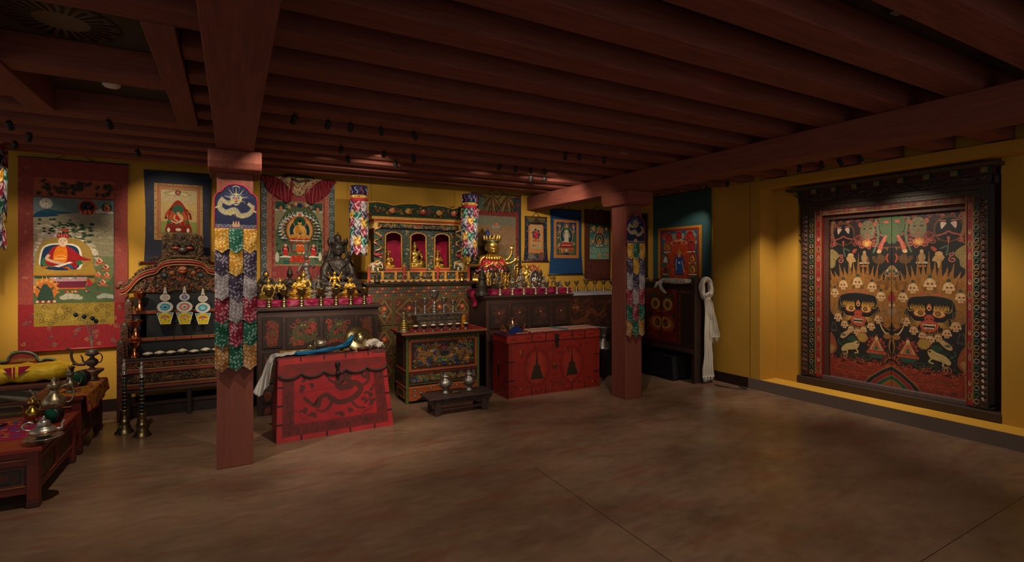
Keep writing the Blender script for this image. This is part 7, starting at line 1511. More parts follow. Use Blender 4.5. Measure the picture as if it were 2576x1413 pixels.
dup(v1, vb(1181, 489, 6.05), 'tubular banner of coloured pointed flags, between shrine and crowned golden statue', rz=.9, tree=True)
dup(v1, vb(-24, 402, 6.3), 'tubular banner cut by the left edge of the picture, beside the large red scroll', rz=2.0, scale=(1, 1, 1.45), tree=True)
dup(v1, (onY(1558, 540, 6.5)[0], 6.5, 1.33), 'tubular banner mostly hidden behind the far post, right of the brown scroll', rz=.4, scale=(1, 1, 1.38), tree=True)

# ================================================================ white silk scarves on the owl-eyed cabinet (local frame of the cabinet)
t = thing('silk_scarf', 'long white silk scarf knotted over the end of the eye-painted cabinet', 'scarf', (5.375, 4.80, 0), oz)
def strip(pts, w0, w1, c='cfc8bc', fr=9, amp=.012, axis=(0, 1, 0), nseg=40, name='scarf', par=None, m=SILK, sd=0, edge=0):
    P = smooth(pts, 8, False); n = len(P)-1; mb = MB(); ax = Vector(axis)
    def fn(u, v):
        k = v*n; i = min(n-1, int(k)); q = k-i; p = Vector(P[i]).lerp(Vector(P[i+1]), q); tg = (Vector(P[i+1])-Vector(P[i])).normalized(); nn = tg.cross(ax); w_ = w0+(w1-w0)*v
        if nn.length > 1e-6: nn.normalize()
        e = edge*math.sin(v*70+u*30) if edge else 0
        return p+ax*(w_*(u-.5)+.004*math.sin(v*17+sd)+e)+nn*(amp*math.sin(u*fr*2*PI/2+sd+v*3)+amp*.4*math.sin(u*23+v*11+sd))
    mb.grid(fn, 34, max(30, n*2), c); return mb.build(name, m, par, solid=.0025)
# ring, knot, long tail and short tail, on the narrow end face (local x<0 side)
xe = -.035
mb = MB(); rc = (xe, -.17, 1.27)
for k in range(6):
    mb.tube([(xe+.018*math.sin(a*2+k), rc[1]+(.085+.014*math.sin(k*2.2))*math.cos(a), rc[2]+(.13+.01*math.cos(k*3))*math.sin(a)-.01) for a in [q*2*PI/26 for q in range(26)]], .022, ['d8d2c6', 'c8c1b4', 'e2dcd0'][k % 3], 7, True)
mb.build('loop', SILK, t)
mb = MB(); 
for k in range(5): mb.tube([(xe-.02-.006*k, -.17+.05*math.cos(a*1.0)*(1 if k % 2 else -1), 1.13+.03*math.sin(a)+.01*k) for a in [q*.42 for q in range(9)]], .018, 'd4cdc0', 7)
mb.build('knot', SILK, t)
strip([(xe-.02, -.165, 1.13), (xe-.03, -.17, .9), (xe-.025, -.175, .5), (xe-.02, -.18, .22), (xe-.02, -.185, .08)], .11, .20, 'd2ccc0', 7, .014, (0, 1, 0), name='long_tail', par=t, sd=1)
strip([(xe-.03, -.19, 1.12), (xe-.035, -.23, .95), (xe-.03, -.27, .75), (xe-.025, -.30, .60)], .07, .19, 'c6bfb2', 6, .012, (0, 1, 0), name='short_tail', par=t, sd=2)
mb = MB(); R = random.Random(6)
for k in range(46): y = -.185+R.uniform(-.09, .09); mb.tube([(xe-.02+R.uniform(-.01, .01), y, .11), (xe-.02, y+R.uniform(-.02, .02), .06), (xe-.02, y+R.uniform(-.03, .03), R.uniform(.015, .05))], .0022, 'd8d2c6', 4)
for k in range(20): y = -.30+R.uniform(-.08, .08); mb.tube([(xe-.025, y, .61), (xe-.025, y+R.uniform(-.02, .02), R.uniform(.48, .57))], .0016, 'd8d2c6', 4)
mb.build('fringe', SILK, t)
t = thing('silk_scarf', 'white silk scarf crumpled along the top edge of the eye-painted cabinet', 'scarf', (5.375, 4.80, 0), oz)
mb = MB()
for k in range(7): mb.tube([(.08+.042*q, -.02+.03*math.sin(q*.8+k*1.3)+.008*k, OT+.02+.018*math.sin(q*1.1+k*2)) for q in range(13)], [.012+.012*math.sin(PI*q/12) for q in range(13)], ['d8d2c8', 'c8c0b4'][k % 2], 7)
mb.build('roll', SILK, t)
mb = MB()
for k in range(4): mb.tube([(.55+.02*k, .02, OT+.03), (.60, .045, OT-.0-.02*k), (.585-.02*k, .05, OT-.08-.015*k), (.57-.03*k, .05, OT-.12-.01*k)], [.02, .024, .02, .012], 'd0cabf', 7)
mb.tube([(.57, .03, OT+.01), (.66, .05, OT-.03), (.70, .05, OT-.08)], [.024, .028, .02], 'd8d2c8', 7); mb.build('hanging_knot', SILK, t)
mb = MB(); p = onZ(1830, 962, .01); mb.tube([(5.55, 4.62, .006), (5.58, 4.4, .006), (5.66, 4.28, .006), (5.70, 4.26, .006), (5.74, 4.40, .006)], .006, '1c1c1e', 6); tag(mb.build('power_cord', BLACK), 'thin black cord lying on the floor beside the white scarf', 'cord')
# ================================================================ figures: moulded as one surface, then copied
def fuse(mb, name, m, vox, parent=None, smooth_=True):
    """joins the shapes of mb into one continuous surface"""
    o = mb.build(name, m); r = o.modifiers.new('remesh', 'REMESH'); r.mode = 'VOXEL'; r.voxel_size = vox; r.use_smooth_shade = True
    s = o.modifiers.new('smooth', 'SMOOTH'); s.iterations = 1; s.factor = .5
    dg = bpy.context.evaluated_depsgraph_get(); me = bpy.data.meshes.new_from_object(o.evaluated_get(dg))
    col = mb.c[0]; me.materials.clear(); me.materials.append(m)
    for a in list(me.color_attributes): me.color_attributes.remove(a)
    ca = me.color_attributes.new('Col', 'FLOAT_COLOR', 'CORNER'); ca.data.foreach_set('color', list(col+(1.0,))*len(me.loops))
    me.polygons.foreach_set('use_smooth', [True]*len(me.polygons))
    old = o.data; bpy.data.objects.remove(o); n = bpy.data.objects.new(name, me); C.objects.link(n)
    if parent: n.parent = parent
    return n
def lotus_base(mb, c, rx=.33, ry=.25, z=.0, h=.14):
    mb.lathe([(.96, 0), (1, .1*h), (.99, .2*h), (.80, .42*h), (.78, .55*h), (.98, .82*h), (.96, h), (0, h)], c, (0, 0, z), 40, rx, ry, 16, .07)
def seated(c, arms='lap', monk=False, robe=True, slim=1.0, dz=.13, hd=.078):
    mb = MB(); z = dz; w = slim
    mb.ell((0, .0, z+.045), (.24*w, .17, .06), c)
    for s in (-1, 1):
        mb.tube([(s*.07, .02, z+.07), (s*.20*w, -.05, z+.075), (s*.275*w, -.10, z+.055)], [.085, .078, .055], c, 10); mb.tube([(s*.275*w, -.10, z+.055), (s*.13, -.175, z+.05), (-s*.05, -.18, z+.06)], [.055, .045, .034], c, 10)
        mb.ell((s*.12, .0, z+.38), (.055*w, .05, .05), c)
        sh = (s*.135*w, .0, z+.38)
        if arms == 'touch' and s == -1: pts = [sh, (-.20, -.01, z+.24), (-.215, -.08, z+.15), (-.22, -.15, z+.07)]
        elif arms == 'raise' and s == -1: pts = [sh, (-.205, -.02, z+.25), (-.185, -.10, z+.30), (-.15, -.15, z+.37)]
        elif arms == 'teach': pts = [sh, (s*.205, -.02, z+.24), (s*.12, -.11, z+.25), (s*.03, -.13, z+.30)]
        else: pts = [sh, (s*.205*w, -.01, z+.23), (s*.14, -.10, z+.15), (s*.03, -.155, z+.125)]
        mb.tube(smooth(pts, 3, False), [.045, .043, .041, .039, .037, .035, .032, .029, .026, .024][:len(smooth(pts, 3, False))], c, 9)
        e = pts[-1]; mb.ell(e, (.028, .026, .018), c)
        for k in range(4): mb.tube([e, (e[0]+(.012*k-.018), e[1]-.02, e[2]+(.03 if arms in ('raise', 'teach') else -.004))], .0065, c, 5)
    mb.ell((0, .01, z+.14), (.125*w, .095, .10), c); mb.ell((0, .005, z+.22), (.105*w, .08, .10), c); mb.ell((0, .0, z+.32), (.135*w, .09, .10), c)
    mb.tube([(0, 0, z+.38), (0, 0, z+.46)], [.055, .038], c, 10)
    head(mb, c, (0, -.005, z+.46+hd*.85), hd)
    if robe:
        mb.tube(smooth([(.13, -.05, z+.37), (.05, -.095, z+.30), (-.05, -.10, z+.20), (-.10, -.08, z+.13)], 3, False), .014, c, 6)
        for k in range(4): mb.tube([(-.16+.02*k, -.165-.004*k, z+.03-.006*k), (0, -.205-.003*k, z+.012+.012*(k % 2)), (.16-.02*k, -.165-.004*k, z+.03-.006*k)], .011, c, 6)
    if monk: mb.ell((0, .02, z+.2), (.21, .12, .2), c); mb.tube([(-.19, -.02, z+.32), (-.1, -.11, z+.26), (.02, -.14, z+.2), (.15, -.12, z+.16)], .02, c, 6)
    return mb
def head(mb, c, p, r):
    x, y, z = p; mb.ell((x, y, z), (r*.86, r*.94, r*1.12), c, 18, 12); mb.ell((x, y-r*.25, z-r*.45), (r*.62, r*.62, r*.6), c)
    for s in (-1, 1): mb.ell((x+s*r*.9, y, z-r*.2), (r*.14, r*.2, r*.48), c, 8, 6); mb.ell((x+s*r*.34, y-r*.84, z+r*.10), (r*.19, r*.1, r*.085), c, 8, 6); mb.tube([(x+s*r*.1, y-r*.92, z+r*.24), (x+s*r*.36, y-r*.88, z+r*.34), (x+s*r*.62, y-r*.7, z+r*.24)], r*.05, c, 5)
    mb.tube([(x, y-r*.88, z+r*.25), (x, y-r*1.08, z-r*.12)], [r*.07, r*.13], c, 6); mb.ell((x, y-r*.86, z-r*.42), (r*.26, r*.12, r*.08), c, 8, 6); mb.ell((x, y-r*.82, z-r*.75), (r*.2, r*.14, r*.12), c, 8, 6)
def crown(mb, c, p, r, n=5, h=1.0):
    x, y, z = p
    mb.tube([(x+r*.95*math.cos(a), y+r*.98*math.sin(a), z) for a in [k*PI/10 for k in range(20)]], r*.09, c, 6, True)
    for k in range(n):
        a = -PI/2+(k-(n-1)/2)*PI/(n-.5); bx, by = x+r*math.cos(a), y+r*math.sin(a)
        mb.tube([(bx+q*r*.22*math.cos(a), by+q*r*.22*math.sin(a), z+r*1.15*h*q) for q in (0, .3, .6, .8, 1)], [r*.15, r*.25, r*.17, r*.08, r*.01], c, 8, flat=.3); mb.ell((bx, by, z+r*.4*h), (r*.12, r*.12, r*.16), c, 8, 5)
def ush(mb, c, p, r): mb.ell(p, (r*.98, r*1.0, r*.72), c); mb.ell((p[0], p[1], p[2]+r*.75), (r*.42, r*.42, r*.42), c); mb.ell((p[0], p[1], p[2]+r*1.2), (r*.16, r*.16, r*.22), c)
def halo_mb(c, rx, rz, cz, th=.022, spikes=0, full=False, y=.09):
    mb = MB(); a0, a1 = (0, 2*PI) if full else (-.5, PI+.5); n = 34
    pts = [(rx*math.cos(a0+(a1-a0)*k/n), y, cz+rz*math.sin(a0+(a1-a0)*k/n)) for k in range(n+1)]; mb.tube(pts, th, c, 7)
    for k in range(spikes):
        a = a0+(a1-a0)*(k+.5)/spikes; mb.tube([(rx*math.cos(a), y, cz+rz*math.sin(a)), (rx*1.13*math.cos(a+.05), y, cz+rz*1.13*math.sin(a+.05)), (rx*1.25*math.cos(a-.03), y, cz+rz*1.25*math.sin(a-.03))], [th*1.1, th*.9, .003], c, 5)
    return mb
def standing(c, arms=2, skirt=True, dance=False):
    mb = MB(); lotus_base(mb, c, .20, .16, 0, .10); z = .10
    for s in (-1, 1):
        if dance and s == 1: mb.tube([(.04, 0, z+.36), (.17, -.06, z+.30), (.10, -.03, z+.14)], [.055, .045, .025], c, 8)
        else: mb.tube([(s*.045, 0, z+.36), (s*.055, -.01, z+.18), (s*.05, 0, z+.01)], [.06, .042, .028], c, 8); mb.ell((s*.05, -.03, z+.012), (.024, .05, .016), c)
    if skirt: mb.lathe([(.11, .08), (.085, .25), (.075, .34)], c, (0, 0, z), 16, 1, .75)
    mb.ell((0, 0, z+.40), (.085, .06, .07), c); mb.ell((0, 0, z+.48), (.068, .052, .07), c); mb.ell((0, 0, z+.58), (.095, .06, .075), c); mb.tube([(0, 0, z+.64), (0, 0, z+.70)], .026, c, 8)
    head(mb, c, (0, -.003, z+.745), .052); ush(mb, c, (0, .008, z+.775), .052)
    for k in range(arms//2):
        for s in (-1, 1):
            up = (-.10+.16*k) if arms > 2 else (-.13 if s < 0 else .02)
            mb.tube([(s*.09, 0, z+.60), (s*.16, -.01, z+.52+up*.5), (s*(.17+.03*k), -.06, z+.55+up)], [.03, .026, .019], c, 7); mb.ell((s*(.17+.03*k), -.065, z+.565+up), (.022, .018, .025), c, 8, 5)
    for s in (-1, 1): mb.tube([(s*.10, .02, z+.62), (s*.19, .03, z+.40), (s*.15, .02, z+.14), (s*.19, .02, z+.06)], .012, c, 5)
    return mb
HAIR = '1c2c5a'
def figure(name, lab, h, loc, kind, m, c, vox=.011, grp='small statues on the left cabinet', rz=0, extra=None):
    t = thing(name, lab, 'statue', loc, rz, grp); t.scale = (h, h, h)
    b = MB(); lotus_base(b, c); 
    if kind in ('buddha', 'touch', 'teach', 'crowned', 'raise'):
        mb = seated(c, {'buddha': 'lap', 'touch': 'touch', 'teach': 'teach', 'crowned': 'teach', 'raise': 'raise'}[kind]); fuse(mb, 'figure', m, vox, t); b.build('lotus_base', m, t)
        if kind == 'crowned': k = MB(); crown(k, c, (0, 0, .725), .075); ush(k, c, (0, .01, .735), .06); k.tube([(0, .01, .79), (0, .01, .87)], [.03, .012], c); k.build('crown', m, t)
        else: k = MB(); ush(k, HAIR if extra == 'blue' else c, (0, .012, .695), .074); k.build('hair', PAINT if extra == 'blue' else m, t)
    elif kind == 'monk':
        mb = seated(c, 'teach', True); fuse(mb, 'figure', m, vox, t); b.build('lotus_base', m, t)
        if extra == 'hat': k = MB(); k.lathe([(.088, .0), (.08, .06), (.05, .17), (.012, .27), (0, .28)], c, (0, .01, .66), 16, 1, 1.1); k.build('pointed_hat', m, t)
    elif kind in ('standing', 'dancer'):
        mb = standing(c, 2 if kind == 'standing' else 6, kind == 'standing', kind == 'dancer'); fuse(mb, 'figure', m, vox*.8, t)
    if extra in ('halo', 'flame'):
        halo_mb(c, .27, .36, .50, .02, 17 if extra == 'flame' else 0).build('halo', m, t)
    return t
YL = 6.16
def at(u, v, y, z): return (onY(u, v, y)[0], y, z)
G1 = 'ccaa58'
Hs = lambda v0, v1, y, u=760: onY(u, v0, y)[1]-(RZ if u < 900 else RZR if u > 1150 else onY(u, v1, y)[1])
LB = {}
LB['gb'] = figure('buddha_statue', 'gold seated buddha at the left front of the left cabinet', Hs(697, 746, 6.13)/.80, at(675, 740, 6.13, RZ), 'touch', GOLD, G1)
LB['g2'] = dup(LB['gb'], at(704, 740, 6.22, RZ), 'gold seated buddha turned slightly, behind a tiny dark figure, second from left', rz=.25, scale=Hs(697, 738, 6.22)/.79)
LB['dk'] = figure('buddha_statue', 'dark bronze buddha with golden face behind the leftmost gold buddha', Hs(677, 745, 6.42)/.80, at(669, 740, 6.42, RZ), 'buddha', BRONZE, '3c342c', extra='blue')
k = MB(); k.ell((0, -.03, .655), (.062, .055, .08), 'd0a040'); k.build('gilded_face', GOLD, LB['dk'])
LB['hat'] = figure('lama_statue', 'dark bronze figure with tall pointed hat, leaning, left of centre', Hs(668, 738, 6.4)/.94, at(729, 738, 6.40, RZ), 'monk', BRONZE, '3a2e26', extra='hat')
LB['mk'] = figure('monk_statue', 'bright gold monk seated in heavy folded robes, middle front of left cabinet', Hs(694, 742, 6.12)/.75, at(752, 740, 6.12, RZ), 'monk', GOLD, 'd8a84a')
LB['st'] = figure('standing_statue', 'tall dark silver standing figure behind the bright gold monk', Hs(637, 735, 6.48)/.93, at(770, 737, 6.48, RZ), 'standing', BRONZE, '6c625a')
LB['bb'] = dup(LB['gb'], at(763, 735, 6.34, RZ), 'dull brass seated figure between the gold monk and the tall standing figure', scale=Hs(680, 737, 6.34)/.80, rz=-.2)
LB['tn'] = dup(LB['gb'], at(737, 741, 6.10, RZ), 'tiny gold seated figure left of the bright gold monk', scale=.115)
dup(LB['gb'], at(776, 742, 6.10, RZ), 'tiny gold seated figure right of the bright gold monk', scale=.10)
LB['ty'] = dup(LB['hat'], at(697, 742, 6.08, RZ), 'tiny dark figure in front of the second gold buddha', scale=.15, rz=.2)
dup(LB['hat'], at(712, 742, 6.08, RZ), 'tiny dark hatted figure just right of the second gold buddha', scale=.15, rz=-.3)
dup(LB['st'], at(801, 741, 6.20, RZ), 'reddish bronze standing figure left of the big dark bronze buddha', scale=Hs(692, 741, 6.2)/.93)
cr_ = figure('deity_statue', 'small silver-bronze crowned figure before the big dark bronze buddha', Hs(702, 744, 6.14)/.95, at(829, 741, 6.14, RZ), 'crowned', BRONZE, '8a7c70')
dup(cr_, at(791, 742, 6.12, RZ), 'small dark bronze crowned figure left of the silver-bronze one', scale=.17, rz=.2)
dn = figure('dancing_statue', 'bright gold many-armed standing figure before the big dark bronze buddha', Hs(682, 742, 6.18)/.93, at(842, 742, 6.18, RZ), 'dancer', GOLD, 'dcaa44')
gm = dup(LB['mk'], at(880, 742, 6.14, RZ), 'gold robed figure at the right end of the left cabinet', scale=Hs(700, 742, 6.14)/.75, rz=-.15); 
k = MB(); k.lathe([(.36, 0), (.30, .12), (.2, .35), (.12, .52)], G1, (0, .06, .02), 24, 1, .5, 14, .05); k.build('spread_robe', GOLD, gm); k = MB(); crown(k, G1, (0, 0, .70), .07); k.build('crown', GOLD, gm)

# ---- big dark bronze buddha
hb = Hs(583, 748, 6.40, 848)
t = thing('bronze_buddha', 'large dark bronze seated buddha with leafy crown on the left cabinet', 'statue', at(850, 700, 6.40, RZ)); t.scale = (hb/.90,)*3
c = '3e3631'; mb = MB(); mb.lathe([(.98, 0), (1, .02), (.9, .05), (.88, .1), (.95, .13)], c, (0, 0, 0), 36, .36, .22, 10, .05); mb.build('base', BRONZE, t)
mb = seated(c, 'lap', False, slim=1.0, dz=.12, hd=.098); mb.ell((0, .01, .36), (.15, .10, .14), c)
for k in range(9): mb.tube([(-.30+.01*k, -.15, .13-.006*k), (-.1, -.235-.002*k, .10+.014*(k % 3)), (.12, -.235, .12-.012*(k % 3)), (.34, -.14, .13-.006*k)], .014, c, 6)
for k in range(5): mb.tube([(-.14+.03*k, -.06, .50), (-.10+.03*k, -.13, .40-.02*k), (.02+.02*k, -.125, .26)], .011, c, 6)
for s in (-1, 1): mb.tube([(s*.12, -.0, .49), (s*.18, -.02, .38), (s*.19, -.04, .26), (s*.26, -.05, .13)], [.055, .06, .055, .045], c, 9)
mb.ell((.30, -.05, .10), (.10, .05, .03), c); fuse(mb, 'figure', BRONZE, .009, t)
mb = MB(); ush(mb, c, (0, .012, .715), .098); mb.ell((0, .01, .81), (.05, .05, .06), c); crown(mb, c, (0, .01, .725), .10, 5, .7)
for s in (-1, 1):
    mb.tube([(s*.10, .01, .71), (s*.125, .01, .77), (s*.12, .01, .82)], [.028, .02, .004], c, 6); mb.tube([(s*.10, .0, .70), (s*.12, -.0, .58), (s*.14, 0, .48)], .018, c, 6)
    for k in range(5): a = -.5+k*.6; mb.tube([(s*.15, 0, .54), (s*(.16+.05*math.cos(a)), 0, .54+.06*math.sin(a)), (s*(.15+.03*math.cos(a)), 0, .56+.07*math.sin(a))], .008, c, 5)
mb.tube([(0, 0, .84), (0, 0, .90)], [.02, .004], c); mb.build('crown', BRONZE, t)

# ---- butter lamps
def lamp(name, lab, loc, h, r, m, c, grp):
    t = thing(name, lab, 'lamp', loc, 0, grp); mb = MB(); mb.lathe([(0, 0)]+[(a*r, b*h) for a, b in ((.64, 0), (.64, .05), (.46, .09), (.52, .13), (.58, .17), (.3, .21), (.52, .26), (.56, .30), (.28, .35), (.44, .40), (.45, .44), (.2, .48), (.16, .55), (.26, .60), (.3, .63))], c, seg=20); mb.build('stem', m, t)
    mb = MB(); mb.lathe([(a*r, b*h) for a, b in ((.24, .60), (.52, .65), (.78, .73), (.82, .89), (1, .96), (1.04, 1), (.95, 1), (.74, .9), (0, .82))], c, seg=24); mb.build('cup', m, t); return t
for k, (u, v) in enumerate(((677, 771), (715, 771), (759, 772), (808, 770), (846, 769), (883, 767), (917, 766))):
    x = onY(u, v, 5.955)[0]; lab = 'brass butter lamp on the left cabinet edge, %s from left' % BN[k]
    if k == 0: l0 = lamp('butter_lamp', lab, (x, 5.965, CLZ), .192, .052, BRASS, '9c8a5c', 'brass butter lamps on the left cabinet')
    else: dup(l0, (x, 5.965, CLZ), lab, rz=k)
for k, u in enumerate((1258, 1289, 1318, 1347.5, 1374, 1401, 1427.5)):
    x = onY(u, 738, 5.79)[0]; lab = 'silvery butter lamp on the right cabinet edge, %s from left' % BN[k]
    if k == 0: l1 = lamp('butter_lamp', lab, (x, 5.79, CRZ), .166, .042, SILVER, 'b8a888', 'silvery butter lamps on the right cabinet')
    else: dup(l1, (x, 5.79, CRZ), lab, rz=k)
for k, u in enumerate((1450, 1474.5, 1496.5, 1518, 1538)):
    x = onY(u, 728, 6.62)[0]; dup(l0, (x, 6.62, CWZ), 'small brass butter lamp on the white cloth by the wall, %s from left' % BN[k], rz=k, scale=.86, group='brass butter lamps on white cloth')

# ---- gilded shrine
SY = 6.44
def c7(x, y): return (860+x/3.926, 430+y/3.926)
def sp(x, y, yy=SY): return onY(*c7(x, y), yy)
sx0 = sp(345, 900)[0]; sx1 = sp(1125, 900)[0]; scx = (sx0+sx1)/2; sz0 = CMZ; shx = (sx1-sx0)/2
t = thing('gilded_shrine', 'carved gilded shrine with three red-lined arched niches and flared canopy', 'shrine', (scx, SY, sz0)); OR = 'c08428'
SC = ['2c4a34', '8a3428', 'b8862c', '24405c', '3c5c3c', 'a8a48c', 'c8542c', '7c6428']
zb = sp(700, 985)[1]-sz0; zt = sp(700, 590)[1]-sz0; ze = sp(740, 520)[1]-sz0; zc = sp(740, 470)[1]-sz0; ztop = sp(740, 345)[1]-sz0
bwid = shx+.15
mb = MB(); mb.box((-bwid, -.14, 0), (bwid, .36, .03), OR, .003); mb.box((-bwid, -.14, zb-.02), (bwid, .36, zb), 'a8702c', .003); mb.box((-bwid+.01, -.12, .03), (bwid-.01, .35, zb-.02), '2c3c30')
for k in range(9): x = -bwid+.02+(2*bwid-.04)*k/8; mb.box((x-.015, -.145, 0), (x+.015, -.12, zb), OR, .003)
for x in (-bwid+.02, -shx*.42, shx*.42, bwid-.02): mb.box((x-.014, -.15, 0), (x+.014, -.12, zb+.05), 'a83428', .003); mb.ell((x, -.135, zb+.065), (.014, .014, .018), 'b8862c', 10, 6)
relief(mb, lambda x, y, d: (x, -.121-d, y), -bwid+.04, .035, bwid-.04, zb-.025, SC, 110, .02, 4, .008, .004); mb.build('balustrade_base', CARVE, t)
n = 40; mb = MB()
for k in range(34): mb.ell((-bwid+.03+(2*bwid-.06)*k/33, -.15, .008), (.014, .012, .010), ['24305c', 'c8b88c'][k % 2], 8, 5)
mb.build('lotus_border', PAINT, t)
# niches: back panel in red silk, arched fronts
pw = shx*2; cw = [-.62, .0, .62]; hw = shx*.205; 
mb = MB(); mb.box((-shx+.02, .28, zb), (shx-.02, .30, zt+.05), 'a01038'); mb.box((-shx, .0, zb), (-shx+.02, .30, zt+.05), '5c2c20'); mb.box((shx-.02, .0, zb), (shx, .30, zt+.05), '5c2c20'); mb.build('silk_back', SATIN, t)
outl = [-shx]+[v for c_ in cw for v in (c_*shx*.99-hw, c_*shx*.99+hw)]+[shx]; mb = MB(); arch_h = zt-.02
for i in range(0, 8, 2): mb.box((outl[i], -.02, zb), (outl[i+1], .02, zt+.02), '2c3a2c', .003)
relief_M = lambda x, y, d: (x, -.022-d, y)
for i in range(0, 8, 2): relief(mb, relief_M, outl[i], zb, outl[i+1], zt, SC, 34, .017, 20+i, .010, .0045)
for i, c_ in enumerate(cw):
    cx0 = c_*shx*.99; tops = [(cx0-hw, arch_h-.07)]+[(cx0-hw*math.cos(a)*(1 if k % 2 else .93), arch_h-.07+.065*math.sin(a)*(1 if k % 2 else .9)) for k, a in enumerate([PI*q/12 for q in range(1, 12)])]+[(cx0+hw, arch_h-.07)]
    pl = tops+[(cx0+hw, zt+.03), (cx0-hw, zt+.03)]; m_ = len(pl); a_ = [(x, -.018, z) for x, z in pl]; b_ = [(x, .015, z) for x, z in pl]; mb.add(a_+b_, [tuple(range(m_)), tuple(reversed(range(m_, 2*m_)))]+[(q, m_+q, m_+(q+1) % m_, (q+1) % m_) for q in range(m_)], '2a2c28')
mb.build('niche_front', CARVE, t)
for i, c_ in enumerate(cw):
    cx0 = c_*shx*.99; mb = MB(); tops = [(cx0-hw*math.cos(a)*(1 if k % 2 else .93), arch_h-.07+.065*math.sin(a)*(1 if k % 2 else .9)) for k, a in enumerate([PI*q/12 for q in range(0, 13)])]
    mb.tube([(cx0-hw, -.026, zb+.03)]+[(x, -.026, z) for x, z in tops]+[(cx0+hw, -.026, zb+.03)], .0085, 'c89434', 6); mb.box((cx0-hw, -.03, zb), (cx0+hw, .02, zb+.032), 'a02c28', .003); mb.box((cx0-hw, -.034, zb+.028), (cx0+hw, .02, zb+.038), OR); mb.build('arch_rim', GOLD if False else PAINT, t)
for s in (-1, 1):
    x = s*(shx+.01); mb = MB(); mb.box((x-.04, -.07, zb), (x+.04, -.0, zt+.04), '2c4034', .004)
    for k in range(30): z = zb+.03+(zt-zb)*k/30; a = k*.8; mb.tube([(x+.045*math.cos(a+q*.5), -.085-.01*math.sin(q), z+.006*q) for q in range(5)], .009, ['c88a2c', '2c6a3c', 'b8322c', 'c8c4a8', 'd07a24'][k % 5], 5)
    mb.ell((x, -.10, zb+.20), (.045, .02, .022), 'a82838'); mb.build('dragon_column', CARVE, t)
    mb = MB(); xx = s*(shx+.035); c = 'c8bc98'; mb.ell((xx, -.06, zb+.075), (.055, .035, .038), c)
    for dx in (-.03, .03):
        for dy in (-.018, .018): mb.tube([(xx+dx, -.06+dy, zb+.06), (xx+dx, -.06+dy, zb)], [.016, .013], c, 7)
    mb.ell((xx-s*.055, -.065, zb+.10), (.028, .026, .028), c); mb.tube([(xx-s*.075, -.07, zb+.09), (xx-s*.088, -.08, zb+.05), (xx-s*.08, -.09, zb+.03)], [.012, .009, .006], c, 6); mb.tube([(xx+s*.05, -.06, zb+.10), (xx+s*.062, -.06, zb+.05)], .006, c, 5)
    for q in (-1, 1): mb.ell((xx-s*.045, -.065+q*.026, zb+.10), (.014, .004, .02), c, 8, 5)
    fuse(mb, 'elephant', PAINT, .004, t)
# entablature and canopy
mb = MB(); hw2 = shx+.05; mb.box((-hw2, -.07, zt+.02), (hw2, .32, ze-.01), '2c3a30', .003); relief(mb, lambda x, y, d: (x, -.072-d, y), -hw2+.05, zt+.02, hw2-.05, ze-.015, SC, 130, .022, 41, .012, .005)
for s in (-1, 1): mb.hull([(s*(hw2-.035), -.10, zt+.01), (s*(hw2+.03), -.10, zt+.01), (s*(hw2+.03), .3, zt+.01), (s*(hw2-.035), .3, zt+.01)], [(s*(hw2-.045), -.10, ze), (s*(hw2+.0), -.10, ze), (s*(hw2+.0), .3, ze), (s*(hw2-.045), .3, ze)], 'd8a84c')
mb.box((-hw2-.01, -.105, ze-.014), (hw2+.01, .32, ze+.008), 'd09a3c', .003); mb.build('entablature', CARVE, t)
mb = MB(); mb.box((-hw2-.02, -.12, ze+.006), (hw2+.02, .3, ze+.025), 'a8382c', .003); mb.box((-hw2-.045, -.14, ze+.025), (hw2+.045, .3, zc), OR, .004); mb.build('cornice', PAINT, t)
mb = MB(); wb = hw2+.05; wt = wb+.14
def top_z(q): return ztop-.012*(1+math.cos(q*PI*8))/2-(.04 if abs(q) < 0 else 0)
N_ = 48; lo_ = [(-wb+2*wb*k/N_, -.14, zc) for k in range(N_+1)]; hi_ = [(-wt+2*wt*k/N_, -.24, (zc+ztop)/2+.045+.03*abs(math.sin(PI*k/N_*4))+.012*(1 if 20 <= k <= 28 else 0)) for k in range(N_+1)]
b = len(mb.v); 
mb.add(lo_+hi_, [(k, k+1, N_+2+k, N_+1+k) for k in range(N_)], '26402f')
for s in (-1, 1): mb.add([(s*wb, -.14, zc), (s*wt, -.24, hi_[0][2]), (s*wt, .28, hi_[0][2]), (s*wb, .28, zc)], [(0, 1, 2, 3)], '26402f')
o = mb.build('canopy', PAINT, t, solid=.012)
mb = MB(); mb.tube(hi_, .010, OR, 6); mb.tube([lo_[0], hi_[0]], .009, OR, 6); mb.tube([lo_[-1], hi_[-1]], .009, OR, 6); mb.tube([hi_[0], (-wt, .28, hi_[0][2])], .009, OR, 6); mb.tube([hi_[-1], (wt, .28, hi_[0][2])], .009, OR, 6)
def M_(x, y, d):
    f = (y-zc)/(hi_[0][2]-zc); return (x, -.14-.10*f-d-.008, y)
relief(mb, M_, -wb, zc+.015, wb, hi_[0][2]-.01, SC[:5]+['3c5c3c', '24402c'], 240, .02, 51, .006, .0045)
for x, cc in ((-.62, 'a85c3c'), (-.3, 'b0742c'), (0, '9c2434'), (.34, 'b0822c'), (.66, 'a83c3c')):
    p = M_(x*wb, (zc+hi_[0][2])/2+.005, .008); mb.ell(p, (.045, .015, .04), cc); mb.ell((p[0], p[1]-.012, p[2]+.012), (.02, .012, .022), 'c88a3c', 10, 6)
mb.build('canopy_carving', CARVE, t)
sg = 'small gilded figures inside the shrine'
y_ = SY+.13; zN = sz0+zb+.0
s1 = dup(LB['gb'], (scx, y_, zN), 'gilded seated buddha in the middle niche of the shrine', scale=Hs(598, 672, y_, 1040)/.80, group=sg)
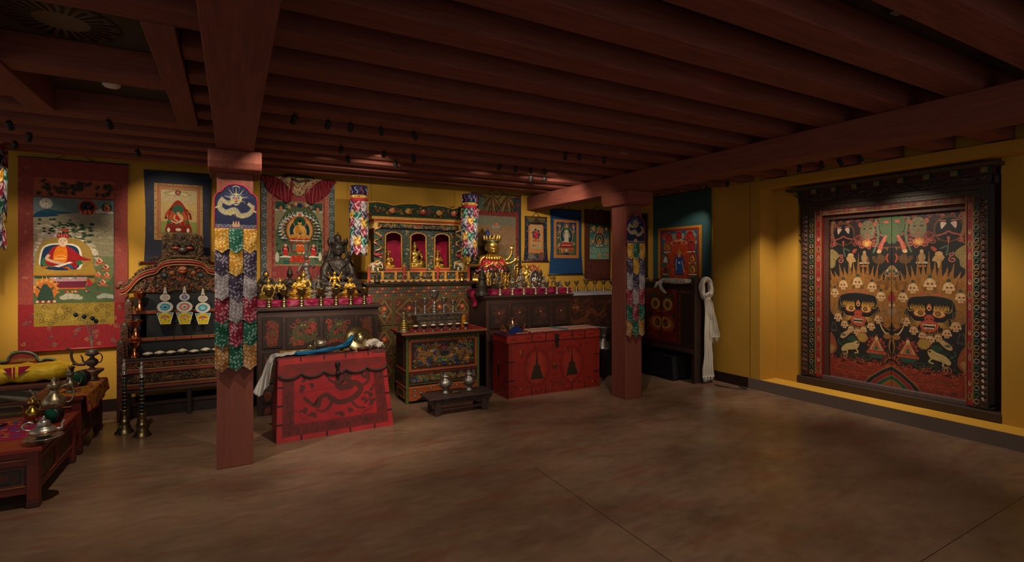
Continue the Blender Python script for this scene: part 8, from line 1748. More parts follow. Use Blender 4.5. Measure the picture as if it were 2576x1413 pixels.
s2 = dup(cr_, (scx+shx*.60, y_, zN), 'gilded seated figure in the right niche of the shrine', scale=.34, rz=.1, group=sg)
s3 = dup(cr_, (scx-shx*.66, y_, zN), 'gilded seated figure in the left niche of the shrine', scale=.32, rz=-.5, group=sg)
for s_ in (s2, s3):
    for ch in kids(s_): ch.data = ch.data.copy(); ch.data.materials.clear(); ch.data.materials.append(GOLD); ch.data.color_attributes[0].data.foreach_set('color', list(lin((208, 160, 70))+(1.0,))*len(ch.data.loops))
for k, u in enumerate((1018, 1040.5, 1061.5, 1083.5, 1104)):
    x = onY(u, 709, 6.285)[0]; dup(l0, (x, 6.30, CMZ), 'tiny brass lamp before the shrine, %s from left' % BN[k], scale=.38, group='tiny lamps before the shrine')
t = thing('stupa', 'small dark bronze stupa at the left front corner of the shrine', 'stupa', at(948, 705, 6.30, CMZ)); 
def stupa_prof(h, r): return [(0, 0), (r, 0), (r, .06*h), (r*.85, .09*h), (r*.9, .15*h), (r*.8, .17*h), (r*.7, .2*h), (r*.62, .24*h), (r*.7, .30*h), (r*.74, .42*h), (r*.6, .52*h), (r*.25, .57*h), (r*.34, .58*h), (r*.34, .63*h), (r*.26, .64*h), (r*.20, .72*h), (r*.14, .82*h), (r*.2, .84*h), (r*.18, .87*h), (r*.06, .9*h), (r*.09, .95*h), (0, h)]
mb = MB(); mb.lathe(stupa_prof(.17, .045), '4a3c2c', seg=20); mb.build('body', BRONZE, t)
t = thing('gold_reliquary', 'small round golden box at the right front corner of the shrine', 'reliquary', at(1162, 705, 6.30, CMZ)); mb = MB(); mb.lathe([(0, 0), (.036, 0), (.036, .01), (.032, .015), (.032, .075), (.038, .08), (.036, .09), (.02, .105), (.008, .11), (.01, .125), (0, .13)], 'c89c50', seg=20); mb.build('body', BRASS, t)

# ---- right cabinet: crowned golden deity in brocade
hr = .66
t = thing('crowned_statue', 'large golden many-armed crowned deity dressed in red brocade, right of the shrine', 'statue', at(1238, 700, 6.50, RZR), -.18); gx = t
gc = 'cca456'; zf = (onY(1235, 578, 6.5)[1]-RZR)/.86; t.scale = (zf,)*3
mb = seated(gc, 'teach', False, slim=1.2, dz=.06, hd=.112); fuse(mb, 'figure', GOLD, .010, t)
def arms_(pts, nm='arm'):
    mb = MB(); P = smooth(pts, 3, False); mb.tube(P, [.028-.012*i/len(P) for i in range(len(P))], gc, 9); e = Vector(pts[-1]); d = (e-Vector(pts[-2])).normalized(); mb.ell(e+d*.015, (.026, .018, .03), gc)
    sd = d.cross(Vector((0, 1, 0))).normalized()
    for k in range(4): q = e+d*.03+sd*(.012*k-.018); mb.tube([q, q+d*.03+Vector((0, -.01, .004)), q+d*.045+Vector((0, -.02, .012))], [.0075, .0065, .005], gc, 5)
    mb.tube([e, e+sd*.03+d*.012, e+sd*.034+d*.03], [.009, .008, .006], gc, 5); fuse(mb, nm, GOLD, .006, t)
arms_([(-.14, 0, .44), (-.20, -.04, .34), (-.30, -.08, .33), (-.38, -.10, .35)]); arms_([(.15, .02, .42), (.24, 0, .42), (.29, -.02, .50), (.30, -.03, .57)]); arms_([(.15, 0, .40), (.23, -.02, .36), (.28, -.05, .37), (.33, -.06, .40)])
mb = MB(); crown(mb, gc, (0, .01, .69), .108, 7, .8); mb.tube([(.110*math.cos(a), .01+.112*math.sin(a), .682) for a in [k*PI/10 for k in range(20)]], .008, '3c7a8a', 5, True); mb.ell((0, .02, .72), (.09, .09, .06), 'b8903c'); mb.build('crown', GOLD, t)
mb = MB(); mb.ell((-.06, .04, .80), (.035, .03, .045), '1c2a7a'); mb.tube([(-.08, .04, .83), (-.06, .04, .88), (-.04, .04, .83)], .008, '16205a'); mb.build('blue_topknot', PAINT, t)
mb = MB()
for k in range(7):
    a = -.9+1.8*k/6; mb.tube([(.11*math.sin(a), -.11*math.cos(a)*.8, .49), (.14*math.sin(a), -.13*math.cos(a), .44), (.12*math.sin(a), -.15*math.cos(a), .40)], [.022, .026, .014], 'c8a04c', 7); mb.ell((.13*math.sin(a), -.165*math.cos(a)*.9, .42), (.012, .01, .014), ['3c8a7a', 'a83428'][k % 2], 8, 5)
mb.build('necklace', GOLD, t)
def cape(x0a, a0, a1, r0, r1, z0, z1, lob, c, nm, yo=0, par=t, sd=3):
    mb = MB()
    def fn(u, v):
        a = a0+(a1-a0)*u; r = r0+(r1-r0)*v**.8; z = z0+(z1-z0)*v-(.03*abs(math.sin(u*PI*lob)) if v > .98 else 0)*0
        z -= .035*abs(math.sin(u*PI*lob))*v*v; return (x0a+r*math.sin(a)+.008*math.sin(u*30), -r*math.cos(a)*.72+yo-.008*math.cos(u*22+v*4), z)
    def cf_(u, v):
        q = (u*lob) % 1; d = math.hypot(q-.5, v-.55)
        if v > .93: return 'c8b0b8'
        if d < .16: return 'c87a3c'
        if d < .24: return '8a1c30'
        return 'd89a4c' if math.sin(u*70)*math.sin(v*19) > .82 else c
    mb.grid(fn, 80, 22, c, colf=cf_); return mb.build(nm, BROCADE, par, solid=.006)
cape(0, -1.6, 1.6, .12, .26, .47, .26, 5, 'a8172c', 'brocade_cape'); 
mb = MB()
def fn(u, v): a = -1.35+2.7*u; r = .17+.14*v; return (r*math.sin(a)*1.15+.05*v, -r*math.cos(a)*.85-.02, .28-.24*v+.02*math.sin(u*19)*v)
mb.grid(fn, 60, 24, '8a3a2a', colf=lambda u, v: 'a8203a' if (u < .22 or u > .80) else ('b88a3c' if math.sin(u*40+3*math.sin(v*12)) > -.2 else 'a07834')); mb.build('brocade_skirt', BROCADE, t, solid=.006)
mb = MB(); mb.lathe([(.27, 0), (.26, .05), (.24, .08)], '6a5a34', seg=30, sy=.65); mb.build('base', GOLD, t)
# dark flame halo at the left
t2 = thing('stand', 'dark ornamental stand with gold medallion left of the crowned statue', 'ornament', at(1197, 690, 6.56, RZR))
mb = MB(); mb.box((-.07, -.0, 0), (.07, .06, .30), '120c0a', .01); mb.lathe([(.05, .30), (.10, .34), (.06, .38)], '18100c', (0, .03, 0), 16, 1, .5); mb.build('stand', WOOD, t2)
mb = MB(); mb.ell((0, -.005, .17), (.035, .008, .05), 'a8823c'); mb.tube([(0, -.006, .22), (0, -.006, .25)], [.012, .004], 'a8823c'); mb.tube([(.05*math.cos(a)*.8, -.01, .17+.06*math.sin(a)) for a in [k*PI/8 for k in range(16)]], .004, '8a6a34', 5, True); mb.build('medallion', BRASS, t2)
mb = MB(); p = at(1208, 600, 6.66, 0); z = onY(1208, 600, 6.66)[1]
t3 = thing('flame_aureole', 'dark gilded flame-edged aureole behind the crowned statue', 'ornament', (p[0]+.10, 6.82, RZR))
mb = MB(); mb.tube([(0, 0, 0), (0, 0, .5)], .012, '2a1c12'); hz_ = z-RZR
pl = [(.16*math.cos(a)*(1+.12*math.sin(a*9)), .20*math.sin(a)*(1+.12*math.sin(a*9))+hz_-.06) for a in [k*2*PI/60 for k in range(60)]]; mb.prism(pl, '4c3416', lambda a, b, d: (a, d, b), .02); mb.tube([(x, -.004, zz) for x, zz in pl], .007, 'a07a30', 5, True); mb.build('aureole', BRONZE, t3)

# stupa-shaped dark bronze at the left end
t = thing('stupa', 'tall dark bronze stupa at the left end of the right cabinet', 'stupa', at(1213, 738, 5.83, CRZ)); mb = MB(); H_ = onY(1213, 668, 5.83)[1]-CRZ; r = .085
mb.lathe([(0, 0), (r, 0), (r*1.02, .04*H_), (r*.92, .06*H_), (r*.84, .14*H_), (r*.82, .30*H_), (r*.88, .33*H_), (r*.8, .35*H_), (r*.66, .38*H_), (r*.68, .44*H_), (r*.56, .46*H_), (r*.6, .55*H_), (r*.66, .57*H_), (r*.5, .62*H_), (r*.46, .68*H_), (r*.52, .70*H_), (r*.4, .73*H_), (r*.28, .8*H_), (r*.16, .9*H_), (r*.2, .92*H_), (r*.1, .95*H_), (0, H_)], '3a352a', seg=30); mb.build('body', BRONZE, t)
mb = MB()
for z, rr, n in ((.07, .93, 26), (.33, .86, 20), (.57, .62, 14)):
    for k in range(n): a = 2*PI*k/n; mb.ell((r*rr*math.cos(a), r*rr*math.sin(a), z*H_), (.006, .006, .008), '4a4434', 6, 4)
mb.build('beading', BRONZE, t)
# the crowd of small statues on the right
gR = 'small statues on the right cabinet'; YR = 6.02
def rs(src, u, v0, v1, y, lab, rz=0, k=.9, recol=None, m=None): 
    o = dup(src, at(u, v1, y, RZR), lab, rz=rz, scale=Hs(v0, v1, y, u)/k, group=gR)
    if recol:
        for ch in kids(o): ch.data = ch.data.copy(); ch.data.materials.clear(); ch.data.materials.append(m or BRONZE); ch.data.color_attributes[0].data.foreach_set('color', list(K(recol)+(1.0,))*len(ch.data.loops))
    return o
hf = figure('deity_statue', 'dark bronze figure in a flaming horseshoe halo, left of the gold dancer', Hs(664, 722, 6.08, 1242)/.95, at(1241, 722, 6.10, RZR), 'dancer', BRONZE, '3c3026', grp=gR, extra='flame')
rs(LB['st'], 1252, 686, 726, YR-.03, 'small bronze standing figure in front of the flaming halo statue', k=.93)
rs(dn, 1272, 684, 726, YR-.04, 'bright gold dancing figure in front of the brocade skirt', .1, .93)
rs(hf, 1274, 664, 716, 6.16, 'dark multi-headed figure behind the bright gold dancer', .3, .95)
rs(LB['st'], 1303, 648, 716, 6.20, 'tall gilded bronze standing figure right of the crowned statue', .1, .93, 'a88440', BRASS)
rs(cr_, 1310, 672, 718, YR+.1, 'silvery seated figure in front of the tall gilded standing figure', .2, .95)
rs(LB['gb'], 1325, 661, 718, 6.22, 'shiny gold seated buddha in the middle of the right cabinet', -.1, .80)
rs(cr_, 1288, 690, 722, YR+.0, 'small dark crowned figure between gold dancer and silvery seated figure', .3, .95)
ov = figure('deity_statue', 'silver seated figure framed by an oval halo, right of the gold buddha', Hs(678, 722, YR+.06, 1347)/.95, at(1347, 722, YR+.06, RZR), 'teach', SILVER, 'a89c94', grp=gR)
halo_mb('a89c94', .30, .42, .48, .03, 0, True, .05).build('oval_halo', SILVER, ov); mb = MB(); mb.ell((0, .08, .48), (.29, .015, .41), '6a605a'); mb.build('halo_plate', SILVER, ov)
rd = rs(hf, 1343, 663, 700, 6.3, 'small red many-armed figure behind the oval-haloed one', 0, .95, '8a3428', PAINT)
rs(LB['hat'], 1361, 676, 712, 6.24, 'dark flame-shaped figure right of the oval halo', .2, .94)
rs(cr_, 1369, 688, 724, YR+.03, 'small bronze seated figure, second from the right end of the group', .1, .95)
rs(hf, 1390, 690, 724, YR+.04, 'small gilded bronze figure with raised arms near the right end of the group', -.1, .95, '8a7440', BRASS)
rs(cr_, 1409, 700, 724, YR+.06, 'tiny dark figure at the right end of the statue group', .1, .95)
rs(LB['gb'], 1292, 698, 722, YR-.03, 'tiny silver figure before the gilded standing one', 0, .80, '8a8478', SILVER)
rs(LB['hat'], 1255, 700, 726, YR-.06, 'tiny dark figure at the left front of the right cabinet', 0, .94)

# ================================================================ altar table things
TZ_ = AZ
t = thing('silver_stand', 'chased silver two-tier stand on the altar carrying five goblets', 'stand', (onY(1098, 800, 5.86)[0], 5.86, TZ_)); w1, w2 = .30, .255
mb = MB(); mb.box((-w2, -.09, 0), (w2, .09, .105), '7c746a', .004); mb.box((-w2-.02, -.11, .0), (w2+.02, .11, .012), '8a8278', .003); relief(mb, lambda x, y, d: (x, -.09-d, y), -w2+.01, .015, w2-.01, .10, ['a89c84', '8a8274', 'b8a884'], 90, .02, 3, .008, .005); mb.build('lower_tier', SILVER, t)
mb = MB(); mb.box((-w1+.02, -.10, .105), (w1-.02, .10, .175), '7c746a', .003); relief(mb, lambda x, y, d: (x, -.10-d, y), -w1+.03, .115, w1-.03, .17, ['a89c84', '8a8274', 'b8a884'], 80, .017, 5, .008, .004)
mb.box((-w1-.03, -.13, .175), (w1+.03, .13, .185), '9a9288', .002); mb.build('upper_tier', SILVER, t)
ZS = TZ_+.185
g = None
for k, (u, h, r) in enumerate(((1045.5, .15, .036), (1069, .18, .043), (1093, .27, .062), (1117, .18, .043), (1140, .145, .038))):
    x = onY(u, 780, 5.84)[0]; lab = 'silver goblet on the altar stand, %s' % ('leftmost', 'second from left', 'tallest in the middle', 'fourth from left', 'rightmost')[k]
    if g is None: g = lamp('silver_goblet', lab, (x, 5.84, ZS), .18, .043, SILVER, '9c948c', 'silver goblets on the altar stand'); g.scale = (r/.043, r/.043, h/.18)
    else: dup(g, (x, 5.84, ZS), lab, scale=(r/.043, r/.043, h/.18), rz=k)
t = thing('mandala_offering', 'tiered silver and gold mandala offering with leaf finial on the altar', 'mandala', (onY(1017, 832, 5.66)[0], 5.67, TZ_))
mb = MB(); mb.lathe([(0, 0), (.08, 0), (.086, .006), (.084, .012), (.07, .012)], 'b8b0a0', seg=30); mb.build('tray', SILVER, t)
for k in range(5):
    r = .070-.009*k; mb = MB(); mb.lathe([(r, 0), (r*1.03, .014), (r*.98, .024), (r*.85, .026)], ['a89c74', 'c0a050', 'b8a060', 'c8a850', 'b0a478'][k], (0, 0, .012+.024*k), 28, 1, 1, 18, .03); mb.build('tier', BRASS, t)
mb = MB(); mb.lathe([(.028, .13), (.014, .142), (.022, .148), (.012, .158), (.014, .165), (.006, .175), (.006, .185), (0, .186)], 'b8ac84', seg=16); mb.ell((0, 0, .20), (.020, .008, .024), 'b8a468'); mb.tube([(0, 0, .215), (0, 0, .236)], [.006, .001], 'b8a468'); mb.build('finial', BRASS, t)
b = None
for k, (u, v) in enumerate(((1045.5, 838), (1067, 837), (1090, 835), (1111, 834), (1132, 832), (1151.5, 830), (1171.5, 829))):
    x = onY(u, v, 5.60)[0]; lab = 'small red footed cup of rice on the altar edge, %s from left' % BN[k]
    if b is None:
        b = thing('rice_cup', lab, 'cup', (x, 5.60, TZ_), 0, 'rice cups on the altar edge')
        mb = MB(); mb.lathe([(0, 0), (.026, 0), (.027, .004), (.014, .012), (.010, .024), (.013, .03)], '8a8478', seg=20); mb.build('foot', SILVER, b)
        mb = MB(); mb.lathe([(.012, .028), (.028, .040), (.036, .058), (.038, .066), (.034, .066), (.03, .055), (0, .05)], '541418', seg=24); mb.build('cup', LACQ, b)
        mb = MB(); mb.lathe([(.035, .063), (.028, .070), (.014, .077), (0, .080)], 'e8dcc0', seg=20); mb.build('rice', RICE, b)
    else: dup(b, (x, 5.60, TZ_), lab, rz=k)
t = thing('butter_offering', 'small bright orange butter offering with leaf top on the altar right end', 'offering', (onY(1167, 815, 5.72)[0], 5.72, TZ_))
mb = MB(); mb.lathe([(.028, 0), (.03, .02), (.024, .07), (.026, .085), (.014, .095)], 'd88a1c', seg=14); mb.ell((-.012, -.022, .05), (.008, .008, .012), '2a140a', 8, 5); mb.ell((.014, -.022, .05), (.008, .008, .012), '2a140a', 8, 5); mb.build('body', CANVAS, t)
mb = MB(); mb.prism([(-.012, .09), (-.022, .12), (-.012, .145), (0, .165), (.012, .145), (.022, .12), (.012, .09)], 'e89a24', lambda a, b_, d: (a, d-.006, b_), .012); mb.ell((0, -.008, .12), (.008, .003, .012), 'b8321c', 8, 5); mb.build('leaf_top', CANVAS, t)
mb = MB(); mb.ell((0, 0, .011), (.030, .012, .011), '6a5a54'); tag(mb.build('pebble', PAINT, None, (onY(1193, 824, 5.74)[0], 5.74, TZ_)), 'small grey stone at the right end of the altar top', 'stone')
v_ = thing('silver_vase', 'round-bellied silver vase on the low bench, left of the pair', 'vase', (onY(1121, 985, 5.15)[0], 5.15, BZ), 0, 'silver vases on the low bench')
mb = MB(); mb.lathe([(0, 0), (.042, 0), (.044, .01), (.03, .028), (.024, .045), (.05, .07), (.068, .10), (.066, .125), (.045, .15), (.032, .162), (.034, .175)], '9a948c', seg=32, amp=.03, pet=12); mb.build('body', SILVER, v_)
mb = MB(); mb.lathe([(.034, .175), (.044, .18), (.044, .19), (.036, .194), (.03, .205), (.012, .208), (.010, .216), (0, .218)], 'aaa49a', seg=24); mb.build('lid', SILVER, v_)
for s in (-1, 1): mb = MB(); mb.tube([(s*.064, 0, .115), (s*.085, 0, .11), (s*.082, 0, .085), (s*.062, 0, .088)], .006, '8a847c', 6); mb.build('handle', SILVER, v_)
dup(v_, (onY(1181, 976, 5.15)[0], 5.16, BZ), 'round-bellied silver vase on the low bench, right of the pair', rz=.4, scale=1.0)
mb = MB(); mb.lathe([(0, 0), (.007, 0), (.010, .02), (.006, .04), (.011, .06), (.006, .1), (0, .102)], '8a6a3c', seg=10); o = mb.build('small_implement', BRASS, None, (onY(1146, 990, 5.12)[0]-.04, 5.12, BZ+.011)); o.rotation_euler = (0, PI/2, 0); tag(o, 'short brass ritual implement lying between the two silver vases', 'implement')
t = thing('silver_vessel', 'large silver goblet stand on a dark box between right chest and far post', 'vessel', (onY(1515, 900, 5.95)[0], 5.93, .36))
H_ = onY(1515, 822, 5.9)[1]-.36; mb = MB(); mb.lathe([(0, 0), (.115, 0), (.12, .015), (.10, .03), (.09, .09), (.05, .12), (.04, .17), (.055, .18), (.055, .19), (.05, .22), (.075, .25), (.085, H_-.03), (.105, H_-.01), (.108, H_), (.09, H_), (0, H_-.08)], 'a8a09a', seg=30); mb.build('body', SILVER, t)
mb = MB(); mb.box((t.location[0]-.17, 5.76, 0), (t.location[0]+.17, 6.022, .36), '1a1210', .004); tag(mb.build('dark_box', WOOD), 'dark wooden box under the large silver goblet stand', 'box')

# ================================================================ things on the right chest
hx_, hy_ = onY(1288, 835, 5.50)[0], 5.50; 
t = thing('ritual_hat_stand', 'ornate beaded brass stupa-shaped lid with coral knob on the right chest', 'ornament', (hx_, hy_, QZ+.016))
mb = MB(); mb.lathe([(0, 0), (.085, 0), (.088, .02), (.075, .04), (.08, .06), (.065, .075), (.068, .085), (.05, .10), (.052, .108), (.034, .118), (.034, .128), (.018, .14), (.016, .15), (0, .152)], '8a7c68', seg=30, amp=.03, pet=14); mb.build('body', BRASS, t)
mb = MB(); mb.ell((0, 0, .158), (.016, .016, .012), 'b83a28')
for k in range(12): a = k*PI/6; mb.ell((.062*math.cos(a), .062*math.sin(a), .092), (.007, .007, .007), 'b04a34', 8, 5); mb.ell((.04*math.cos(a), .04*math.sin(a), .122), (.006, .006, .006), 'b04a34', 8, 5)
mb.build('coral_beads', LACQ, t)
t = thing('crown_panels', 'blue and red folding cloth crown panels set around the brass ornament', 'crown', (hx_, hy_, QZ+.001))
for k, (a, c, rr) in enumerate(((-.15, '2c3a78', .11), (-1.45, 'a86a4c', .11), (1.25, 'a0583c', .12))):
    mb = MB(); pts = [(-.095, 0), (.095, 0), (.07, .05), (.03, .085), (0, .11), (-.03, .09), (-.07, .055)]; ca, sa = math.cos(a), math.sin(a)
    mb.prism(pts, c, lambda x, y, d, ca=ca, sa=sa, rr=rr: (x*ca+(rr+d+y*.35)*sa, x*sa-(rr+d+y*.35)*ca, y+.004), .004)
    if k:
        for q in range(5): mb.ell(((-.05+.025*q)*ca+(rr+.01+.012)*sa, (-.05+.025*q)*sa-(rr+.01+.012)*ca, .03+.01*(q % 2)), (.008, .008, .010), ['b82c28', 'e0c0a0'][q % 2], 8, 5)
    mb.build('panel', CANVAS, t)
mb = MB(); mb.box((-.2, -.16, 0), (.16, .13, .003), '2c2440', .001); mb.build('ground_cloth', BROCADE, t)
t = thing('bone_apron', 'beaded bone ritual apron laid along the top of the right chest', 'apron', (3.15, 5.36, QZ))
x0_, x1_ = onY(1325, 832, 5.45)[0]-3.15, onY(1496, 822, 5.5)[0]-3.15; R = random.Random(5); mb = MB()
mb.box((x0_, -.01, .0005), (x1_, .30, .008), '8a2030', .003); mb.build('backing', BROCADE, t)
mb = MB()
for i in range(46):
    x = x0_+.02+(x1_-x0_-.04)*i/45; mb.tube([(x+.006*math.sin(q*2+i), .0+q*.035, .013+.003*math.sin(q+i)) for q in range(9)], .0055, R.choice(['b0a488', '9c8e72', 'c0b498', '8a7c64']), 5)
for i in range(14): y = .01+.02*i; mb.tube([(x0_+.02+(x1_-x0_-.04)*q/20, y+.006*math.sin(q*2.1+i), .018) for q in range(21)], .0045, R.choice(['b0a488', '9c8e72', 'a83a34', 'c0b498']), 5)
mb.build('bead_net', PAINT, t)
mb = MB(); xx = onY(1403, 830, 5.5)[0]-3.15; mb.hull([(xx-.05, .28, .02), (xx, .28, .02), (xx+.07, .0, .02), (xx+.0, .0, .02)], [(xx-.05, .28, .027), (xx, .28, .027), (xx+.07, .0, .027), (xx+.0, .0, .027)], '1c7aa8'); mb.build('blue_band', SATIN, t)
mb = MB(); mb.box((q0[0]+.12, 5.325, QZ), (3.14, 5.355, QZ+.014), '7a1a28', .003)
for i in range(24): mb.ell((q0[0]+.14+.007*i, 5.335, QZ+.016), (.0045, .006, .004), 'c8bca0', 6, 4)
tag(mb.build('beaded_belt', BROCADE), 'beaded dark red belt along the front edge of the right chest', 'belt')

# ================================================================ things on the left chest
def cl(u, v, y): return onY(u, v, y)[0]
mb = MB(); x0_, x1_ = ta+.01, cl(800, 890, 5.2)
def fn(u, v):   # lies on top, then falls over the left end
    if u < .34:
        q = 1-u/.34; x = ta-.016-.03*q-.04*math.sin(min(1, q)*1.2)-.01*math.sin(v*15+q*5)-.10*v*q**.6; z = LZ+.006-.33*q*(.8+.35*v*0+.35*abs(math.sin(v*2.2))); y = 5.13+.22*v+.012*math.sin(q*6+v*20); return (x, y, z)
    q = (u-.34)/.66; return (ta-.012+(x1_-ta)*q, 5.10+.03*q+.20*v*(1-.45*q)+.06*q, LZ+.008+.012*abs(math.sin(v*9+q*4))*(.3+q)+.003*math.sin(q*30))
mb.grid(fn, 70, 26, 'c6c2bc'); tag(mb.build('white_scarf', SILK, solid=.003), 'white cloth scarf lying on the left chest and hanging over its left end', 'scarf')
mb = MB(); mb.box((cl(703, 890, 5.34), 5.325, LZ+.001), (cl(790, 880, 5.34), 5.365, LZ+.022), 'a8742c', .003); tag(mb.build('wooden_ruler', WOOD), 'ochre wooden slat lying at the back of the left chest top', 'ruler')
def roll(name, lab, pts, rad, c, m, cat, sd=0, n=5, par=None):
    mb = MB(); P = smooth(pts, 5, False)
    for k in range(n): 
        f = 2*PI*k/n; mb.tube([(p[0]+rad[0]*.5*math.cos(f+i*.18+sd), p[1]+rad[0]*.6*math.sin(f+i*.18+sd), p[2]+rad[0]*.35*math.sin(f*2+i*.3)) for i, p in enumerate(P)], [rad[0]*(.55+.2*math.sin(i*.7+k)) if i < len(P)*.8 else rad[1] for i in range(len(P))], c if k % 2 else c, 7)
    return tag(mb.build(name, m), lab, cat)
z_ = LZ+.022
roll('blue_scarf', 'bright blue silk scarf winding along the left chest top and over the cymbal', [(cl(745, 905, 5.12), 5.12, z_), (cl(790, 897, 5.14), 5.13, z_+.005), (cl(835, 890, 5.17), 5.16, z_+.015), (cl(862, 880, 5.19), 5.18, z_+.03), (cl(878, 865, 5.20), 5.17, z_+.08), (cl(884, 853, 5.22), 5.19, z_+.125)], (.022, .012), '0f6a9c', SATIN, 'scarf')
t = thing('cymbal', 'domed brass cymbal with wide rim resting tilted on the left chest', 'cymbal', (cl(905, 880, 5.25), 5.25, LZ+.10)); t.rotation_euler = (.85, .25, 0)
mb = MB(); mb.lathe([(.150, -.002), (.148, .002), (.085, .010), (.068, .016), (.060, .04), (.045, .062), (.02, .072), (0, .074)], 'b0a070', seg=40); mb.lathe([(0, .07), (.04, .055), (.055, .036), (.064, .012), (.085, .006), (.150, -.002)], '6a6244', seg=40); mb.build('disc', BRASS, t)
mb = MB(); mb.tube([(0, 0, .072), (0, 0, .082)], .006, '6a3420'); mb.build('thong', WOOD, t)
t = thing('cymbal', 'second brass cymbal lying flat under the tilted one', 'cymbal', (cl(868, 890, 5.29), 5.285, LZ+.002)); mb = MB(); mb.lathe([(.075, 0), (.074, .004), (.045, .012), (.035, .03), (0, .036)], '8a7c4c', seg=32); mb.build('disc', BRASS, t)
t = thing('prayer_wheel_drum', 'chased silver and brass cylinder lying on the white cloth, left chest', 'drum', (cl(803, 882, 5.24), 5.24, LZ+.072)); t.rotation_euler = (0, PI/2-.1, .1); t.scale = (1.3, 1.3, .85)
mb = MB(); mb.lathe([(.0, -.065), (.042, -.065), (.046, -.055), (.043, -.05), (.043, .05), (.046, .055), (.042, .065), (0, .066)], '8a7c6c', seg=26, amp=.02, pet=16); mb.build('cylinder', SILVER, t)
mb = MB(); mb.lathe([(.0, -.125), (.010, -.125), (.016, -.10), (.010, -.085), (.024, -.07), (.024, -.064)], '9a8a60', seg=14); mb.build('handle', BRASS, t)
roll('white_bundle', 'crumpled white cloth bundle at the right end of the left chest', [(cl(925, 885, 5.2), 5.18, z_+.02), (cl(935, 880, 5.22), 5.22, z_+.045), (cl(948, 880, 5.24), 5.24, z_+.03), (cl(958, 884, 5.2), 5.20, z_+.008)], (.038, .018), 'd4cabc', SILK, 'cloth', 1, 7)
mb = MB(); mb.lathe([(0, 0), (.016, 0), (.017, .11), (0, .112)], '5a1c20', seg=14); o = mb.build('handle_rod', LACQ, None, (cl(900, 890, 5.14), 5.14, LZ+.018)); o.rotation_euler = (0, PI/2, .1); tag(o, 'short maroon rod pointing to the white bundle on the left chest', 'rod')
mb = MB()
for k in range(4): mb.tube(smooth([(cl(838, 900, 5.1), 5.11+.005*k, LZ+.009), (cl(850, 898, 5.1), 5.115+.01*math.sin(k), LZ+.013+.004*k), (cl(862, 895, 5.1), 5.115, LZ+.011), (cl(872, 890, 5.1), 5.12+.01*math.cos(k*2), LZ+.018+.005*k)], 4, False), .0055, ['6a5038', '5a4230', '7a5c3c'][k % 3], 6)
mb.ell((cl(875, 885, 5.12), 5.125, LZ+.022), (.022, .014, .020), '7a5c40'); tag(mb.build('cord_bundle', BROCADE), 'brown braided cord with a knot at the front of the left chest top', 'cord')

# ================================================================ things on the left tables
MCOL = ['c8801c', 'a82c44', '2c4a9c', '3c8a4c', 'c86a1c', '7c2c7c', 'd8a02c']
mb = MB(); mx0, mx1, my0, my1 = -1.40, -1.075, 5.43, 6.25
def fn(u, v):
    x = mx0+.10+(mx1-mx0-.10)*min(1, u/.62); zz = MZ+.004
    if u > .62: q = (u-.62)/.38; x = mx1+.008+.012*q+.006*math.sin(v*20)*q; zz = MZ+.002-.17*q*(1-.55*abs(v-.35)) 
    return (x, my0-.01+(my1-my0)*v, zz)
def cf_(u, v): s = math.sin(u*23+2*math.sin(v*17))+math.sin(v*41+2*math.sin(u*13)); return MCOL[5] if s > 1.75 else (MCOL[1] if s > 1.35 else (MCOL[2] if s > 1.15 else (MCOL[3] if s < -1.7 else (MCOL[4] if s < -1 else MCOL[0]))))
mb.grid(fn, 70, 90, 'c8801c', colf=lambda u, v: 'a81c34' if (u > .97 or v < .02) else cf_(u, v)); o = mb.build('patterned_cloth', BROCADE, solid=.003); tag(o, 'bright orange patterned brocade cloth draped over the rear small table', 'cloth')
mb = MB(); p1 = onZ(40, 1138, NZ); p2 = onZ(160, 1045, NZ)
mb.box((-1.52, 4.62, NZ), (-1.17, 5.18, NZ+.003), 'a81c4c'); 
R = random.Random(3)
for k in range(60): x, y = R.uniform(-1.50, -1.2), R.uniform(4.64, 5.16); mb.ell((x, y, NZ+.003), (R.uniform(.012, .03), R.uniform(.01, .025), .0015), R.choice(MCOL), 8, 4)
tag(mb.build('patterned_runner', BROCADE), 'pink and multicoloured brocade runner under the silver teapot', 'cloth')
def teapot(name, lab, loc, s, m, c, rz=0, lidh=1.0):
    t = thing(name, lab, 'teapot', loc, rz); t.scale = (s,)*3
    mb = MB(); mb.lathe([(0, .0), (.06, 0), (.07, .012), (.10, .03), (.118, .06), (.118, .072), (.09, .095), (.082, .10), (.06, .115), (.056, .12)], c, seg=36); mb.build('body', m, t)
    mb = MB(); mb.lathe([(.062, .12), (.066, .125), (.054, .15), (.056, .156), (.038, .172), (.02, .18), (.010, .185), (.020, .195), (.012, .207), (.004, .225), (0, .226)], c, seg=28); mb.build('lid', m, t)
    mb = MB(); mb.tube(smooth([(-.10, 0, .08), (-.155, 0, .10), (-.165, 0, .14), (-.13, 0, .17), (-.08, 0, .155)], 4, False), .011, c, 8); mb.build('handle', m, t)
    mb = MB(); mb.tube(smooth([(.10, 0, .06), (.145, 0, .075), (.150, 0, .12), (.168, 0, .15)], 4, False), [.024, .023, .021, .019, .017, .015, .013, .012, .011, .010, .010, .009, .009], c, 9); mb.build('spout', m, t)
    return t
px_, py_ = onZ(110, 1093, NZ+.05)
t = thing('silver_saucer', 'lobed silver saucer on a foot beneath the silver teapot', 'saucer', (px_, py_, NZ+.004)); t.scale = (.72,)*3; mb = MB(); mb.lathe([(0, 0), (.05, 0), (.052, .02), (.09, .035), (.135, .045), (.14, .05), (.09, .043), (0, .035)], 'a8a29a', seg=40, pet=10, amp=.06); mb.build('dish', SILVER, t)
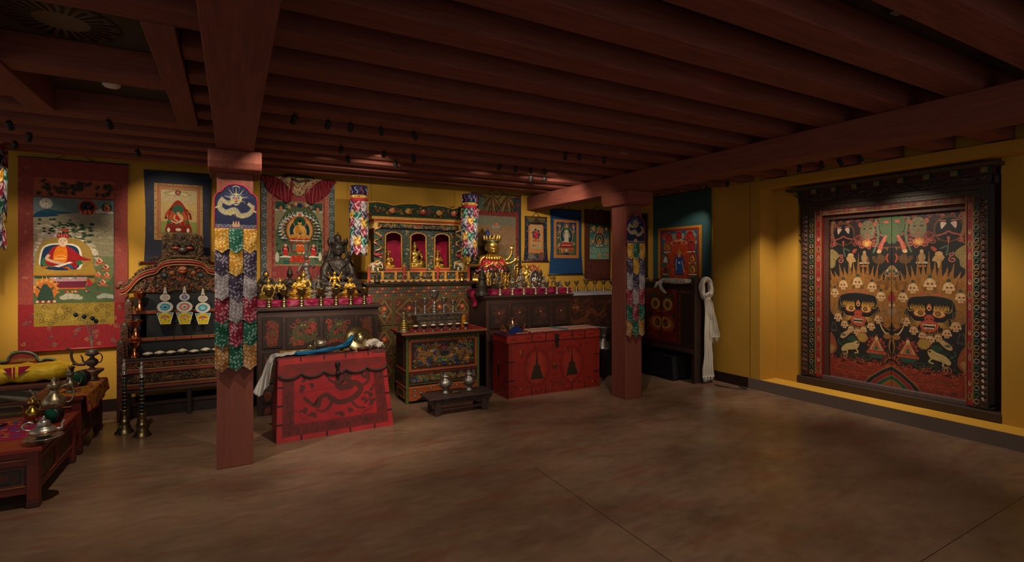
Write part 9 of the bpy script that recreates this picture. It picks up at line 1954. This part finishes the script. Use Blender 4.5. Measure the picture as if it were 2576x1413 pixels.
tp_ = teapot('silver_teapot', 'shiny silver teapot with copper band on a lobed saucer, front table', (px_, py_, NZ+.037), .62, SILVER, 'b8b2a8', .15)
mb = MB(); mb.lathe([(.1195, .052), (.121, .060), (.1195, .068)], 'c87a48', seg=36); mb.build('copper_band', COPPER, tp_)
def ewer(name, lab, loc, h, m, c, rz=0, sp_=True, tall=1.0):
    t = thing(name, lab, 'ewer', loc, rz); mb = MB(); k = h/.34
    mb.lathe([(0, 0), (.05*k, 0), (.052*k, .012*k), (.03*k, .03*k), (.03*k, .045*k), (.07*k, .07*k), (.088*k, .11*k), (.08*k, .15*k), (.04*k, .185*k), (.028*k, .21*k), (.026*k, .24*k), (.042*k, .25*k), (.046*k, .26*k)], c, seg=32); mb.build('body', m, t)
    mb = MB(); mb.lathe([(.044*k, .26*k), (.05*k, .268*k), (.03*k, .29*k), (.014*k, .30*k), (.018*k, .315*k), (.006*k, .33*k), (0, .34*k)], c, seg=24); mb.build('lid', m, t)
    mb = MB(); mb.tube(smooth([(-.08*k, 0, .12*k), (-.12*k, 0, .15*k), (-.13*k, 0, .21*k), (-.155*k, 0, .25*k)], 4, False), [.016*k]*5+[.012*k]*5+[.009*k]*3, c, 8); mb.build('spout', m, t)
    mb = MB(); mb.tube(smooth([(.035*k, 0, .24*k), (.10*k, 0, .26*k), (.135*k, 0, .20*k), (.12*k, 0, .12*k), (.085*k, 0, .10*k)], 4, False), .009*k, c, 8); mb.build('handle', m, t); return t
ex, ey = onZ(165, 1038, MZ); ewer('silver_ewer', 'large chased silver and gold ewer standing at the far end of the front table', (-1.22, 5.20, NZ+.004), .30, SILVER, 'a89a7c', .3)
ewer('silver_ewer', 'smaller dark silver ewer with coral knob behind the large one', (-1.21, 5.60, MZ+.008), .20, SILVER, '8a8270', .5)
t = ewer('brass_bell_ewer', 'small gold-capped brass vessel in front of the large silver ewer', (-1.30, 5.02, NZ+.004), .20, BRASS, 'a88a3c', 1.2)
def drum(lab, loc, r, rz):
    t = thing('hand_drum', lab, 'drum', loc, rz, 'green hand drums'); t.rotation_euler = (PI/2, 0, rz)
    mb = MB(); mb.lathe([(r, -.03), (r*1.03, 0), (r, .03)], '1c1418', seg=32); mb.build('shell', LACQ, t); mb = MB(); mb.lathe([(r*.985, .0305), (0, .0315)], '0f4a34', seg=32); mb.lathe([(0, -.0315), (r*.985, -.0305)], '0f4a34', seg=32); mb.build('green_skin', CANVAS, t); return t
drum('small green-skinned hand drum on the front table beside the silver teapot', (-1.17, 4.98, NZ+.057), .055, -.5)
drum('larger green-skinned hand drum on the rear table near the dark long-spouted pot', (-1.20, 5.90, MZ+.072), .068, -.5)
fx_, fy_ = -1.16, 6.12
t = thing('bowl_stand', 'grey carved footed bowl on the rear table beneath the dark pot', 'stand', (fx_, fy_, MZ+.006)); mb = MB(); mb.lathe([(0, 0), (.05, 0), (.055, .015), (.04, .03), (.045, .05), (.085, .085), (.09, .10), (.075, .102), (0, .09)], '8a8078', seg=28, amp=.03, pet=18); mb.build('bowl', SILVER, t)
t = ewer('long_spouted_pot', 'dark metal pot with long curved spout and peacock feathers, on the bowl stand', (fx_, fy_, MZ+.109), .19, BRONZE, '5a4840', 0)
mb = MB(); mb.tube(smooth([(-.05, 0, .05), (-.12, 0, .06), (-.15, 0, .12), (-.155, 0, .19), (-.19, 0, .21)], 4, False), [.014]*6+[.011]*6+[.008]*5, '5a4840', 8); mb.build('long_spout', BRONZE, t); mb = MB(); mb.lathe([(.03, .125), (.055, .14), (.045, .16), (.035, .185)], '6a5c54', seg=20); mb.build('collar', BRONZE, t)
t = thing('peacock_feathers', 'tall peacock feathers standing in the long-spouted pot', 'feathers', (fx_, fy_, MZ+.285))
for k, (dx, h) in enumerate(((-.10, .34), (-.05, .32), (.0, .30), (.02, .27))):
    mb = MB(); P = smooth([(0, 0, 0), (dx*.15, 0, h*.35), (dx*.5, .01*k, h*.75), (dx*1.2, .01*k, h)], 4, False); mb.tube(P, .0025, 'a8a090', 5)
    for i, p in enumerate(P[3:]):
        for s in (-1, 1): mb.tube([p, (p[0]+s*(.012+.002*i), p[1], p[2]+.012)], .0012, '2c3428', 4)
    mb.ell(P[-1], (.018, .006, .022), '1c2c24', 10, 6); mb.ell((P[-1][0], P[-1][1]-.005, P[-1][2]), (.008, .004, .010), '24406a', 8, 5); mb.build('feather', BROCADE, t)
mb = MB(); 
for k in range(13):
    f = k/12; p = onZ(155-160*f, 1052+75*f, NZ); q = (p[0], p[1])
    mb.box((-1.50-.26*f-.05, 5.05-.62*f-.03, NZ+.003), (-1.50-.26*f+.05, 5.05-.62*f+.03, NZ+.012), '121014', .002)
    mb.ell((-1.50-.26*f, 5.05-.62*f, NZ+.013), (.028, .014, .004), 'a89a80', 8, 5)
for k in range(8): mb.ell((-1.52-.05*(k % 3)-.01*k, 5.10-.02*k, NZ+.016), (.012, .012, .010), ['8a1c34', '2c2444', 'a82c28'][k % 3], 8, 5)
tag(mb.build('embroidered_strap', BROCADE), 'black strap with pale embroidery and red beads lying on the front table', 'strap')
for k, (x, y, s) in enumerate(((-1.22, 5.86, .045), (-1.33, 5.62, .05))):
    mb = MB(); mb.lathe([(0, 0), (s*.6, 0), (s*.5, .01), (s, .04), (s*.95, .045), (0, .03)], 'a8865c', seg=20); tag(mb.build('offering_cup', BRASS, None, (x, y, MZ+.007)), ['small brass cup between drum and smaller ewer on the rear table', 'small brass cup behind the large silver ewer on the rear table'][k], 'cup')
mb = MB(); mb.lathe([(0, 0), (.02, 0), (.012, .01), (.009, .03), (.016, .04), (.008, .06), (.013, .09), (.008, .12), (.012, .15), (.004, .19), (0, .2)], 'a89468', seg=12); mb.tube([(0, 0, .16), (.03, 0, .19), (.045, 0, .17)], .005, 'a89468'); tag(mb.build('ritual_sceptre', BRASS, None, (-1.27, 5.84, MZ+.007)), 'slim brass ritual sceptre standing left of the larger green drum', 'sceptre')
